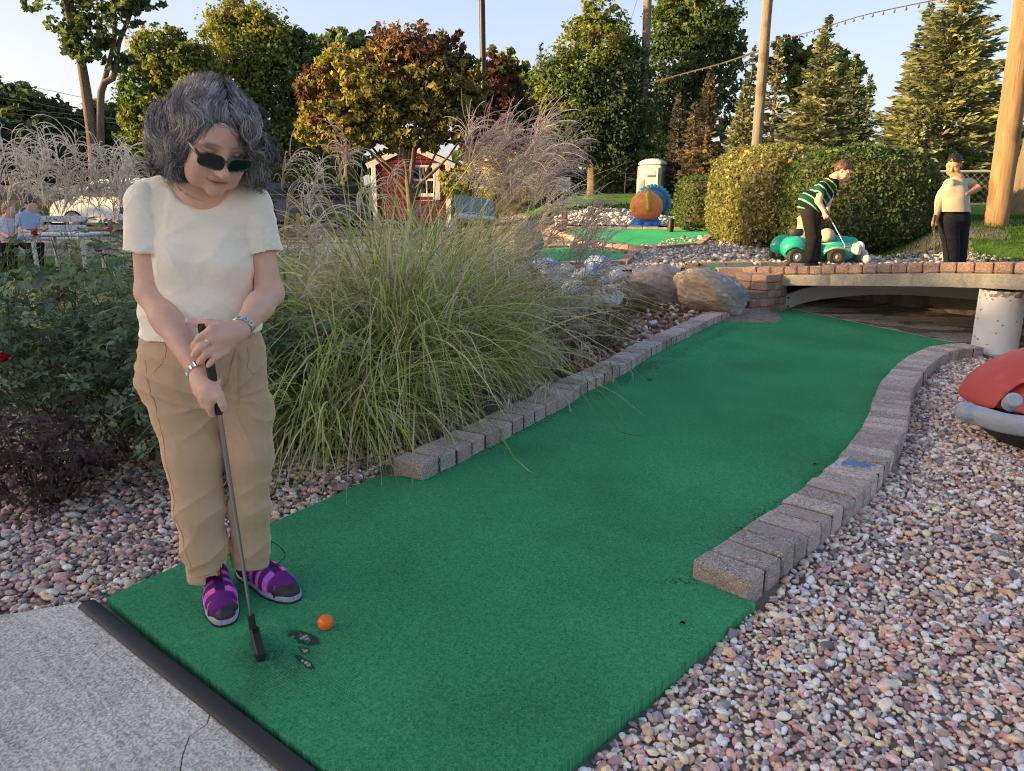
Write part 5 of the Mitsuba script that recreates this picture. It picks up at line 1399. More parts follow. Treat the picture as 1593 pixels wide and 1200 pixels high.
obj('roof', (v @ Rz.T + o + [0, 0, hb], np.array(dome.faces)), 'mat_cabin_roof', tl, True)
bx_ = thing('box_sign', 'small white box on a post in front of the toilet cabin', 'sign')
o = at_ground(997, 36); c = at(997, 288, 36)
m = rbox(0.34, 0.26, 0.50, 0.03, None, [o[0], o[1], c[2]]); obj('box', m, 'mat_paint', bx_, 30, vcol(m, (0.6, 0.62, 0.64)))
obj('post', tube([o, [o[0], o[1], c[2]]], 0.05, 8), 'mat_old_wood', bx_, True)
sg = thing('sign', 'small pale sign board standing among the purple plumes', 'sign')
c = at(876, 287, 19); o = c.copy(); o[2] = gzf(c[0], c[1])
m = rbox(0.36, 0.02, 0.34, 0.006, None, c); obj('board', m, 'mat_paint', sg, 30, vcol(m, (0.50, 0.58, 0.60)))
obj('post', tube([o + [0, 0.03, 0], c + [0, 0.03, 0.1]], 0.025, 6), 'mat_old_wood', sg, True)
for dz in (0.07, 0.0, -0.07):
    m = rbox(0.24, 0.004, 0.025, 0.001, None, c + [0, -0.013, dz]); obj('print_line', m, 'mat_paint', sg, 30, vcol(m, (0.25, 0.38, 0.42)))
lp = thing('path_light', 'short dark path light post at the foot of the box shaped hedge', 'light')
o = at_ground(1046, 17.6)
obj('post', tube([o - [0, 0, 0.1], o + [0, 0, 0.3]], 0.07, 10), 'mat_dark_plastic', lp, 40)
obj('cap', lathe([(1e-4, 0.06), (0.07, 0.04), (0.085, 0.0), (1e-4, 0.0)], 14, None, o + [0, 0, 0.3]), 'mat_dark_plastic', lp, 40)
st_ = thing('hole_marker', 'wooden stump post on the bank left of the turkey', 'post')
o = at(878, 345, 20.5); o[2] = gzf(o[0], o[1])
obj('post', tube([o - [0, 0, .1], o + [0, 0, 0.45]], 0.09, 9), 'mat_old_wood', st_, 40)

def link_fence(label, pts, h, step, wires=0.12, railc='mat_metal'):
    k = thing('chain_link_fence', label, 'fence')
    pts = np.asarray(pts, float); P = spline(pts, max(3, int(np.linalg.norm(np.diff(pts, axis=0), axis=1).sum() / step) + 1))
    z = gz(P[:, 0], P[:, 1])
    for q, zz in zip(P, z):
        obj('post', tube([[q[0], q[1], zz - 0.2], [q[0], q[1], zz + h + 0.06]], 0.035, 8), railc, k, True)
    obj('top_rail', tube(np.column_stack([P, z + h]), 0.028, 8), railc, k, True)
    Q = spline(P, int(np.linalg.norm(np.diff(P, axis=0), axis=1).sum() / wires))
    zq = gz(Q[:, 0], Q[:, 1]); C = []
    n = int(round(h / wires))
    for s in (n, -n):
        for i in range(len(Q)):
            j = i + s
            if 0 <= j < len(Q):
                C.append(np.linspace([Q[i, 0], Q[i, 1], zq[i] + 0.03], [Q[j, 0], Q[j, 1], zq[j] + h], 5))
    C = np.array(C)
    m = ribbons(C, np.tile(np.array([0, 0, 1.0]), (len(C), 5, 1)) * 0.0035, np.ones(5))
    obj('wire_mesh', m, railc, k, False, kind='stuff')
mat('fence_metal', (0.42, 0.43, 0.44), 0.45, 0.5)
mat('dark_fence', (0.03, 0.03, 0.032), 0.6, 0.4)
a, b = at(1425, 283, 17), at(1700, 283, 17)
hf = a[2] - gzf(a[0], a[1])
link_fence('chain link fence with pale top rail behind the woman with her hand on her hip', [a[:2], b[:2] * [1, 1]], max(0.8, hf), 3.0, 0.16, 'mat_fence_metal')
a, b = at_ground(900, 47), at_ground(1120, 46)
link_fence('dark fence on the far lawn behind the toilet cabin', [a[:2], b[:2]], 1.2, 2.6, 0.4, 'mat_dark_fence')
a, b = at_ground(380, 23.0), at_ground(560, 23.0)
link_fence('black wire fence in front of the parked cars right of the woman', [a[:2], b[:2]], 1.25, 2.2, 0.11, 'mat_dark_fence')
# dark bin and two yellow barrier posts by the cars
bn = thing('trash_bin', 'dark bin in front of the parked cars beside the yellow posts', 'bin')
o = at_ground(402, 21); m = rbox(0.7, 0.7, 1.0, 0.06, None, o + [0, 0, 0.5]); obj('body', m, 'mat_dark_plastic', bn, 30)
obj('lid', rbox(0.76, 0.76, 0.1, 0.04, None, o + [0, 0, 1.06]), 'mat_dark_plastic', bn, 30)
for x, tilt, lb in ((438, 0.12, 'leaning yellow post, the left one of two by the parked cars'), (461, 0.0, 'upright yellow post, the right one of two by the parked cars')):
    k = thing('bollard', lb, 'bollard'); o = at_ground(x, 21.5)
    m = tube([o, o + [tilt, 0, 0.75]], 0.055, 10); obj('post', m, 'mat_yellow', k, 40)
mat('yellow', (0.55, 0.36, 0.03), 0.5, 0.4)

# blue tilted board
bb = thing('blue_board', 'tilted blue board with white edge in front of the yellow bush', 'board')
c = at(738, 322, 12.5)
M = nrm(np.array([[0.93, 0.25, -0.1]]))[0]; ax_ = M; up_ = nrm(np.cross(nrm(np.array([-0.1, 0.75, -0.66])), ax_)); nn_ = np.cross(ax_, up_)
R = np.stack([ax_, up_, nn_], 1)
if R[2, 1] < 0: R[:, 1:] *= -1
m = rbox(0.66, 0.40, 0.06, 0.01, R, c); obj('panel', m, 'mat_paint', bb, 30, vcol(m, (0.09, 0.20, 0.32)))
m = rbox(0.70, 0.07, 0.09, 0.01, R, c - R[:, 1] * 0.23); obj('edge', m, 'mat_paint', bb, 30, vcol(m, (0.55, 0.60, 0.66)))
o = c.copy(); o[2] = gzf(c[0], c[1])
for q in (-0.25, 0.25):
    obj('leg', tube([[o[0] + q, o[1], o[2]], c + ax_ * q], 0.035, 8), 'mat_old_wood', bb, True)

# ------------------------------------------------------------------ red shed
sh = thing('shed', 'small dark red shed with white trim behind the plumes', 'shed')
Y = 29.0; s = Y / FOC
xl, xr = at(583, 300, Y)[0], at(698, 300, Y)[0]
zg = gzf((xl + xr) / 2, Y); ze, zp = at(0, 256, Y)[2], at(0, 231, Y)[2]
xm = (xl + xr) / 2; dp = 2.6
gable = Polygon([(xl, zg - .1), (xr, zg - .1), (xr, ze), (xm, zp), (xl, ze)])
def yz(m, y):
    v, f = m; return np.column_stack([v[:, 0], y + v[:, 2], v[:, 1]]), f[:, ::-1]
wx0, wx1, wz0, wz1 = at(634, 0, Y)[0], at(667, 0, Y)[0], at(0, 303, Y)[2], at(0, 259, Y)[2]
mat('shed_boards', (0.115, 0.016, 0.024), 0.7, 0.3)
obj('wall', yz(extr(gable.difference(sbox(wx0, wz0, wx1, wz1)), dp), Y), 'mat_shed_boards', sh, False)
z = zg
while z < zp - 0.12:
    half = (xr - xl) / 2 if z < ze else (xr - xl) / 2 * (zp - z) / (zp - ze)
    for x0, x1 in (((xm - half, wx0), (wx1, xm + half)) if wz0 - .1 < z < wz1 else ((xm - half, xm + half),)):
        if x1 - x0 > 0.1:
            obj('siding_board', rbox(x1 - x0 - 0.02, 0.03, 0.135, 0.008, np.array([[1, 0, 0], [0, 1, 0.09], [0, -0.09, 1]]), [(x0 + x1) / 2, Y - 0.017, z + 0.07]), 'mat_shed_boards', sh, 30)
    z += 0.15
mat('white_trim', (0.62, 0.63, 0.66), 0.6, 0.3)
for a, b in (((xl - 0.25, ze - 0.13), (xm, zp)), ((xr + 0.25, ze - 0.13), (xm, zp))):
    d = np.array([b[0] - a[0], 0, b[1] - a[1]]); ln = np.linalg.norm(d); d = d / ln
    R = np.stack([d, [0, 1, 0], np.cross(d, [0, 1.0, 0])], 1)
    c = np.array([(a[0] + b[0]) / 2, Y - 0.05, (a[1] + b[1]) / 2 + 0.06])
    obj('fascia', rbox(ln, 0.06, 0.2, 0.01, R, c), 'mat_white_trim', sh, 30)
    obj('roof', rbox(ln + 0.02, dp + 0.2, 0.06, 0.01, R, c + [0, dp / 2 + 0.14, 0.13]), 'mat_asphalt', sh, 30)
for x in (xl, xr):
    obj('corner_trim', rbox(0.18, 0.05, ze - zg, 0.01, None, [x, Y - 0.06, (ze + zg) / 2]), 'mat_white_trim', sh, 30)
wn = obj('window', rbox(wx1 - wx0, 0.02, wz1 - wz0, 0.004, None, [(wx0 + wx1) / 2, Y + 0.05, (wz0 + wz1) / 2]), 'mat_glass', sh, 30)
for x in (wx0 - 0.13, wx1 + 0.13):
    obj('shutter', rbox(0.26, 0.05, wz1 - wz0 + 0.3, 0.01, None, [x, Y - 0.065, (wz0 + wz1) / 2 - .05]), 'mat_white_trim', sh, 30)
for zz in (wz0 + (wz1 - wz0) * .52, wz0 - 0.1, wz1):
    obj('frame', rbox(wx1 - wx0 + .02, 0.05, 0.09 if zz > wz0 else 0.3, 0.01, None, [(wx0 + wx1) / 2, Y + 0.0, zz]), 'mat_white_trim', wn, 30)
for q in (0.33, 0.66):
    obj('frame', rbox(0.05, 0.04, wz1 - wz0, 0.008, None, [wx0 + (wx1 - wx0) * q, Y + 0.02, (wz0 + wz1) / 2]), 'mat_white_trim', wn, 30)

# ------------------------------------------------------------------ parked cars
def car(label, loc, rot, paint, hi=1.72, ln=4.6, box=False):
    k = thing('parked_car', label, 'car', 'cars in the lot behind')
    h, l = hi, ln / 2
    side = Polygon([(-l, .35), (-l, .75), (-l + .06, h * .60), (-l + (.12 if box else .42), h * .93), (-l + .55, h), (l - 2.2, h), (l - 1.75, h * .96), (l - 1.1, h * .66), (l - .25, h * .56), (l - .03, h * .44), (l, .45), (l - .05, .28), (-l + .05, .28)])
    for x in (-l + .85, l - .9):
        side = side.difference(Point(x, .32).buffer(.40))
    side = side.buffer(0)
    if side.geom_type != 'Polygon':
        side = max(side.geoms, key=lambda q: q.area)
    wd = 0.9
    m = trimesh.creation.extrude_polygon(side.segmentize(0.25), 2 * wd, engine='earcut')
    v, f = np.array(m.vertices), np.array(m.faces)
    def narrow(z): return 1 - 0.20 * sst(h * .55, h, z)
    v = np.column_stack([v[:, 0], (v[:, 2] - wd) * narrow(v[:, 1]), v[:, 1]])[:, [0, 1, 2]]
    ca, sa = math.cos(rot), math.sin(rot); R = np.array([[ca, -sa, 0], [sa, ca, 0], [0, 0, 1]])
    loc = np.array([loc[0], loc[1], gzf(loc[0], loc[1]) + 0.04])
    tr = lambda q: np.asarray(q) @ R.T + loc
    f = f[:, ::-1]
    obj('body', (tr(v), f), paint, k, 25)
    def pane(pts, y):
        p = np.array(pts); o = np.column_stack([p[:, 0], y * (narrow(p[:, 1]) * wd + 0.012), p[:, 1]])
        fc = np.array([[0, i, i + 1] for i in range(1, len(p) - 1)])
        obj('window', (tr(o), fc), 'mat_glass', k, False)
    for y in (-1, 1):
        pane([(-l + .5, h * .66), (-l + 1.2, h * .66), (-l + 1.2, h * .92), (-l + .62, h * .92)], y)
        pane([(-l + 1.28, h * .66), (-l + 2.2, h * .66), (-l + 2.2, h * .93), (-l + 1.28, h * .92)], y)
        pane([(-l + 2.28, h * .66), (l - 1.25, h * .68), (l - 1.8, h * .92), (-l + 2.28, h * .93)], y)
    a = 0.72
    o = np.array([[-l + .045, -a, h * .63], [-l + .045, a, h * .63], [-l + (.11 if box else .36), a * .88, h * .9], [-l + (.11 if box else .36), -a * .88, h * .9]]) - [0.03, 0, 0]
    obj('window', (tr(o), np.array([[0, 2, 1], [0, 3, 2]])), 'mat_glass', k, False)
    o = np.array([[l - 1.10, -a, h * .68], [l - 1.10, a, h * .68], [l - 1.7, a * .88, h * .93], [l - 1.7, -a * .88, h * .93]]) + [0.03, 0, 0.02]
    obj('window', (tr(o), np.array([[0, 1, 2], [0, 2, 3]])), 'mat_glass', k, False)
    for y in (-1, 1):
        m = rbox(0.06, 0.16, 0.30, 0.02, R, tr([[-l - .005, y * .74, h * .52]])[0]); obj('tail_light', m, 'mat_tail', k, 30)
        m = rbox(0.10, 0.34, 0.14, 0.03, R, tr([[l - .08, y * .64, h * .44]])[0]); obj('headlight', m, 'mat_lamp', k, 30)
        for x in (-l + .85, l - .9):
            M = frame(R @ np.array([0, y, 0]))
            c = tr([[x, y * .80, .33]])[0]
            r, w = .33, .22
            kk = obj('wheel', lathe([(1e-4, -w / 2), (r, -w / 2), (r, w * .35), (r * .88, w / 2), (r * .66, w / 2), (r * .62, w * .35), (1e-4, w * .35)], 20, M, c), 'mat_rubber', k, 40)
            obj('rim', lathe([(1e-4, w * .5), (r * .2, w * .5), (r * .6, w * .42), (r * .6, w * .36)], 16, M, c), 'mat_metal', kk, 40)
    return k
mat('tail', (0.35, 0.01, 0.012), 0.25, 0.5); mat('lamp', (0.6, 0.6, 0.6), 0.15, 0.5)
for n_, c_ in (('car_navy', (0.02, 0.027, 0.06)), ('car_white', (0.52, 0.56, 0.62)), ('car_grey', (0.17, 0.19, 0.23)), ('car_black', (0.012, 0.012, 0.014))):
    scene['mat_' + n_] = two({'type': 'principled', 'base_color': rgb(c_), 'roughness': 0.3, 'specular': 0.5, 'clearcoat': 1.0, 'clearcoat_gloss': 0.95})
def cl(px, Y): 
    p = at(px, 300, Y); return p[:2]
car('dark navy car with red tail light just right of the woman', cl(408, 29), math.radians(200), 'mat_car_navy', 1.7)
car('grey car behind and right of the dark navy car', cl(478, 31.5), math.radians(205), 'mat_car_grey', 1.7)
car('black car half hidden behind the pale plumes left of the shed', cl(528, 30.5), math.radians(192), 'mat_car_black', 1.62)
car('dark car farthest back between the navy and grey cars', cl(455, 37), math.radians(195), 'mat_car_grey', 1.75)
car('white pickup like car behind the right shoulder of the woman', cl(190, 27.5), math.radians(172), 'mat_car_white', 1.8)
car('grey car at the left behind the seated people', cl(110, 33), math.radians(178), 'mat_car_grey', 1.6)
car('dark car at the far left edge of the lot', cl(20, 33), math.radians(180), 'mat_car_black', 1.7)

# benches by the seated people
def bench(label, c, rot, L_=1.5):
    k = thing('bench', label, 'bench')
    ca, sa = math.cos(rot), math.sin(rot); R = np.array([[ca, -sa, 0], [sa, ca, 0], [0, 0, 1]])
    zg = gzf(c[0], c[1]); o = np.array([c[0], c[1], zg])
    for i in range(3):
        obj('slat', rbox(L_, 0.11, 0.035, 0.006, R, o + R @ np.array([0, -0.13 + 0.13 * i, 0.45])), 'mat_white_trim', k, 30)
    for i in range(2):
        obj('slat', rbox(L_, 0.03, 0.10, 0.006, R, o + R @ np.array([0, 0.24, 0.62 + 0.15 * i])), 'mat_white_trim', k, 30)
    for x in (-L_ * .42, L_ * .42):
        obj('leg', rbox(0.05, 0.4, 0.43, 0.01, R, o + R @ np.array([x, 0, 0.215])), 'mat_metal', k, 30)
        obj('arm', rbox(0.05, 0.05, 0.85, 0.01, R, o + R @ np.array([x, 0.27, 0.42])), 'mat_metal', k, 30)
bench('white slatted bench under the two seated people at the left edge', at(30, 380, 12.4)[:2] , 0.1, 2.0)
rail = thing('picnic_table', 'white picnic table between the seated people and the roses', 'table')
o = at(104, 364, 11.0); zt = o[2]; zg = gzf(o[0], o[1])
for i in range(5):
    obj('plank', rbox(0.9, 0.13, 0.035, 0.005, None, [o[0], o[1] - 0.28 + 0.14 * i, zt]), 'mat_white_trim', rail, 30)
for x in (-0.35, 0.35):
    for y in (-1, 1):
        obj('leg', tube([[o[0] + x, o[1] + y * .25, zg], [o[0] + x, o[1] + y * .25, zt]], 0.03, 8), 'mat_white_trim', rail, True)

# leaf scraps lying on the turf
for i, (x, y, lb) in enumerate([(1012, 592, 'dry brown leaf lying on the turf near the left kerb'), (1062, 971, 'small dark leaf scrap on the turf by the front right brick'), (1268, 722, 'brown leaf scrap on the turf beside the blue painted brick'), (760, 806, 'tiny pale leaf scrap in the middle of the turf')]):
    o = gp(x, y, 0.004); g = np.random.default_rng(500 + i); s_ = [0.018, 0.010, 0.012, 0.008][i]
    a = g.uniform(0, 6.28, 3); U = np.stack([np.cos(a), np.sin(a), a * 0 + .25], 1) * s_
    m = quads(o + g.normal(0, s_ * .4, (3, 3)) * [1, 1, .1] + [0, 0, 0.003], U, np.stack([-np.sin(a), np.cos(a), a * 0 + .2], 1) * s_ * .45, .4)
    k = obj('fallen_leaf', m, 'mat_leaf', None, False, np.tile([[(0.10, 0.05, 0.03), (0.03, 0.03, 0.025), (0.12, 0.07, 0.03), (0.4, 0.36, 0.25)][i]], (12, 1)))
    tag(k, lb, 'leaf')
# ------------------------------------------------------------------ people
mat('skin', VC, 0.5, 0.35)
mat('hair', VC, 0.45, 0.4)
SKIN = np.array([0.66, 0.415, 0.305])

def head_frame(yaw, pitch, roll):
    """Columns: the person's left, forward, up. yaw 0 looks at the camera, + turns to the picture's right; pitch + looks down."""
    f0 = np.array([math.sin(yaw), -math.cos(yaw), 0])
    l0 = np.array([math.cos(yaw), math.sin(yaw), 0])
    f = f0 * math.cos(pitch) - np.array([0, 0, math.sin(pitch)])
    u = np.array([0, 0, math.cos(pitch)]) + f0 * math.sin(pitch)
    l = l0 * math.cos(roll) - u * math.sin(roll)
    u = u * math.cos(roll) + l0 * math.sin(roll)
    return np.stack([l, f, u], 1)

def add_head(F, C, R, s=1.0, soft=1.0):
    def q(l, f, u): return C + R @ (np.array([l, f, u]) * s)
    def e(c, r, k=0.02, cut=False): F.el(q(*c), np.array(r) * s, R, k * s, cut)
    e((0, -0.015, 0.035), (0.074, 0.093, 0.085))
    e((0, 0.025, -0.01), (0.064, 0.068, 0.085), 0.03)
    e((0, 0.045, -0.065), (0.051, 0.05, 0.047), 0.035)          # jaw
    e((0, 0.082, -0.098), (0.02, 0.018, 0.016), 0.02)           # chin
    for d in (-1, 1):
        e((d * 0.038, 0.062, -0.035), (0.028, 0.028, 0.026), 0.02)      # cheek
        e((d * 0.034, 0.078, 0.026), (0.026, 0.014, 0.008), 0.012)      # brow
        e((d * 0.032, 0.090, 0.006), (0.014, 0.010, 0.009), 0.008, True)  # socket
        e((d * 0.032, 0.077, 0.004), (0.0125, 0.0125, 0.0115), 0.004)   # eye under its lid
        e((d * 0.076, -0.008, -0.01), (0.010, 0.019, 0.031), 0.006)     # ear
        e((d * 0.010, 0.100, -0.037), (0.009, 0.010, 0.008), 0.007)     # nostril wing
        e((d * 0.047, 0.04, -0.075), (0.018, 0.03, 0.03), 0.025)
    F.rc(q(0, 0.087, 0.012), q(0, 0.116, -0.031), 0.0085 * s, 0.0130 * s, 0.010 * s)   # nose
    e((0, 0.086, -0.060), (0.026, 0.012, 0.012), 0.012)
    F.rc(q(-0.020, 0.086, -0.059), q(0.020, 0.086, -0.059), 0.005 * s, 0.005 * s, 0.004 * s)
    F.rc(q(-0.017, 0.085, -0.071), q(0.017, 0.085, -0.071), 0.0065 * s, 0.0065 * s, 0.004 * s)
    F.rc(q(-0.027, 0.090, -0.063), q(0, 0.0985, -0.0665), 0.0028 * s, 0.0030 * s, 0.002 * s, cut=True); F.rc(q(0, 0.0985, -0.0665), q(0.027, 0.090, -0.063), 0.0030 * s, 0.0028 * s, 0.002 * s, cut=True)
    for d in (-1, 1):
        F.rc(q(d * 0.021, 0.103, -0.040), q(d * 0.038, 0.088, -0.066), 0.0016 * s, 0.0012 * s, 0.006 * s, cut=True)

def skin_colors(v, C, R, s=1.0, base=SKIN, lips=True, seed=0):
    n = meshkit.fbm(v * 30 + seed, 3)[:, None]; n2 = meshkit.fbm(v * 130 + seed, 2)[:, None]
    c = base * (0.86 + 0.2 * n + 0.1 * n2) * np.array([1, 1, 1.0])
    red = sst(0.45, 0.7, meshkit.fbm(v * 14 + 9 + seed, 3))[:, None]
    c = c * (1 - red * np.array([0.0, 0.10, 0.08]))
    q = (v - C) @ R / s
    if lips:
        k = 0.85 * np.exp(-((q[:, 0] / 0.021) ** 4 + ((q[:, 2] + 0.065) / 0.0085) ** 4)) * (q[:, 1] > 0.07)
        c = c * (1 - k[:, None]) + base * np.array([0.80, 0.55, 0.55]) * k[:, None]
        k = np.exp(-((q[:, 0] / 0.024) ** 4 + ((q[:, 2] + 0.0655 - 3.5 * q[:, 0] ** 2) / 0.0026) ** 2)) * (q[:, 1] > 0.06)
        c = c * (1 - 0.75 * k[:, None]) + np.array([0.10, 0.035, 0.03]) * 0.75 * k[:, None]
        for d in (-1, 1):       # eyebrow hair
            k = np.exp(-(((q[:, 0] - d * 0.034) / 0.022) ** 4 + ((q[:, 2] - 0.030 + 0.3 * abs(1) * ((q[:, 0] * d - 0.03) ** 2) * 20) / 0.0045) ** 2)) * (q[:, 1] > 0.05)
            c = c * (1 - 0.75 * k[:, None]) + np.array([0.07, 0.055, 0.05]) * 0.75 * k[:, None]
    for d in (-1, 1):           # lashes and irises
        k = np.exp(-(((q[:, 0] - d * 0.032) / 0.013) ** 4 + ((q[:, 2] - 0.005) / 0.0055) ** 4)) * (q[:, 1] > 0.05) * lips
        c = c * (1 - 0.85 * k[:, None]) + np.array([0.03, 0.02, 0.016]) * 0.85 * k[:, None]
    return np.clip(c, 0.01, 0.9)

def folds(v, n, seed, dirs, amp, freq):
    """Soft ridges across the given direction, broken up by noise."""
    d = nrm(np.array(dirs)); w = meshkit.fbm(v * 5 + seed, 3)
    ph = (v @ d) * freq + 5.0 * w
    r = 1 - np.abs(np.sin(ph))
    m = sst(0.35, 0.65, meshkit.fbm(v * 4.5 + 31 + seed, 2))
    return v + n * (amp * (r ** 2 - 0.4) * m)[:, None]

# ---------------- the woman with the putter
woman = thing('person', 'woman with curly grey hair and sunglasses in a cream shirt and tan trousers', 'person')
HC = at(332, 217, 2.00); HR = head_frame(math.radians(36), math.radians(33), math.radians(7))
JA = lambda x, y, Y: at(x, y, Y)
sh_r, el_r, wr_r = JA(230, 320, 2.07), JA(234, 456, 2.03), JA(312, 583, 1.875)
sh_l, el_l, wr_l = JA(393, 322, 2.12), JA(420, 456, 2.10), JA(374, 514, 1.90)
g0, g1, tip = JA(315, 503, 1.845), JA(341, 645, 1.84), JA(393, 975, 1.80)
gd = nrm(g1 - g0)
lo = np.array([-1.22, 1.60, 0.60]); hi = np.array([-0.55, 2.35, 1.58])
F = Field(lo, hi, 0.0032)
add_head(F, HC, HR, 1.02)
nk = JA(312, 292, 2.09)
F.rc(nk, HC + HR @ np.array([0, -0.02, -0.05]), 0.056, 0.052, 0.03)
F.rc(JA(262, 300, 2.10), JA(360, 308, 2.12), 0.05, 0.05, 0.04)
F.el(JA(312, 325, 2.10), (0.12, 0.07, 0.06), k=0.03)
# arms
F.rc(sh_r, el_r, 0.046, 0.038, 0.02); F.rc(el_r, el_r + (wr_r - el_r) * 0.35, 0.038, 0.038, 0.02); F.rc(el_r + (wr_r - el_r) * 0.3, wr_r, 0.038, 0.0245, 0.02)
F.rc(sh_l, el_l, 0.038, 0.036, 0.02); F.rc(el_l, el_l + (wr_l - el_l) * 0.4, 0.037, 0.036, 0.02); F.rc(el_l + (wr_l - el_l) * 0.35, wr_l, 0.036, 0.0245, 0.02)
# left hand lies over the top of the grip
def finger(F, pts, r0, r1, k=0.006):
    n = len(pts) - 1
    for i in range(n):
        a, b = r0 + (r1 - r0) * i / n, r0 + (r1 - r0) * (i + 1) / n
        F.rc(pts[i], pts[i + 1], a, b, k if i == 0 else 0.004)
    return pts
yh = 1.832
k_i, k_m, k_r, k_p = JA(330, 512.5, yh - .012), JA(331, 527, yh - .012), JA(337, 540, yh - .006), JA(348, 547, yh + .006)
for kn in (k_i, k_m, k_r, k_p):
    F.rc(wr_l + (kn - wr_l) * 0.08, kn, 0.0195, 0.0125, 0.014)
F.rc(JA(366, 516, 1.875), JA(345, 526, 1.835), 0.022, 0.017, 0.02)
finger(F, [k_i, JA(311, 525.5, yh - .020), JA(303, 537, yh - .004), JA(300.5, 541, yh + .006)], 0.0105, 0.0080)
finger(F, [k_m, JA(312, 541.5, yh - .022), JA(304, 550, yh - .006), JA(301, 552.5, yh + .008)], 0.0108, 0.0080)
finger(F, [k_r, JA(322, 550.5, yh - .020), JA(313, 561, yh - .008), JA(309, 564, yh + .004)], 0.0104, 0.0078)
finger(F, [k_p, JA(336, 555.5, yh - .016), JA(327.5, 565, yh - .012), JA(324, 569, yh - .004)], 0.0092, 0.0068)
finger(F, [JA(352, 508, 1.862), JA(325, 503, yh + .016), JA(306, 503.5, yh + .012), JA(292.5, 499.5, yh + .004)], 0.0135, 0.0085, 0.012)
# right hand wraps the grip lower down
y2 = 1.835
k2 = [JA(336, 617, y2 - .016), JA(326, 621, y2 - .020), JA(317, 618, y2 - .016), JA(309, 611, y2 - .004)]
for kn in k2:
    F.rc(wr_r + (kn - wr_r) * 0.10, kn, 0.0205, 0.0125, 0.014)
F.rc(JA(316, 594, 1.855), JA(325, 606, y2 - .008), 0.024, 0.020, 0.02)
finger(F, [k2[0] - [0.006, 0, 0], JA(326, 634, y2 - .016), JA(330, 644, y2 + .002), JA(336, 646, y2 + .016)], 0.0108, 0.0082)
finger(F, [k2[1], JA(318, 631, y2 - .008), JA(325, 637, y2 + .018), JA(335, 634, y2 + .024)], 0.0106, 0.0080)
finger(F, [k2[2], JA(313, 622, y2 + .004), JA(322, 625, y2 + .026), JA(334, 617, y2 + .026)], 0.0102, 0.0078)
finger(F, [k2[3], JA(308, 611, y2 + .016), JA(318, 610, y2 + .030), JA(335, 600, y2 + .024), JA(341, 593, y2 + .014)], 0.0092, 0.0070)
finger(F, [JA(330, 599, 1.842), JA(341, 616, y2 - .020), JA(346, 629, y2 - .020), JA(348.5, 637, y2 - .012)], 0.0130, 0.0088, 0.012)
v, f = F.mesh(1)
c = skin_colors(v, HC, HR, 1.02)
for nail, nd in ((JA(292.5, 498.5, yh - .004), 0.0072), (JA(348.5, 635, y2 - .021), 0.0072), (JA(323.5, 568.5, yh - .011), 0.0055)):
    k = sst(nd, nd * 0.75, np.linalg.norm(v - nail, axis=1))[:, None]
    c = c * (1 - k) + np.array([0.56, 0.50, 0.56]) * k
obj('body', (v, f), 'mat_skin', woman, True, c)
# veins and knuckle creases come from the surface itself

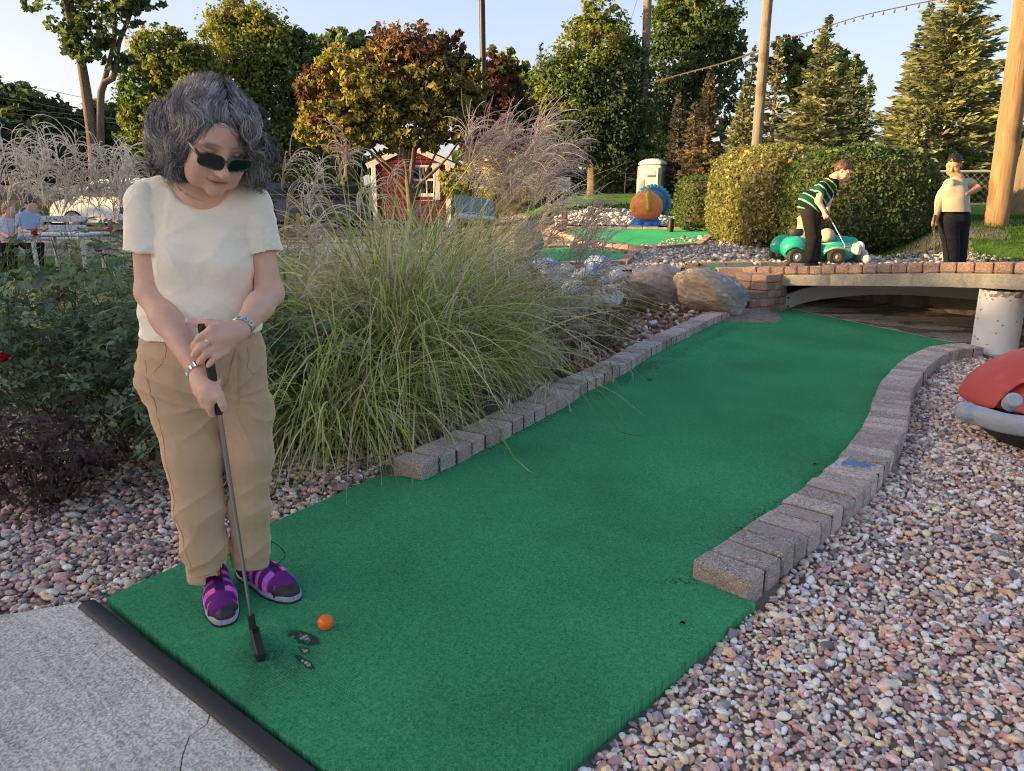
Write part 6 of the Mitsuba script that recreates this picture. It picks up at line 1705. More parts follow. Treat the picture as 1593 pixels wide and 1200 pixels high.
# shirt
def build_shirt():
    F = Field([-1.24, 1.82, 0.74], [-0.52, 2.38, 1.42], 0.0045)
    F.rc(JA(238, 322, 2.09), JA(384, 325, 2.12), 0.066, 0.062, 0.03)
    F.el(JA(316, 375, 2.11), (0.150, 0.108, 0.16), k=0.05)
    F.el(JA(312, 480, 2.11), (0.172, 0.130, 0.17), k=0.05)
    F.rc(JA(283, 408, 2.045), JA(280, 395, 2.07), 0.066, 0.07, 0.05); F.rc(JA(352, 412, 2.06), JA(352, 398, 2.08), 0.064, 0.068, 0.05)
    F.el(JA(314, 545, 2.11), (0.182, 0.138, 0.12), k=0.05)
    F.rc(JA(278, 292, 2.11), JA(226, 316, 2.08), 0.048, 0.050, 0.03); F.rc(JA(345, 300, 2.12), JA(394, 320, 2.12), 0.044, 0.048, 0.03)
    F.rc(JA(230, 322, 2.075), JA(230, 350, 2.065), 0.050, 0.048, 0.02); F.rc(JA(395, 324, 2.12), JA(399, 350, 2.12), 0.046, 0.042, 0.02)
    F.plane(JA(316, 531, 2.0), (0.02, 0.06, -1), 0.004)
    F.rc(JA(310, 270, 2.06), JA(309, 283, 2.035), 0.080, 0.072, 0.012, cut=True)
    F.el(JA(312, 560, 2.11), (0.170, 0.126, 0.10), k=0.01, cut=True)
    ms = [F.mesh(1)]
    for s0, e0, t1, ra, rb, sh in ((sh_r, el_r, 0.56, 0.057, 0.062, -0.008), (sh_l, el_l, 0.55, 0.055, 0.054, 0.004)):
        d = nrm(e0 - s0); e1 = s0 + (e0 - s0) * t1; ox = np.array([sh, 0, 0])
        G = Field(np.minimum(s0, e1) - 0.11, np.maximum(s0, e1) + 0.11, 0.004)
        G.rc(s0 - d * 0.01, e1 + d * 0.06 + ox, ra, rb + 0.001, 0.01)
        G.plane(e1 + ox, d + np.array([0.12 * np.sign(sh), 0, 0]), 0.003)
        G.rc(s0 + d * 0.06, e1 + d * 0.08 + ox, ra - 0.008, rb - 0.0045, 0.004, cut=True)
        ms.append(G.mesh(1))
    v, f = cat_(ms)
    n = vnormals(v, f)
    v = folds(v, n, 1, (0.5, 0.1, 1), 0.0040, 26)
    v = folds(v, n, 7, (-0.8, 0.1, 1), 0.0030, 32)
    w = sst(1.02, 0.90, v[:, 2]); n = vnormals(v, f)
    v = folds(v, n, 4, (0.9, 0.0, 0.5), 0.005, 44) * w[:, None] + v * (1 - w[:, None])
    arm = JA(252, 372, 2.0)
    q = v - arm; rr = np.linalg.norm(q, axis=1); an = np.arctan2(q[:, 2], q[:, 0])
    v = v + vnormals(v, f) * (0.0035 * (1 - np.abs(np.sin(an * 4 + 1))) ** 1.5 * sst(0.02, 0.05, rr) * sst(0.17, 0.06, rr))[:, None]
    q = v - JA(400, 372, 2.02); rr = np.linalg.norm(q, axis=1); an = np.arctan2(q[:, 2], q[:, 0])
    v = v + vnormals(v, f) * (0.0035 * (1 - np.abs(np.sin(an * 4))) ** 1.5 * sst(0.02, 0.05, rr) * sst(0.16, 0.06, rr))[:, None]
    return v, f
v, f = build_shirt()
col = np.array([0.88, 0.815, 0.67]) * (0.95 + 0.1 * meshkit.fbm(v * 120, 2)[:, None])
bump('knit', VC, lambda p, n, uv: noise(p.x * 900, p.y * 900, p.z * 900), 0.0006, 0.9, 0.15, eps=4e-4)
shirt = obj('shirt', (v, f), 'mat_knit', woman, True, col)
# neck rib and sleeve hems
def ring_on(vf, fn, n, r, off=0.001):
    """A thin band laid along the curve fn(t) pulled onto the mesh."""
    from scipy.spatial import cKDTree
    P = np.array([fn(t) for t in np.linspace(0, 1, n)])
    V = vf[0]; t = cKDTree(V); d, i = t.query(P, k=6)
    return tube(V[i].mean(1), r, 6, False)
from scipy.spatial import cKDTree
# trousers
def build_trousers():
    F = Field([-1.20, 1.84, 0.02], [-0.56, 2.36, 0.90], 0.0052)
    F.el(JA(316, 545, 2.11), (0.180, 0.128, 0.15), k=0.03)
    F.el(JA(312, 590, 2.12), (0.186, 0.138, 0.12), k=0.05)
    F.el(JA(285, 600, 2.17), (0.10, 0.10, 0.1), k=0.05); F.el(JA(355, 600, 2.18), (0.09, 0.1, 0.1), k=0.05)
    F2 = Field([-1.20, 1.84, 0.02], [-0.56, 2.36, 0.90], 0.0052); F2.F[:] = F.F
    def leg(F, P):
        for (x0, y0, Y0, r0), (x1, y1, Y1, r1) in zip(P[:-1], P[1:]):
            F.rc(JA(x0, y0, Y0), JA(x1, y1, Y1), r0, r1, 0.025)
    leg(F, [(283, 595, 2.11, .096), (291, 640, 2.09, .095), (301, 706, 2.055, .080), (309, 790, 2.03, .070), (318, 850, 2.03, .064), (329, 925, 2.035, .060)])
    leg(F2, [(364, 600, 2.12, .088), (382, 640, 2.11, .078), (388, 706, 2.085, .066), (389, 790, 2.085, .060), (390, 850, 2.10, .057), (390, 910, 2.105, .056)])
    F.F = np.minimum(F.F, F2.F)
    F.plane(JA(316, 512, 2.0), (0, 0, 1), 0.003)
    mid = (JA(358, 890, 2.06)[0])
    F.plane(JA(330, 907, 2.0), (0.06, -.25, -1), 0.003, [-1.3, 1.7, -0.2], [mid, 2.5, 0.35])
    F.plane(JA(389, 888, 2.06), (-0.05, -.2, -1), 0.003, [mid, 1.7, -0.2], [-0.5, 2.5, 0.35])
    F.rc(JA(329, 880, 2.035), JA(330.5, 930, 2.035), 0.052, 0.055, 0.004, cut=True)
    F.rc(JA(388.3, 865, 2.105), JA(389, 915, 2.105), 0.049, 0.051, 0.004, cut=True)
    v, f = F.mesh(1)
    n = vnormals(v, f)
    z = v[:, 2]
    hip = sst(0.55, 0.66, z)
    v1 = folds(v, n, 11, (0.35, 0.1, 1), 0.0050, 60)
    v = v * (1 - hip[:, None]) + v1 * hip[:, None]
    # pulls that fan out from the crotch
    q = v - JA(352, 628, 2.0); rr = np.linalg.norm(q, axis=1); an = np.arctan2(q[:, 2], np.abs(q[:, 0]))
    v = v + vnormals(v, f) * (0.007 * (1 - np.abs(np.sin(an * 6 + 2 * meshkit.fbm(v * 6, 2)))) ** 2 * sst(0.03, 0.06, rr) * sst(0.24, 0.09, rr))[:, None]
    lowm = sst(0.46, 0.36, z) * sst(0.085, 0.15, z)
    v1 = folds(v, vnormals(v, f), 17, (0.5, 0, 1), 0.0062, 38); v2 = folds(v1, vnormals(v1, f), 23, (-0.6, 0.1, 1), 0.0052, 44)
    v = v * (1 - lowm[:, None]) + v2 * lowm[:, None]
    fade = sst(0.09, 0.16, z)[:, None]; v = v * (1 - fade) + fade * folds(v, vnormals(v, f), 29, (0.9, 0, 0.35), 0.003, 40)
    # fly placket, side seams and hem stitching are low ridges and grooves
    seam = np.abs(v[:, 0] - (JA(366, 560, 2)[0] + (v[:, 2] - JA(366, 560, 2)[2]) * 0.10)) 
    k = sst(0.004, 0.001, seam) * (v[:, 1] < 2.06) * sst(0.60, 0.63, z)
    v = v - vnormals(v, f) * (0.004 * k)[:, None]
    return v, f
v, f = build_trousers()
col = np.array([0.52, 0.37, 0.235]) * (0.92 + 0.16 * meshkit.fbm(v * 40, 3)[:, None])
bump('twill', VC, lambda p, n, uv: noise((p.x + p.z) * 700, (p.x - p.z) * 300, p.y * 700), 0.0006, 0.9, 0.15, eps=4e-4)
trous = obj('trousers', (v, f), 'mat_twill', woman, True, col)
tv, tf = v, f
def on_mesh(vf, pts, r, off=0.0):
    V = vf[0]; N = vnormals(*vf); t = cKDTree(V); d, i = t.query(pts, k=5)
    return tube(V[i].mean(1) + nrm(N[i].mean(1)) * off, r, 5)
def seam(pts, colr=(0.33, 0.22, 0.13), r=0.0008, parent=trous, vf=None, name='seam'):
    m = on_mesh(vf or (tv, tf), spline(pts, 40), r, 0.0003)
    return obj(name, m, 'mat_cloth', parent, True, vcol(m, colr))
seam([JA(368, 541, 1.96), JA(364, 570, 1.96), JA(358, 600, 1.96), JA(352, 625, 1.96)])
seam([JA(379, 541, 1.97), JA(378, 565, 1.97), JA(372, 585, 1.97), JA(360, 602, 1.97)])
seam([JA(257, 533, 1.99), JA(258, 550, 1.99), JA(252, 566, 1.99), JA(240, 580, 2.0)])
seam([JA(231, 560, 2.02), JA(238, 640, 1.99), JA(248, 720, 1.97), JA(270, 800, 1.97), JA(300, 890, 1.97)])
seam([JA(402, 541, 2.02), JA(404, 560, 2.02), JA(400, 575, 2.02), JA(412, 590, 2.05)])
seam([JA(304, 899, 1.97), JA(330, 901, 1.95), JA(357, 896, 1.97)])

# hair: a soft mass with locks drawn over it
def hq(l, f_, u): return HC + HR @ np.array([l, f_, u])
HF = Field(HC - 0.30, HC + 0.30, 0.005)
HF.el(hq(0, -0.022, 0.037), (0.088, 0.102, 0.094), HR, 0.02)
for (x, y, Y, r, k) in [(266, 200, 2.03, .064, .03), (246, 220, 2.03, .042, .02), (266, 246, 2.01, .046, .02), (281, 262, 1.985, .032, .015), (284, 225, 1.96, .040, .02), (300, 174, 2.0, .060, .03), (345, 174, 2.0, .062, .03), (376, 198, 2.02, .060, .03), (403, 236, 2.04, .044, .02), (394, 264, 2.06, .040, .02), (396, 222, 1.97, .030, .02), (390, 203, 1.94, .030, .02), (322, 168, 2.03, .05, .03), (300, 230, 2.12, .09, .04), (360, 240, 2.13, .08, .04)]:
    HF.el(JA(x, y, Y), np.array([r, r, r]) - 0.009, None, k)
# the face stays free
HF.el(hq(0.0, 0.108, -0.030), (0.068, 0.085, 0.088), HR, 0.012, True)
HF.el(JA(337, 224, 1.90), (0.050, 0.10, 0.054), None, 0.010, True)
HF.el(JA(325, 270, 1.93), (0.075, 0.10, 0.055), None, 0.012, True)
hv, hf_ = HF.mesh(2)
hn = vnormals(hv, hf_)
hv2 = hv + hn * ((meshkit.fbm(hv * 24, 3) - 0.6) * 0.035)[:, None]
hair = obj('hair', (hv2 - hn * 0.004, hf_), 'mat_hair', woman, True, np.array([0.035, 0.032, 0.034]) * (0.5 + meshkit.fbm(hv * 40, 3)[:, None]))
def hair_strands(n, seed):
    g = np.random.default_rng(seed); tree = cKDTree(hv)
    i = g.integers(len(hv), size=n * 2)
    i = i[(hv[i, 2] > HC[2] - 0.09) & (hv[i, 1] < HC[1] + 0.10)][:n]
    p = hv[i].copy(); n = len(p); p[:, 2] += g.uniform(0, 0.03, n)
    part = hq(0.004, 0, 0); lax = HR[:, 0]
    C = [p.copy()]
    lock = meshkit.fbm(p * 26, 2); 
    for s in range(13):
        d, j = tree.query(p); nn = hn[j]
        side = np.sign((p - part) @ lax)[:, None]
        t = s / 12
        top = sst(0.02, 0.12, p[:, 2] - HC[2])[:, None]
        flow = np.array([0, 0, -1.0]) * (1.0 - 0.45 * top) + side * lax * (0.9 * top) + HR[:, 1] * 0.15 * top - HR[:, 1] * 0.10 * (1 - top)
        swirl = np.stack([meshkit.fbm(p * 17 + 3, 2) - .5, meshkit.fbm(p * 17 + 40, 2) - .5, meshkit.fbm(p * 17 + 80, 2) - .5], 1) * (3.0 if seed % 2 else 3.6)
        flow = flow + swirl * (0.45 + 1.1 * t)
        flow = nrm(flow - nn * (flow * nn).sum(1, keepdims=True) * 0.85)
        p = p + flow * 0.0095
        d, j = tree.query(p)
        pr = hv[j] + hn[j] * (0.001 + 0.007 * lock[:, None] * (0.4 + t))
        p = p * 0.55 + pr * 0.45
        C.append(p.copy())
    C = np.stack(C, 1)
    # locks curl towards their ends, each lock in its own phase
    cell = np.floor(hv[i] / 0.016).astype(int); ph = ((cell @ np.array([374761, 668265, 214748])) % 997) / 997 * 6.283
    tt = np.linspace(0, 1, 14)
    low_ = (0.35 + 0.9 * sst(0.07, -0.05, hv[i][:, 2] - HC[2]))[:, None]
    rad = 0.0070 * low_ * tt[None] ** 1.2
    an = ph[:, None] + tt[None] * (6.5 + 2.5 * np.sin(ph * 3))[:, None]
    Tn = nrm(np.gradient(C, axis=1)); Nn = np.repeat(hn[i][:, None], 14, 1); Bn = nrm(np.cross(Tn, Nn))
    C = C + rad[..., None] * (np.cos(an)[..., None] * Nn + np.sin(an)[..., None] * Bn) + (0.004 * low_ * tt[None] ** 2)[..., None] * Nn
    fly = g.uniform(size=n) < 0.16
    C[fly] += (np.linspace(0, 1, 14)[None, :, None] ** 2) * (nrm(g.normal(size=(fly.sum(), 1, 3)) + [0, 0, 0.1])) * 0.026
    W = nrm(np.cross(np.gradient(C, axis=1), hn[i][:, None]))
    m = ribbons(C, W * 0.00062, np.array([.6, .9, 1, 1, 1, 1, 1, 1, 1, .9, .8, .7, .5, .2]))
    k = sst(0.42, 0.64, meshkit.fbm(hv[i] * 60 + 5, 2)) * 0.5 + 0.5 * g.uniform(size=n)
    side_low = sst(0.0, -0.08, hv[i][:, 2] - HC[2])
    dark, light = np.array([0.055, 0.05, 0.052]), np.array([0.50, 0.485, 0.49])
    c = dark * (1 - k[:, None] ** 1.6) + light * k[:, None] ** 1.6
    c = c * (1 - 0.3 * side_low[:, None]) + np.array([0.10, 0.07, 0.045]) * 0.3 * side_low[:, None]
    c = c[:, None] * np.exp(g.normal(0, 0.12, (n, 14, 1)))
    return m, np.repeat(c.reshape(-1, 3), 2, 0)
m, c = hair_strands(24000, 3)
obj('strands', m, 'mat_hair', hair, False, c, kind='stuff')

# sunglasses
gl = numbered(woman + '__sunglasses')
def gq(l, f_, u): return HC + HR @ (np.array([l, f_, u]) * 1.02)
def lens(d):
    P = []
    for a in np.linspace(0, 2 * np.pi, 29)[:-1]:
        e = 4.0; ca, sa = math.cos(a), math.sin(a)
        r = (abs(ca) ** e + abs(sa) ** e) ** (-1 / e)
        P.append((d * 0.0345 + 0.0275 * r * ca, -0.003 + 0.0170 * r * sa * (1 - 0.10 * ca * d)))
    return P
def shield(P, depth, back, ff):
    out, inn = [], []
    for l, u in P:
        ff_ = ff - 0.14 * abs(l) - 2.2 * l * l
        out.append(gq(l, ff_, u)); inn.append(gq(l, ff_ - depth, u))
    n = len(P); v = np.array(out + inn + [np.mean(out, 0), np.mean(inn, 0)])
    i = np.arange(n); j = (i + 1) % n
    f = np.vstack([np.stack([i, j, i * 0 + 2 * n], 1), np.stack([j + n, i + n, i * 0 + 2 * n + 1], 1), np.stack([i, i + n, j + n], 1), np.stack([i, j + n, j], 1)])
    return v, f
taken.add(gl)
mat('lens', (0.006, 0.006, 0.007), 0.12, 0.5)
def tort(v):
    k = sst(0.45, 0.55, meshkit.fbm(v * 95, 2))[:, None]
    return np.array([0.02, 0.015, 0.014]) * (1 - k) + np.array([0.42, 0.30, 0.25]) * k
for d in (-1, 1):
    obj('lens', shield(lens(d), 0.003, 0, 0.118), 'mat_lens', gl, 30)
    P = lens(d); ring = np.array([gq(l, 0.118 - 0.14 * abs(l) - 2.2 * l * l - 0.001, u) for l, u in P])
    m = tube(np.vstack([ring, ring[:2]]), 0.0028, 6, False)
    obj('rim', m, 'mat_gloss', gl, True, tort(m[0]) * 0.25)
    m = tube(spline([gq(d * 0.061, 0.101, 0.006), gq(d * 0.071, 0.075, 0.009), gq(d * 0.078, 0.02, 0.006), gq(d * 0.079, -0.01, 0.0)], 16), np.linspace(0.0046, 0.0030, 16), 6)
    obj('temple', m, 'mat_gloss', gl, True, tort(m[0]), label='speckled tortoiseshell temple')
m = tube(spline([gq(-0.009, 0.116, 0.004), gq(0, 0.119, 0.007), gq(0.009, 0.116, 0.004)], 8), 0.0024, 6)
obj('bridge', m, 'mat_gloss', gl, True, tort(m[0]) * 0.4)

# watch, bracelet, ring, necklace
def bracelet(c, axis, r, w, n, parent, name, label, sq=1.0, colr=(0.6, 0.6, 0.62)):
    M = frame(axis); ms = []
    for i in range(n):
        a = 2 * np.pi * i / n
        o = c + M @ np.array([math.cos(a) * r, math.sin(a) * r * sq, 0])
        B = M @ np.array([[math.cos(a), -math.sin(a), 0], [math.sin(a), math.cos(a), 0], [0, 0, 1]])
        ms.append(rbox(0.003, 2 * np.pi * r / n * 0.86, w, 0.001, B, o))
    return obj(name, cat_(ms), 'mat_silver', parent, 30, label=label)
mat('silver', (0.66, 0.66, 0.68), 0.25, 0.5, metallic=0.9)
wc = wr_r + (el_r - wr_r) * 0.05
wt = bracelet(wc, wr_r - el_r, 0.0295, 0.012, 20, woman, 'wristwatch', 'slim silver wristwatch')
M = frame(wr_r - el_r)
nface = nrm(np.array([0.55, -0.75, 0.45])); ax_w = nrm(wr_r - el_r); nface = nrm(nface - ax_w * (nface @ ax_w)); Bf = np.stack([nrm(np.cross(ax_w, nface)), ax_w, nface], 1)
obj('dial', rbox(0.022, 0.018, 0.006, 0.002, Bf, wc + nface * 0.031), 'mat_silver', wt, 30)
obj('dial', rbox(0.016, 0.013, 0.0062, 0.001, Bf, wc + nface * 0.0325), 'mat_lens', wt, 30)
br = bracelet(wr_l + (el_l - wr_l) * 0.06, wr_l - el_l, 0.0305, 0.015, 13, woman, 'bracelet', 'silver link bracelet with turquoise stones')
for i in range(4):
    a = 0.5 + i * 0.55; M = frame(wr_l - el_l); c_ = wr_l + (el_l - wr_l) * 0.06
    m = trimesh.creation.icosphere(subdivisions=2, radius=0.0035)
    o = c_ + M @ np.array([math.cos(a) * 0.0325, math.sin(a) * 0.0325, 0])
    obj('stone', (np.array(m.vertices) + o, np.array(m.faces)), 'mat_gloss', br, True, vcol(m, (0.12, 0.32, 0.36)))
rd = nrm(JA(312, 541.5, yh - .022) - k_m); rc_ = k_m + (JA(312, 541.5, yh - .022) - k_m) * 0.35
m = lathe([(0.0108, -0.0018), (0.0122, -0.0018), (0.0122, 0.0018), (0.0108, 0.0018), (0.0108, -0.0018)], 18, frame(rd), rc_)
rn = obj('ring', m, 'mat_silver', woman, True, label='silver ring with a pale stone')
m = trimesh.creation.icosphere(subdivisions=2, radius=0.0042)
obj('stone', (np.array(m.vertices) + rc_ + [0.002, -0.012, 0.004], np.array(m.faces)), 'mat_gloss', rn, True, vcol(m, (0.62, 0.60, 0.62)))
sv = scene[woman + '__body']
bodyV, bodyF = meshkit.WRITTEN[sv['filename']][0].astype(float), meshkit.WRITTEN[sv['filename']][1]
ch = spline([JA(264, 284, 2.03), JA(280, 298, 2.025), JA(300, 309, 2.02), JA(318, 313, 2.02)], 60)
t = cKDTree(bodyV); d, i = t.query(ch, k=4); N = vnormals(bodyV, bodyF)
ch = bodyV[i].mean(1) + nrm(N[i].mean(1)) * 0.0015
nl = obj('necklace', tube(ch, 0.0009, 5), 'mat_silver', woman, True, label='fine chain necklace')
for q in (14, 26, 36):
    m = trimesh.creation.icosphere(subdivisions=2, radius=0.003)
    obj('bead', (np.array(m.vertices) + ch[q] + [0, -0.002, 0], np.array(m.faces)), 'mat_silver', nl, True)

# shoes
def shoe(heel, toe, ankle, sgn, seed):
    g = np.random.default_rng(seed)
    heel, toe = np.asarray(heel, float), np.asarray(toe, float)
    k = numbered(woman + '__shoe')
    d = toe - heel; L_ = np.linalg.norm(d); d = d / L_; s = np.array([-d[1], d[0], 0]); z = np.array([0, 0, 1.0])
    Q = lambda a, b, c: heel + d * a * L_ + s * b + z * c
    F = Field(np.minimum(heel, toe) - [.09, .09, .02], np.maximum(heel, toe) + [.09, .09, .15], 0.0032)
    F.rc(Q(.14, 0, .045), Q(.16, 0, .085), .033, .034, .02); F.rc(Q(.2, 0, .04), Q(.62, 0, .040), .036, .042, .02)
    F.rc(Q(.3, 0, .075), Q(.55, .0, .060), .034, .030, .02); F.rc(Q(.62, 0, .034), Q(.80, .004 * sgn, .030), .044, .038, .02)
    F.plane(Q(.5, 0, .018), (0, 0, -1), 0.003)
    v, f = F.mesh(1)
    v[:, 2] = np.maximum(v[:, 2], 0.016)
    q = (v - heel); u = q @ d / L_; w = q @ s
    base = np.array([0.10, 0.018, 0.13])
    cell = meshkit.noise(np.stack([u * 14, w * 45, v[:, 2] * 30], 1) + seed, 1)
    c = np.tile(base, (len(v), 1))
    # bands of lilac and pink webbing over the sides
    band = (np.sin(u * 46 + 14 * np.abs(w) * 3) > 0.15) & (np.abs(w) > 0.014) & (u > 0.25) & (u < 0.8)
    c[band] = np.where(cell[band][:, None] > 0.62, (0.62, 0.12, 0.30), (0.34, 0.10, 0.42))
    mid = (np.abs(w) < 0.012) & (u > .28) & (u < .72) & (v[:, 2] > .05)
    c[mid] = (0.045, 0.012, 0.05)
    c[(v[:, 2] > 0.105)] = (0.02, 0.014, 0.022)
    c = c * (0.85 + 0.3 * meshkit.fbm(v * 90, 2)[:, None])
    n = vnormals(v, f)
    v = v + n * (0.0022 * band + 0.0012 * (meshkit.fbm(v * 60, 2) - 0.5))[:, None]
    obj('upper', (v, f), 'mat_cloth', k, True, np.clip(c * 1.5, 0, .9))
    # outsole rim and dark toe cap
    out = []
    for a in np.linspace(0, 2 * np.pi, 49)[:-1]:
        ca, sa = math.cos(a), math.sin(a)
        x = 0.5 + 0.5 * ca * 1.03; wd = 0.036 + 0.014 * sst(0.2, 0.75, x) - 0.006 * np.exp(-((x - 0.42) / 0.16) ** 2)
        e = abs(sa) ** 0.7 * np.sign(sa)
        out.append((heel + d * x * L_ + s * wd * e)[:2])
    P = Polygon(out).buffer(0.001)
    m = extr(P, 0.020, 0.001); obj('sole', m, 'mat_paint', k, 40, vcol(m, (0.36, 0.36, 0.44)), label='pale lilac grey sole')
    m = extr(P.buffer(0.0012), 0.007, 0.0005); obj('tread', m, 'mat_rubber', k, 40)
    F = Field(toe - .1, toe + .1, 0.0032)
    F.rc(Q(.82, 0, .022), Q(.90, .002, .020), .044, .030, .01); F.plane(Q(.5, 0, .002), (0, 0, -1), .002); F.plane(Q(.79, 0, .03), -d + z * .9, .004)
    m = F.mesh(1); obj('toe_cap', m, 'mat_rubber', k, True, label='dark rubber toe cap')
    for i in range(6):
        a = .32 + .065 * i; h = .106 - .05 * (a - .3) / .4
        m = tube(spline([Q(a, -.016, h - .006), Q(a + .015, 0, h), Q(a + .03, .016, h - .006)], 8), 0.0017, 5)
        obj('lace', m, 'mat_cloth', k, True, vcol(m, (0.04, 0.012, 0.045)))
    m = rbox(0.007, 0.006, 0.006, 0.001, None, Q(.62, .004, .085)); obj('cord_lock', m, 'mat_paint', k, 30, vcol(m, (0.7, 0.7, 0.74)))
    lp = spline([Q(.33, 0.01, .112), Q(.42, 0.045, .135), Q(.58, 0.06, .10), Q(.62, 0.02, .082)], 18)
    if sgn > 0:
        m = tube(lp, 0.0013, 5); obj('lace_loop', m, 'mat_cloth', k, True, vcol(m, (0.02, 0.015, 0.02)))
    return k
shoe(gp(334, 908) * [1, 1, 0], gp(352, 974) * [1, 1, 0], None, -1, 5)
shoe(gp(374, 894) * [1, 1, 0], gp(461, 936) * [1, 1, 0], None, 1, 6)

# putter
pt = thing('putter', 'putter with black grip, steel shaft and black head held by the woman over the turf', 'putter')
m = tube(spline([g0, g0 + gd * 0.1, g1], 14), np.concatenate([[0.013, 0.0135], np.linspace(0.0132, 0.0098, 12)]), 10)
obj('grip', m, 'mat_dark_plastic', pt, 40)
P = spline([g1 - gd * 0.01, tip], 24); r = np.interp(np.linspace(0, 1, 24), [0, .3, .31, .6, .61, 1], [.0068, .0064, .0060, .0056, .0053, .005])
mat('steel', (0.42, 0.42, 0.38), 0.22, 0.5, metallic=1.0)
obj('shaft', tube(P, r, 10), 'mat_steel', pt, 40)
obj('ferrule', tube([tip - nrm(tip - g1) * 0.035, tip - nrm(tip - g1) * -0.004], 0.0095, 10), 'mat_dark_plastic', pt, 40)
ha, hb_ = gp(396, 983, 0.018), gp(405, 1020, 0.018)
hd = nrm(hb_ - ha); hs = np.array([-hd[1], hd[0], 0])
R = np.stack([hd, hs, [0, 0, 1]], 1)
obj('head', rbox(np.linalg.norm(hb_ - ha) + 0.022, 0.026, 0.030, 0.006, R, (ha + hb_) / 2 + [0, 0, 0.0]), 'mat_dark_plastic', pt, 30)
obj('neck', tube([tip, (ha + hd * 0.004) + [0, 0, 0.012]], 0.008, 8), 'mat_dark_plastic', pt, 40)

# ---------------- the people further off
def figure(label, Y, J, look_, cols, hairf, extra=None, res=0.010, hs=1.0, skin=SKIN, hidefeet=False):
    """J: joints as (x, y, depth offset); cols: shirt colour function and trouser colour."""
    k = thing('person', label, 'person')
    P = {n: at(q[0], q[1], Y + (q[2] if len(q) > 2 else 0)) for n, q in J.items()}
    sc = hs
    R = head_frame(*[math.radians(a) for a in look_])
    A = np.array(list(P.values())); lo, hi = A.min(0) - 0.24, A.max(0) + 0.24
    F = Field(lo, hi, res)
    add_head(F, P['head'], R, 1.04 * sc)
    F.rc(P['neck'], P['head'] + R @ np.array([0, -.025, -.05]), .05 * sc, .047 * sc, .02)
    F.rc(P['sh_r'], P['sh_l'], .05 * sc, .05 * sc, .03); F.rc(P['neck'], P['pelvis'], .07 * sc, .08 * sc, .05)
    for s in 'rl':
        F.rc(P['sh_' + s], P['el_' + s], .052 * sc, .042 * sc, .02); F.rc(P['el_' + s], P['wr_' + s], .043 * sc, .027 * sc, .02)
        w, h = P['wr_' + s], P['ha_' + s]; d = nrm(h - w); o = nrm(np.cross(d, [0.3, 1, 0.2]))
        pm = w + (h - w) * 0.55
        F.rc(w, pm, .027 * sc, .030 * sc, .015)
        for q in (-1.5, -.5, .5, 1.5):
            a = pm + o * q * .017 * sc; b = h + o * q * .014 * sc; mm = (a + b) / 2 + np.array([0, -.012, 0])
            F.rc(a, mm, .011 * sc, .0105 * sc, .008); F.rc(mm, b, .0105 * sc, .009 * sc, .006)
        th = pm + o * -.03 * sc
        F.rc(w + d * .02, th + d * .02 + np.array([0, -.02, 0]), .014 * sc, .0105 * sc, .012)
        if 'kn_' + s in P:
            F.rc(P['hip_' + s], P['kn_' + s], .07 * sc, .05 * sc, .03); F.rc(P['kn_' + s], P['an_' + s], .05 * sc, .036 * sc, .02)
    v, f = F.mesh(1)
    obj('body', (v, f), 'mat_skin', k, True, skin_colors(v, P['head'], R, 1.04 * sc, skin, res < 0.013))
    # shirt
    F = Field(lo, hi, res)
    t = cols['torso']
    for a, b, ra, rb, kk in t:
        pa = P[a] if isinstance(a, str) else at(a[0], a[1], Y + (a[2] if len(a) > 2 else 0)); pb = P[b] if isinstance(b, str) else at(b[0], b[1], Y + (b[2] if len(b) > 2 else 0))
        F.rc(pa, pb, ra, rb, kk)
    hm = P['hem'] if 'hem' in P else P['pelvis']
    F.plane(hm, cols.get('hem_n', (0, 0, -1)), .004)
    F.el(P['neck'] + cols.get('neck_off', np.array([0, -0.03, .045])), np.array([.075, .075, .055]) * sc, None, .01, True)
    ms = [F.mesh(1)]
    for s in 'rl':
        a, b = P['sh_' + s], P['el_' + s]; dd = nrm(b - a); e = a + (b - a) * cols.get('sleeve', 0.62)
        G = Field(np.minimum(a, e) - .13, np.maximum(a, e) + .13, res)
        G.rc(a, e + dd * .06, .070 * sc, .072 * sc, .01); G.plane(e, dd, .004)
        ms.append(G.mesh(1))
    v, f = cat_(ms)
    v = folds(v, vnormals(v, f), 3, (0.5, .1, 1), 0.009, 20)
    obj('shirt', (v, f), 'mat_cloth', k, True, cols['shirt'](v, P))
    # trousers
    F = Field(lo, hi, res)
    F.el((P['hip_r'] + P['hip_l']) / 2 + [0, 0, .02], np.array(cols.get('hips', (.16, .13, .13))) * sc, None, .03)
    for s in 'rl':
        r = cols.get('leg', (.095, .075, .066))
        F.rc(P['hip_' + s], P['kn_' + s], r[0] * sc, r[1] * sc, .03); F.rc(P['kn_' + s], P['an_' + s], r[1] * sc, r[2] * sc, .02)
    F.plane(hm + np.array([0, 0, cols.get('waist', 0.015)]), -np.array(cols.get('hem_n', (0, 0, -1))), .004)
    v, f = F.mesh(1)
    v = folds(v, vnormals(v, f), 9, (0.4, .1, 1), 0.010, 26)
    obj('trousers', (v, f), 'mat_cloth', k, True, vcol((v, f), cols['legs']) * (0.85 + .3 * meshkit.fbm(v * 20, 2)[:, None]))
    # hair
    F = Field(P['head'] - .26, P['head'] + .26, min(res, .009))
    hairf(F, P['head'], R, sc)
    v, f = F.mesh(1); n = vnormals(v, f); v = v + n * ((meshkit.fbm(v * 45, 3) - .5) * .016)[:, None]
    obj('hair', (v, f), 'mat_hair', k, True, vcol((v, f), cols['hair']) * (0.6 + .8 * meshkit.fbm(v * [60, 60, 25], 2)[:, None]))
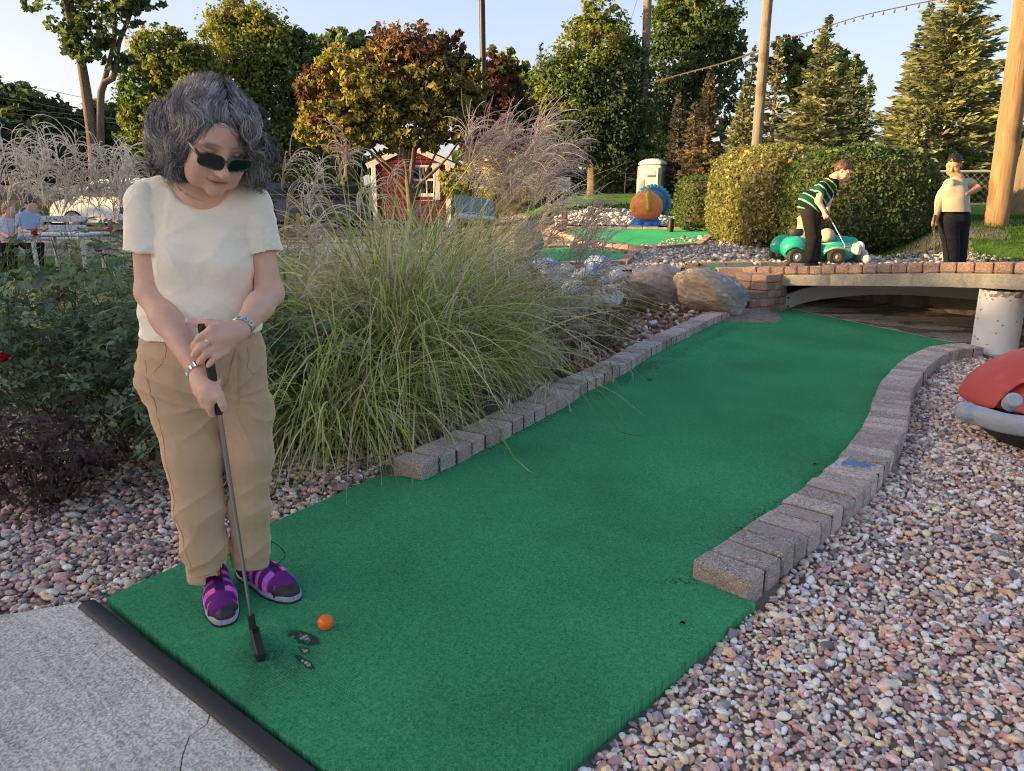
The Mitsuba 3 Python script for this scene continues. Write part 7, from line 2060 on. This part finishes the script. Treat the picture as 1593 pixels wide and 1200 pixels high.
    for s in 'rl':
        an = P['an_' + s].copy()
        fd = np.array(cols.get('toe', (0.3, -1.0, 0)), float); fd = nrm(fd)
        o = np.array([an[0], an[1], gzf(an[0], an[1])])
        if an[2] - o[2] > 0.3: o[2] = an[2] - .09
        F = Field(o - .32, o + .32, .012)
        F.rc(o + [0, 0, .05], o + fd * .15 + [0, 0, .035], .048, .04, .02); F.rc(o + [0, 0, .05], an, .045, .045, .02)
        F.plane(o + [0, 0, .004], (0, 0, -1), .003)
        m = F.mesh(1); obj('shoe', m, 'mat_cloth', k, True, vcol(m, cols.get('shoe', (.02, .02, .022))))
    return k, P, R

def crop_hair(F, C, R, s):
    q = lambda l, f, u: C + R @ (np.array([l, f, u]) * s)
    F.el(q(0, -.02, .045), np.array([.086, .104, .094]) * s, R, .01); F.el(q(0, -.055, -.005), np.array([.074, .060, .062]) * s, R, .015)
    F.el(q(0, .10, -.035), np.array([.070, .080, .088]) * s, R, .012, True)
    F.el(q(0, .05, -.115), np.array([.12, .12, .06]) * s, R, .015, True)
def bun_hair(F, C, R, s):
    q = lambda l, f, u: C + R @ (np.array([l, f, u]) * s)
    F.el(q(0, -.02, .042), np.array([.084, .104, .096]) * s, R, .01)
    F.el(q(0, .105, -.03), np.array([.066, .075, .085]) * s, R, .01, True)
    F.el(q(0, .075, -.12), np.array([.10, .075, .06]) * s, R, .015, True)
    F.el(q(0, -.055, -.01), np.array([.078, .064, .075]) * s, R, .015)
    F.el(q(0, -.12, .06), np.array([.055, .05, .05]) * s, R, .012)
def long_hair(F, C, R, s):
    q = lambda l, f, u: C + R @ (np.array([l, f, u]) * s)
    F.el(q(0, -.02, .04), np.array([.092, .108, .10]) * s, R, .01)
    F.rc(q(0, -.08, -.02), q(0, -.07, -.2), .085 * s, .07 * s, .04)
    F.el(q(0, .115, -.03), np.array([.075, .085, .1]) * s, R, .012, True)

# man in the striped polo bending over his putt
def striped(v, P):
    d = nrm(P['neck'] - P['pelvis'])
    t = (v - P['pelvis']) @ d + 0.02 * np.sin(v[:, 0] * 9)
    a = (t * 11.5) % 1.0
    k = (a < 0.22)[:, None]
    hi_ = sst(0.25, 0.40, t)[:, None]
    light = np.array([0.16, 0.52, 0.32]) * (1 - hi_) + np.array([0.45, 0.55, 0.06]) * hi_
    b2 = (((t * 11.5) % 2.0) > 1)[:, None]
    base = np.where(b2, np.array([0.012, 0.014, 0.02]), np.array([0.014, 0.05, 0.045]))
    return np.where(k, light, base) * np.ones((len(v), 1))
Ym = 10.3
man, MP, _ = figure('man in a dark polo shirt with green and yellow stripes bending over his putter', Ym,
    {'head': (1311, 266), 'neck': (1297, 279), 'sh_r': (1279, 292, -.13), 'sh_l': (1297, 289, .14), 'el_r': (1273, 313, -.2), 'el_l': (1289, 312, .05), 'wr_r': (1282, 329, -.22), 'wr_l': (1287, 327, -.12), 'ha_r': (1285.5, 340, -.24), 'ha_l': (1286.5, 336, -.18),
     'pelvis': (1259, 326), 'hem': (1259, 328), 'hip_r': (1259, 334, -.08), 'hip_l': (1263, 334, .09), 'kn_r': (1264, 370, -.1), 'kn_l': (1268, 370, .1), 'an_r': (1258, 402, -.1), 'an_l': (1268, 402, .12)},
    (62, 32, 0), dict(torso=[('sh_r', 'sh_l', .075, .075, .04), ('neck', (1276, 305), .085, .135, .05), ((1278, 300), (1261, 318), .14, .125, .05), ((1264, 312), (1259, 330), .135, .15, .04), ((1256, 312), (1256, 322), .12, .12, .04)], shirt=striped, legs=(0.018, 0.017, 0.019), hair=(0.075, 0.04, 0.025), hem_n=nrm(np.array([-.25, 0, -1])), toe=(1, -.3, 0), hips=(.135, .13, .12), leg=(.105, .085, .075), sleeve=.55, waist=0.012),
    crop_hair, res=.0075)
pp = thing('putter', 'steel putter in the hands of the man in the striped shirt', 'putter')
a, b = at(1285, 327, Ym - .2), at(1315.5, 384, Ym - .45)
obj('shaft', tube(spline([a, b], 10), 0.008, 8), 'mat_silver', pp, True)
obj('grip', tube(spline([a - nrm(b - a) * .02, a + nrm(b - a) * .2], 6), 0.013, 8), 'mat_dark_plastic', pp, True)
obj('head', rbox(.11, .03, .03, .008, np.eye(3), b + [.03, 0, 0]), 'mat_silver', pp, 30)
# woman with her hand on her hip
Yw = 9.5
def plain(c0, c1=None):
    def fn(v, P):
        return np.array(c0) * (0.9 + .2 * meshkit.fbm(v * 14, 3)[:, None])
    return fn
wm, WP, _ = figure('woman in pale shirt and dark trousers, hand on her hip, beyond the bridge', Yw,
    {'head': (1484, 257), 'neck': (1489, 278, -.02), 'sh_r': (1477, 287, -.1), 'sh_l': (1506, 286, .08), 'el_r': (1462, 318, -.06), 'el_l': (1520, 293, -.06), 'wr_r': (1455, 340, -.10), 'wr_l': (1502, 303, -.17), 'ha_r': (1452, 352, -.12), 'ha_l': (1492, 308, -.17),
     'pelvis': (1482, 332), 'hem': (1482, 330), 'hip_r': (1475, 342, -.04), 'hip_l': (1492, 342, .05), 'kn_r': (1480, 384, -.05), 'kn_l': (1492, 384, .08), 'an_r': (1480, 428, -.03), 'an_l': (1490, 430, .1)},
    (-40, 20, 0), dict(torso=[('sh_r', 'sh_l', .062, .062, .04), ('neck', (1487, 302), .08, .15, .05), ((1481, 304, -.03), (1480, 325), .16, .18, .05), ((1481, 312, -.03), (1482, 338, -.02), .185, .20, .04), ((1474, 300, -.1), (1490, 302, -.06), .08, .07, .05)], shirt=plain((0.42, 0.37, 0.29)), legs=(0.016, 0.017, 0.022), hair=(0.012, 0.010, 0.010), toe=(-.6, -.8, 0), hips=(.19, .17, .15), leg=(.13, .095, .085), sleeve=.6),
    bun_hair, res=.0075, skin=np.array([0.40, 0.22, 0.14]))
pp = thing('putter', 'slim putter hanging from the hand of the woman beyond the bridge', 'putter')
a, b = at(1453, 345, Yw - .13), at(1452.5, 412, Yw - .16)
obj('shaft', tube(spline([a, b], 10), 0.007, 8), 'mat_steel', pp, True)
obj('grip', tube(spline([a + [0, 0, .08], a - [0, 0, .12]], 6), 0.012, 8), 'mat_dark_plastic', pp, True)
obj('head', rbox(.10, .03, .03, .008, np.eye(3), b), 'mat_steel', pp, 30)
# two people sitting at the left edge
def seat(x, dx=0):
    return {}
figure('seated woman with blonde hair and white shirt at the far left edge', 12.2,
    {'head': (15, 327), 'neck': (11, 340), 'sh_r': (0, 345, -.05), 'sh_l': (24, 345, .06), 'el_r': (2, 362, -.1), 'el_l': (28, 361, 0), 'wr_r': (12, 368, -.25), 'wr_l': (24, 368, -.22), 'ha_r': (17, 370, -.3), 'ha_l': (19, 369, -.3),
     'pelvis': (12, 374), 'hem': (12, 378), 'hip_r': (7, 378, 0), 'hip_l': (18, 378, 0), 'kn_r': (8, 381, -.42), 'kn_l': (20, 381, -.42), 'an_r': (8, 412, -.45), 'an_l': (20, 412, -.45)},
    (55, 5, 0), dict(torso=[('sh_r', 'sh_l', .07, .07, .04), ('neck', 'pelvis', .10, .15, .05)], shirt=plain((0.62, 0.64, 0.74)), legs=(.02, .022, .03), hair=(.34, .22, .10), leg=(.09, .075, .065), waist=.03), long_hair, res=.016)
figure('seated man with short dark hair in a light blue shirt near the left edge', 12.0,
    {'head': (48, 319), 'neck': (43, 333), 'sh_r': (32, 340, -.05), 'sh_l': (56, 341, .08), 'el_r': (36, 360, -.12), 'el_l': (64, 358, 0), 'wr_r': (56, 361, -.3), 'wr_l': (72, 356, -.2), 'ha_r': (66, 360, -.32), 'ha_l': (74, 352, -.25),
     'pelvis': (46, 376), 'hem': (46, 378), 'hip_r': (41, 379, 0), 'hip_l': (53, 379, 0), 'kn_r': (48, 380, -.45), 'kn_l': (60, 380, -.45), 'an_r': (48, 412, -.45), 'an_l': (60, 412, -.45)},
    (50, 20, 0), dict(torso=[('sh_r', 'sh_l', .075, .075, .04), ('neck', 'pelvis', .12, .16, .05)], shirt=plain((0.33, 0.46, 0.66)), legs=(.016, .017, .022), hair=(.05, .035, .03), leg=(.1, .08, .07), waist=.03), crop_hair, res=.016)
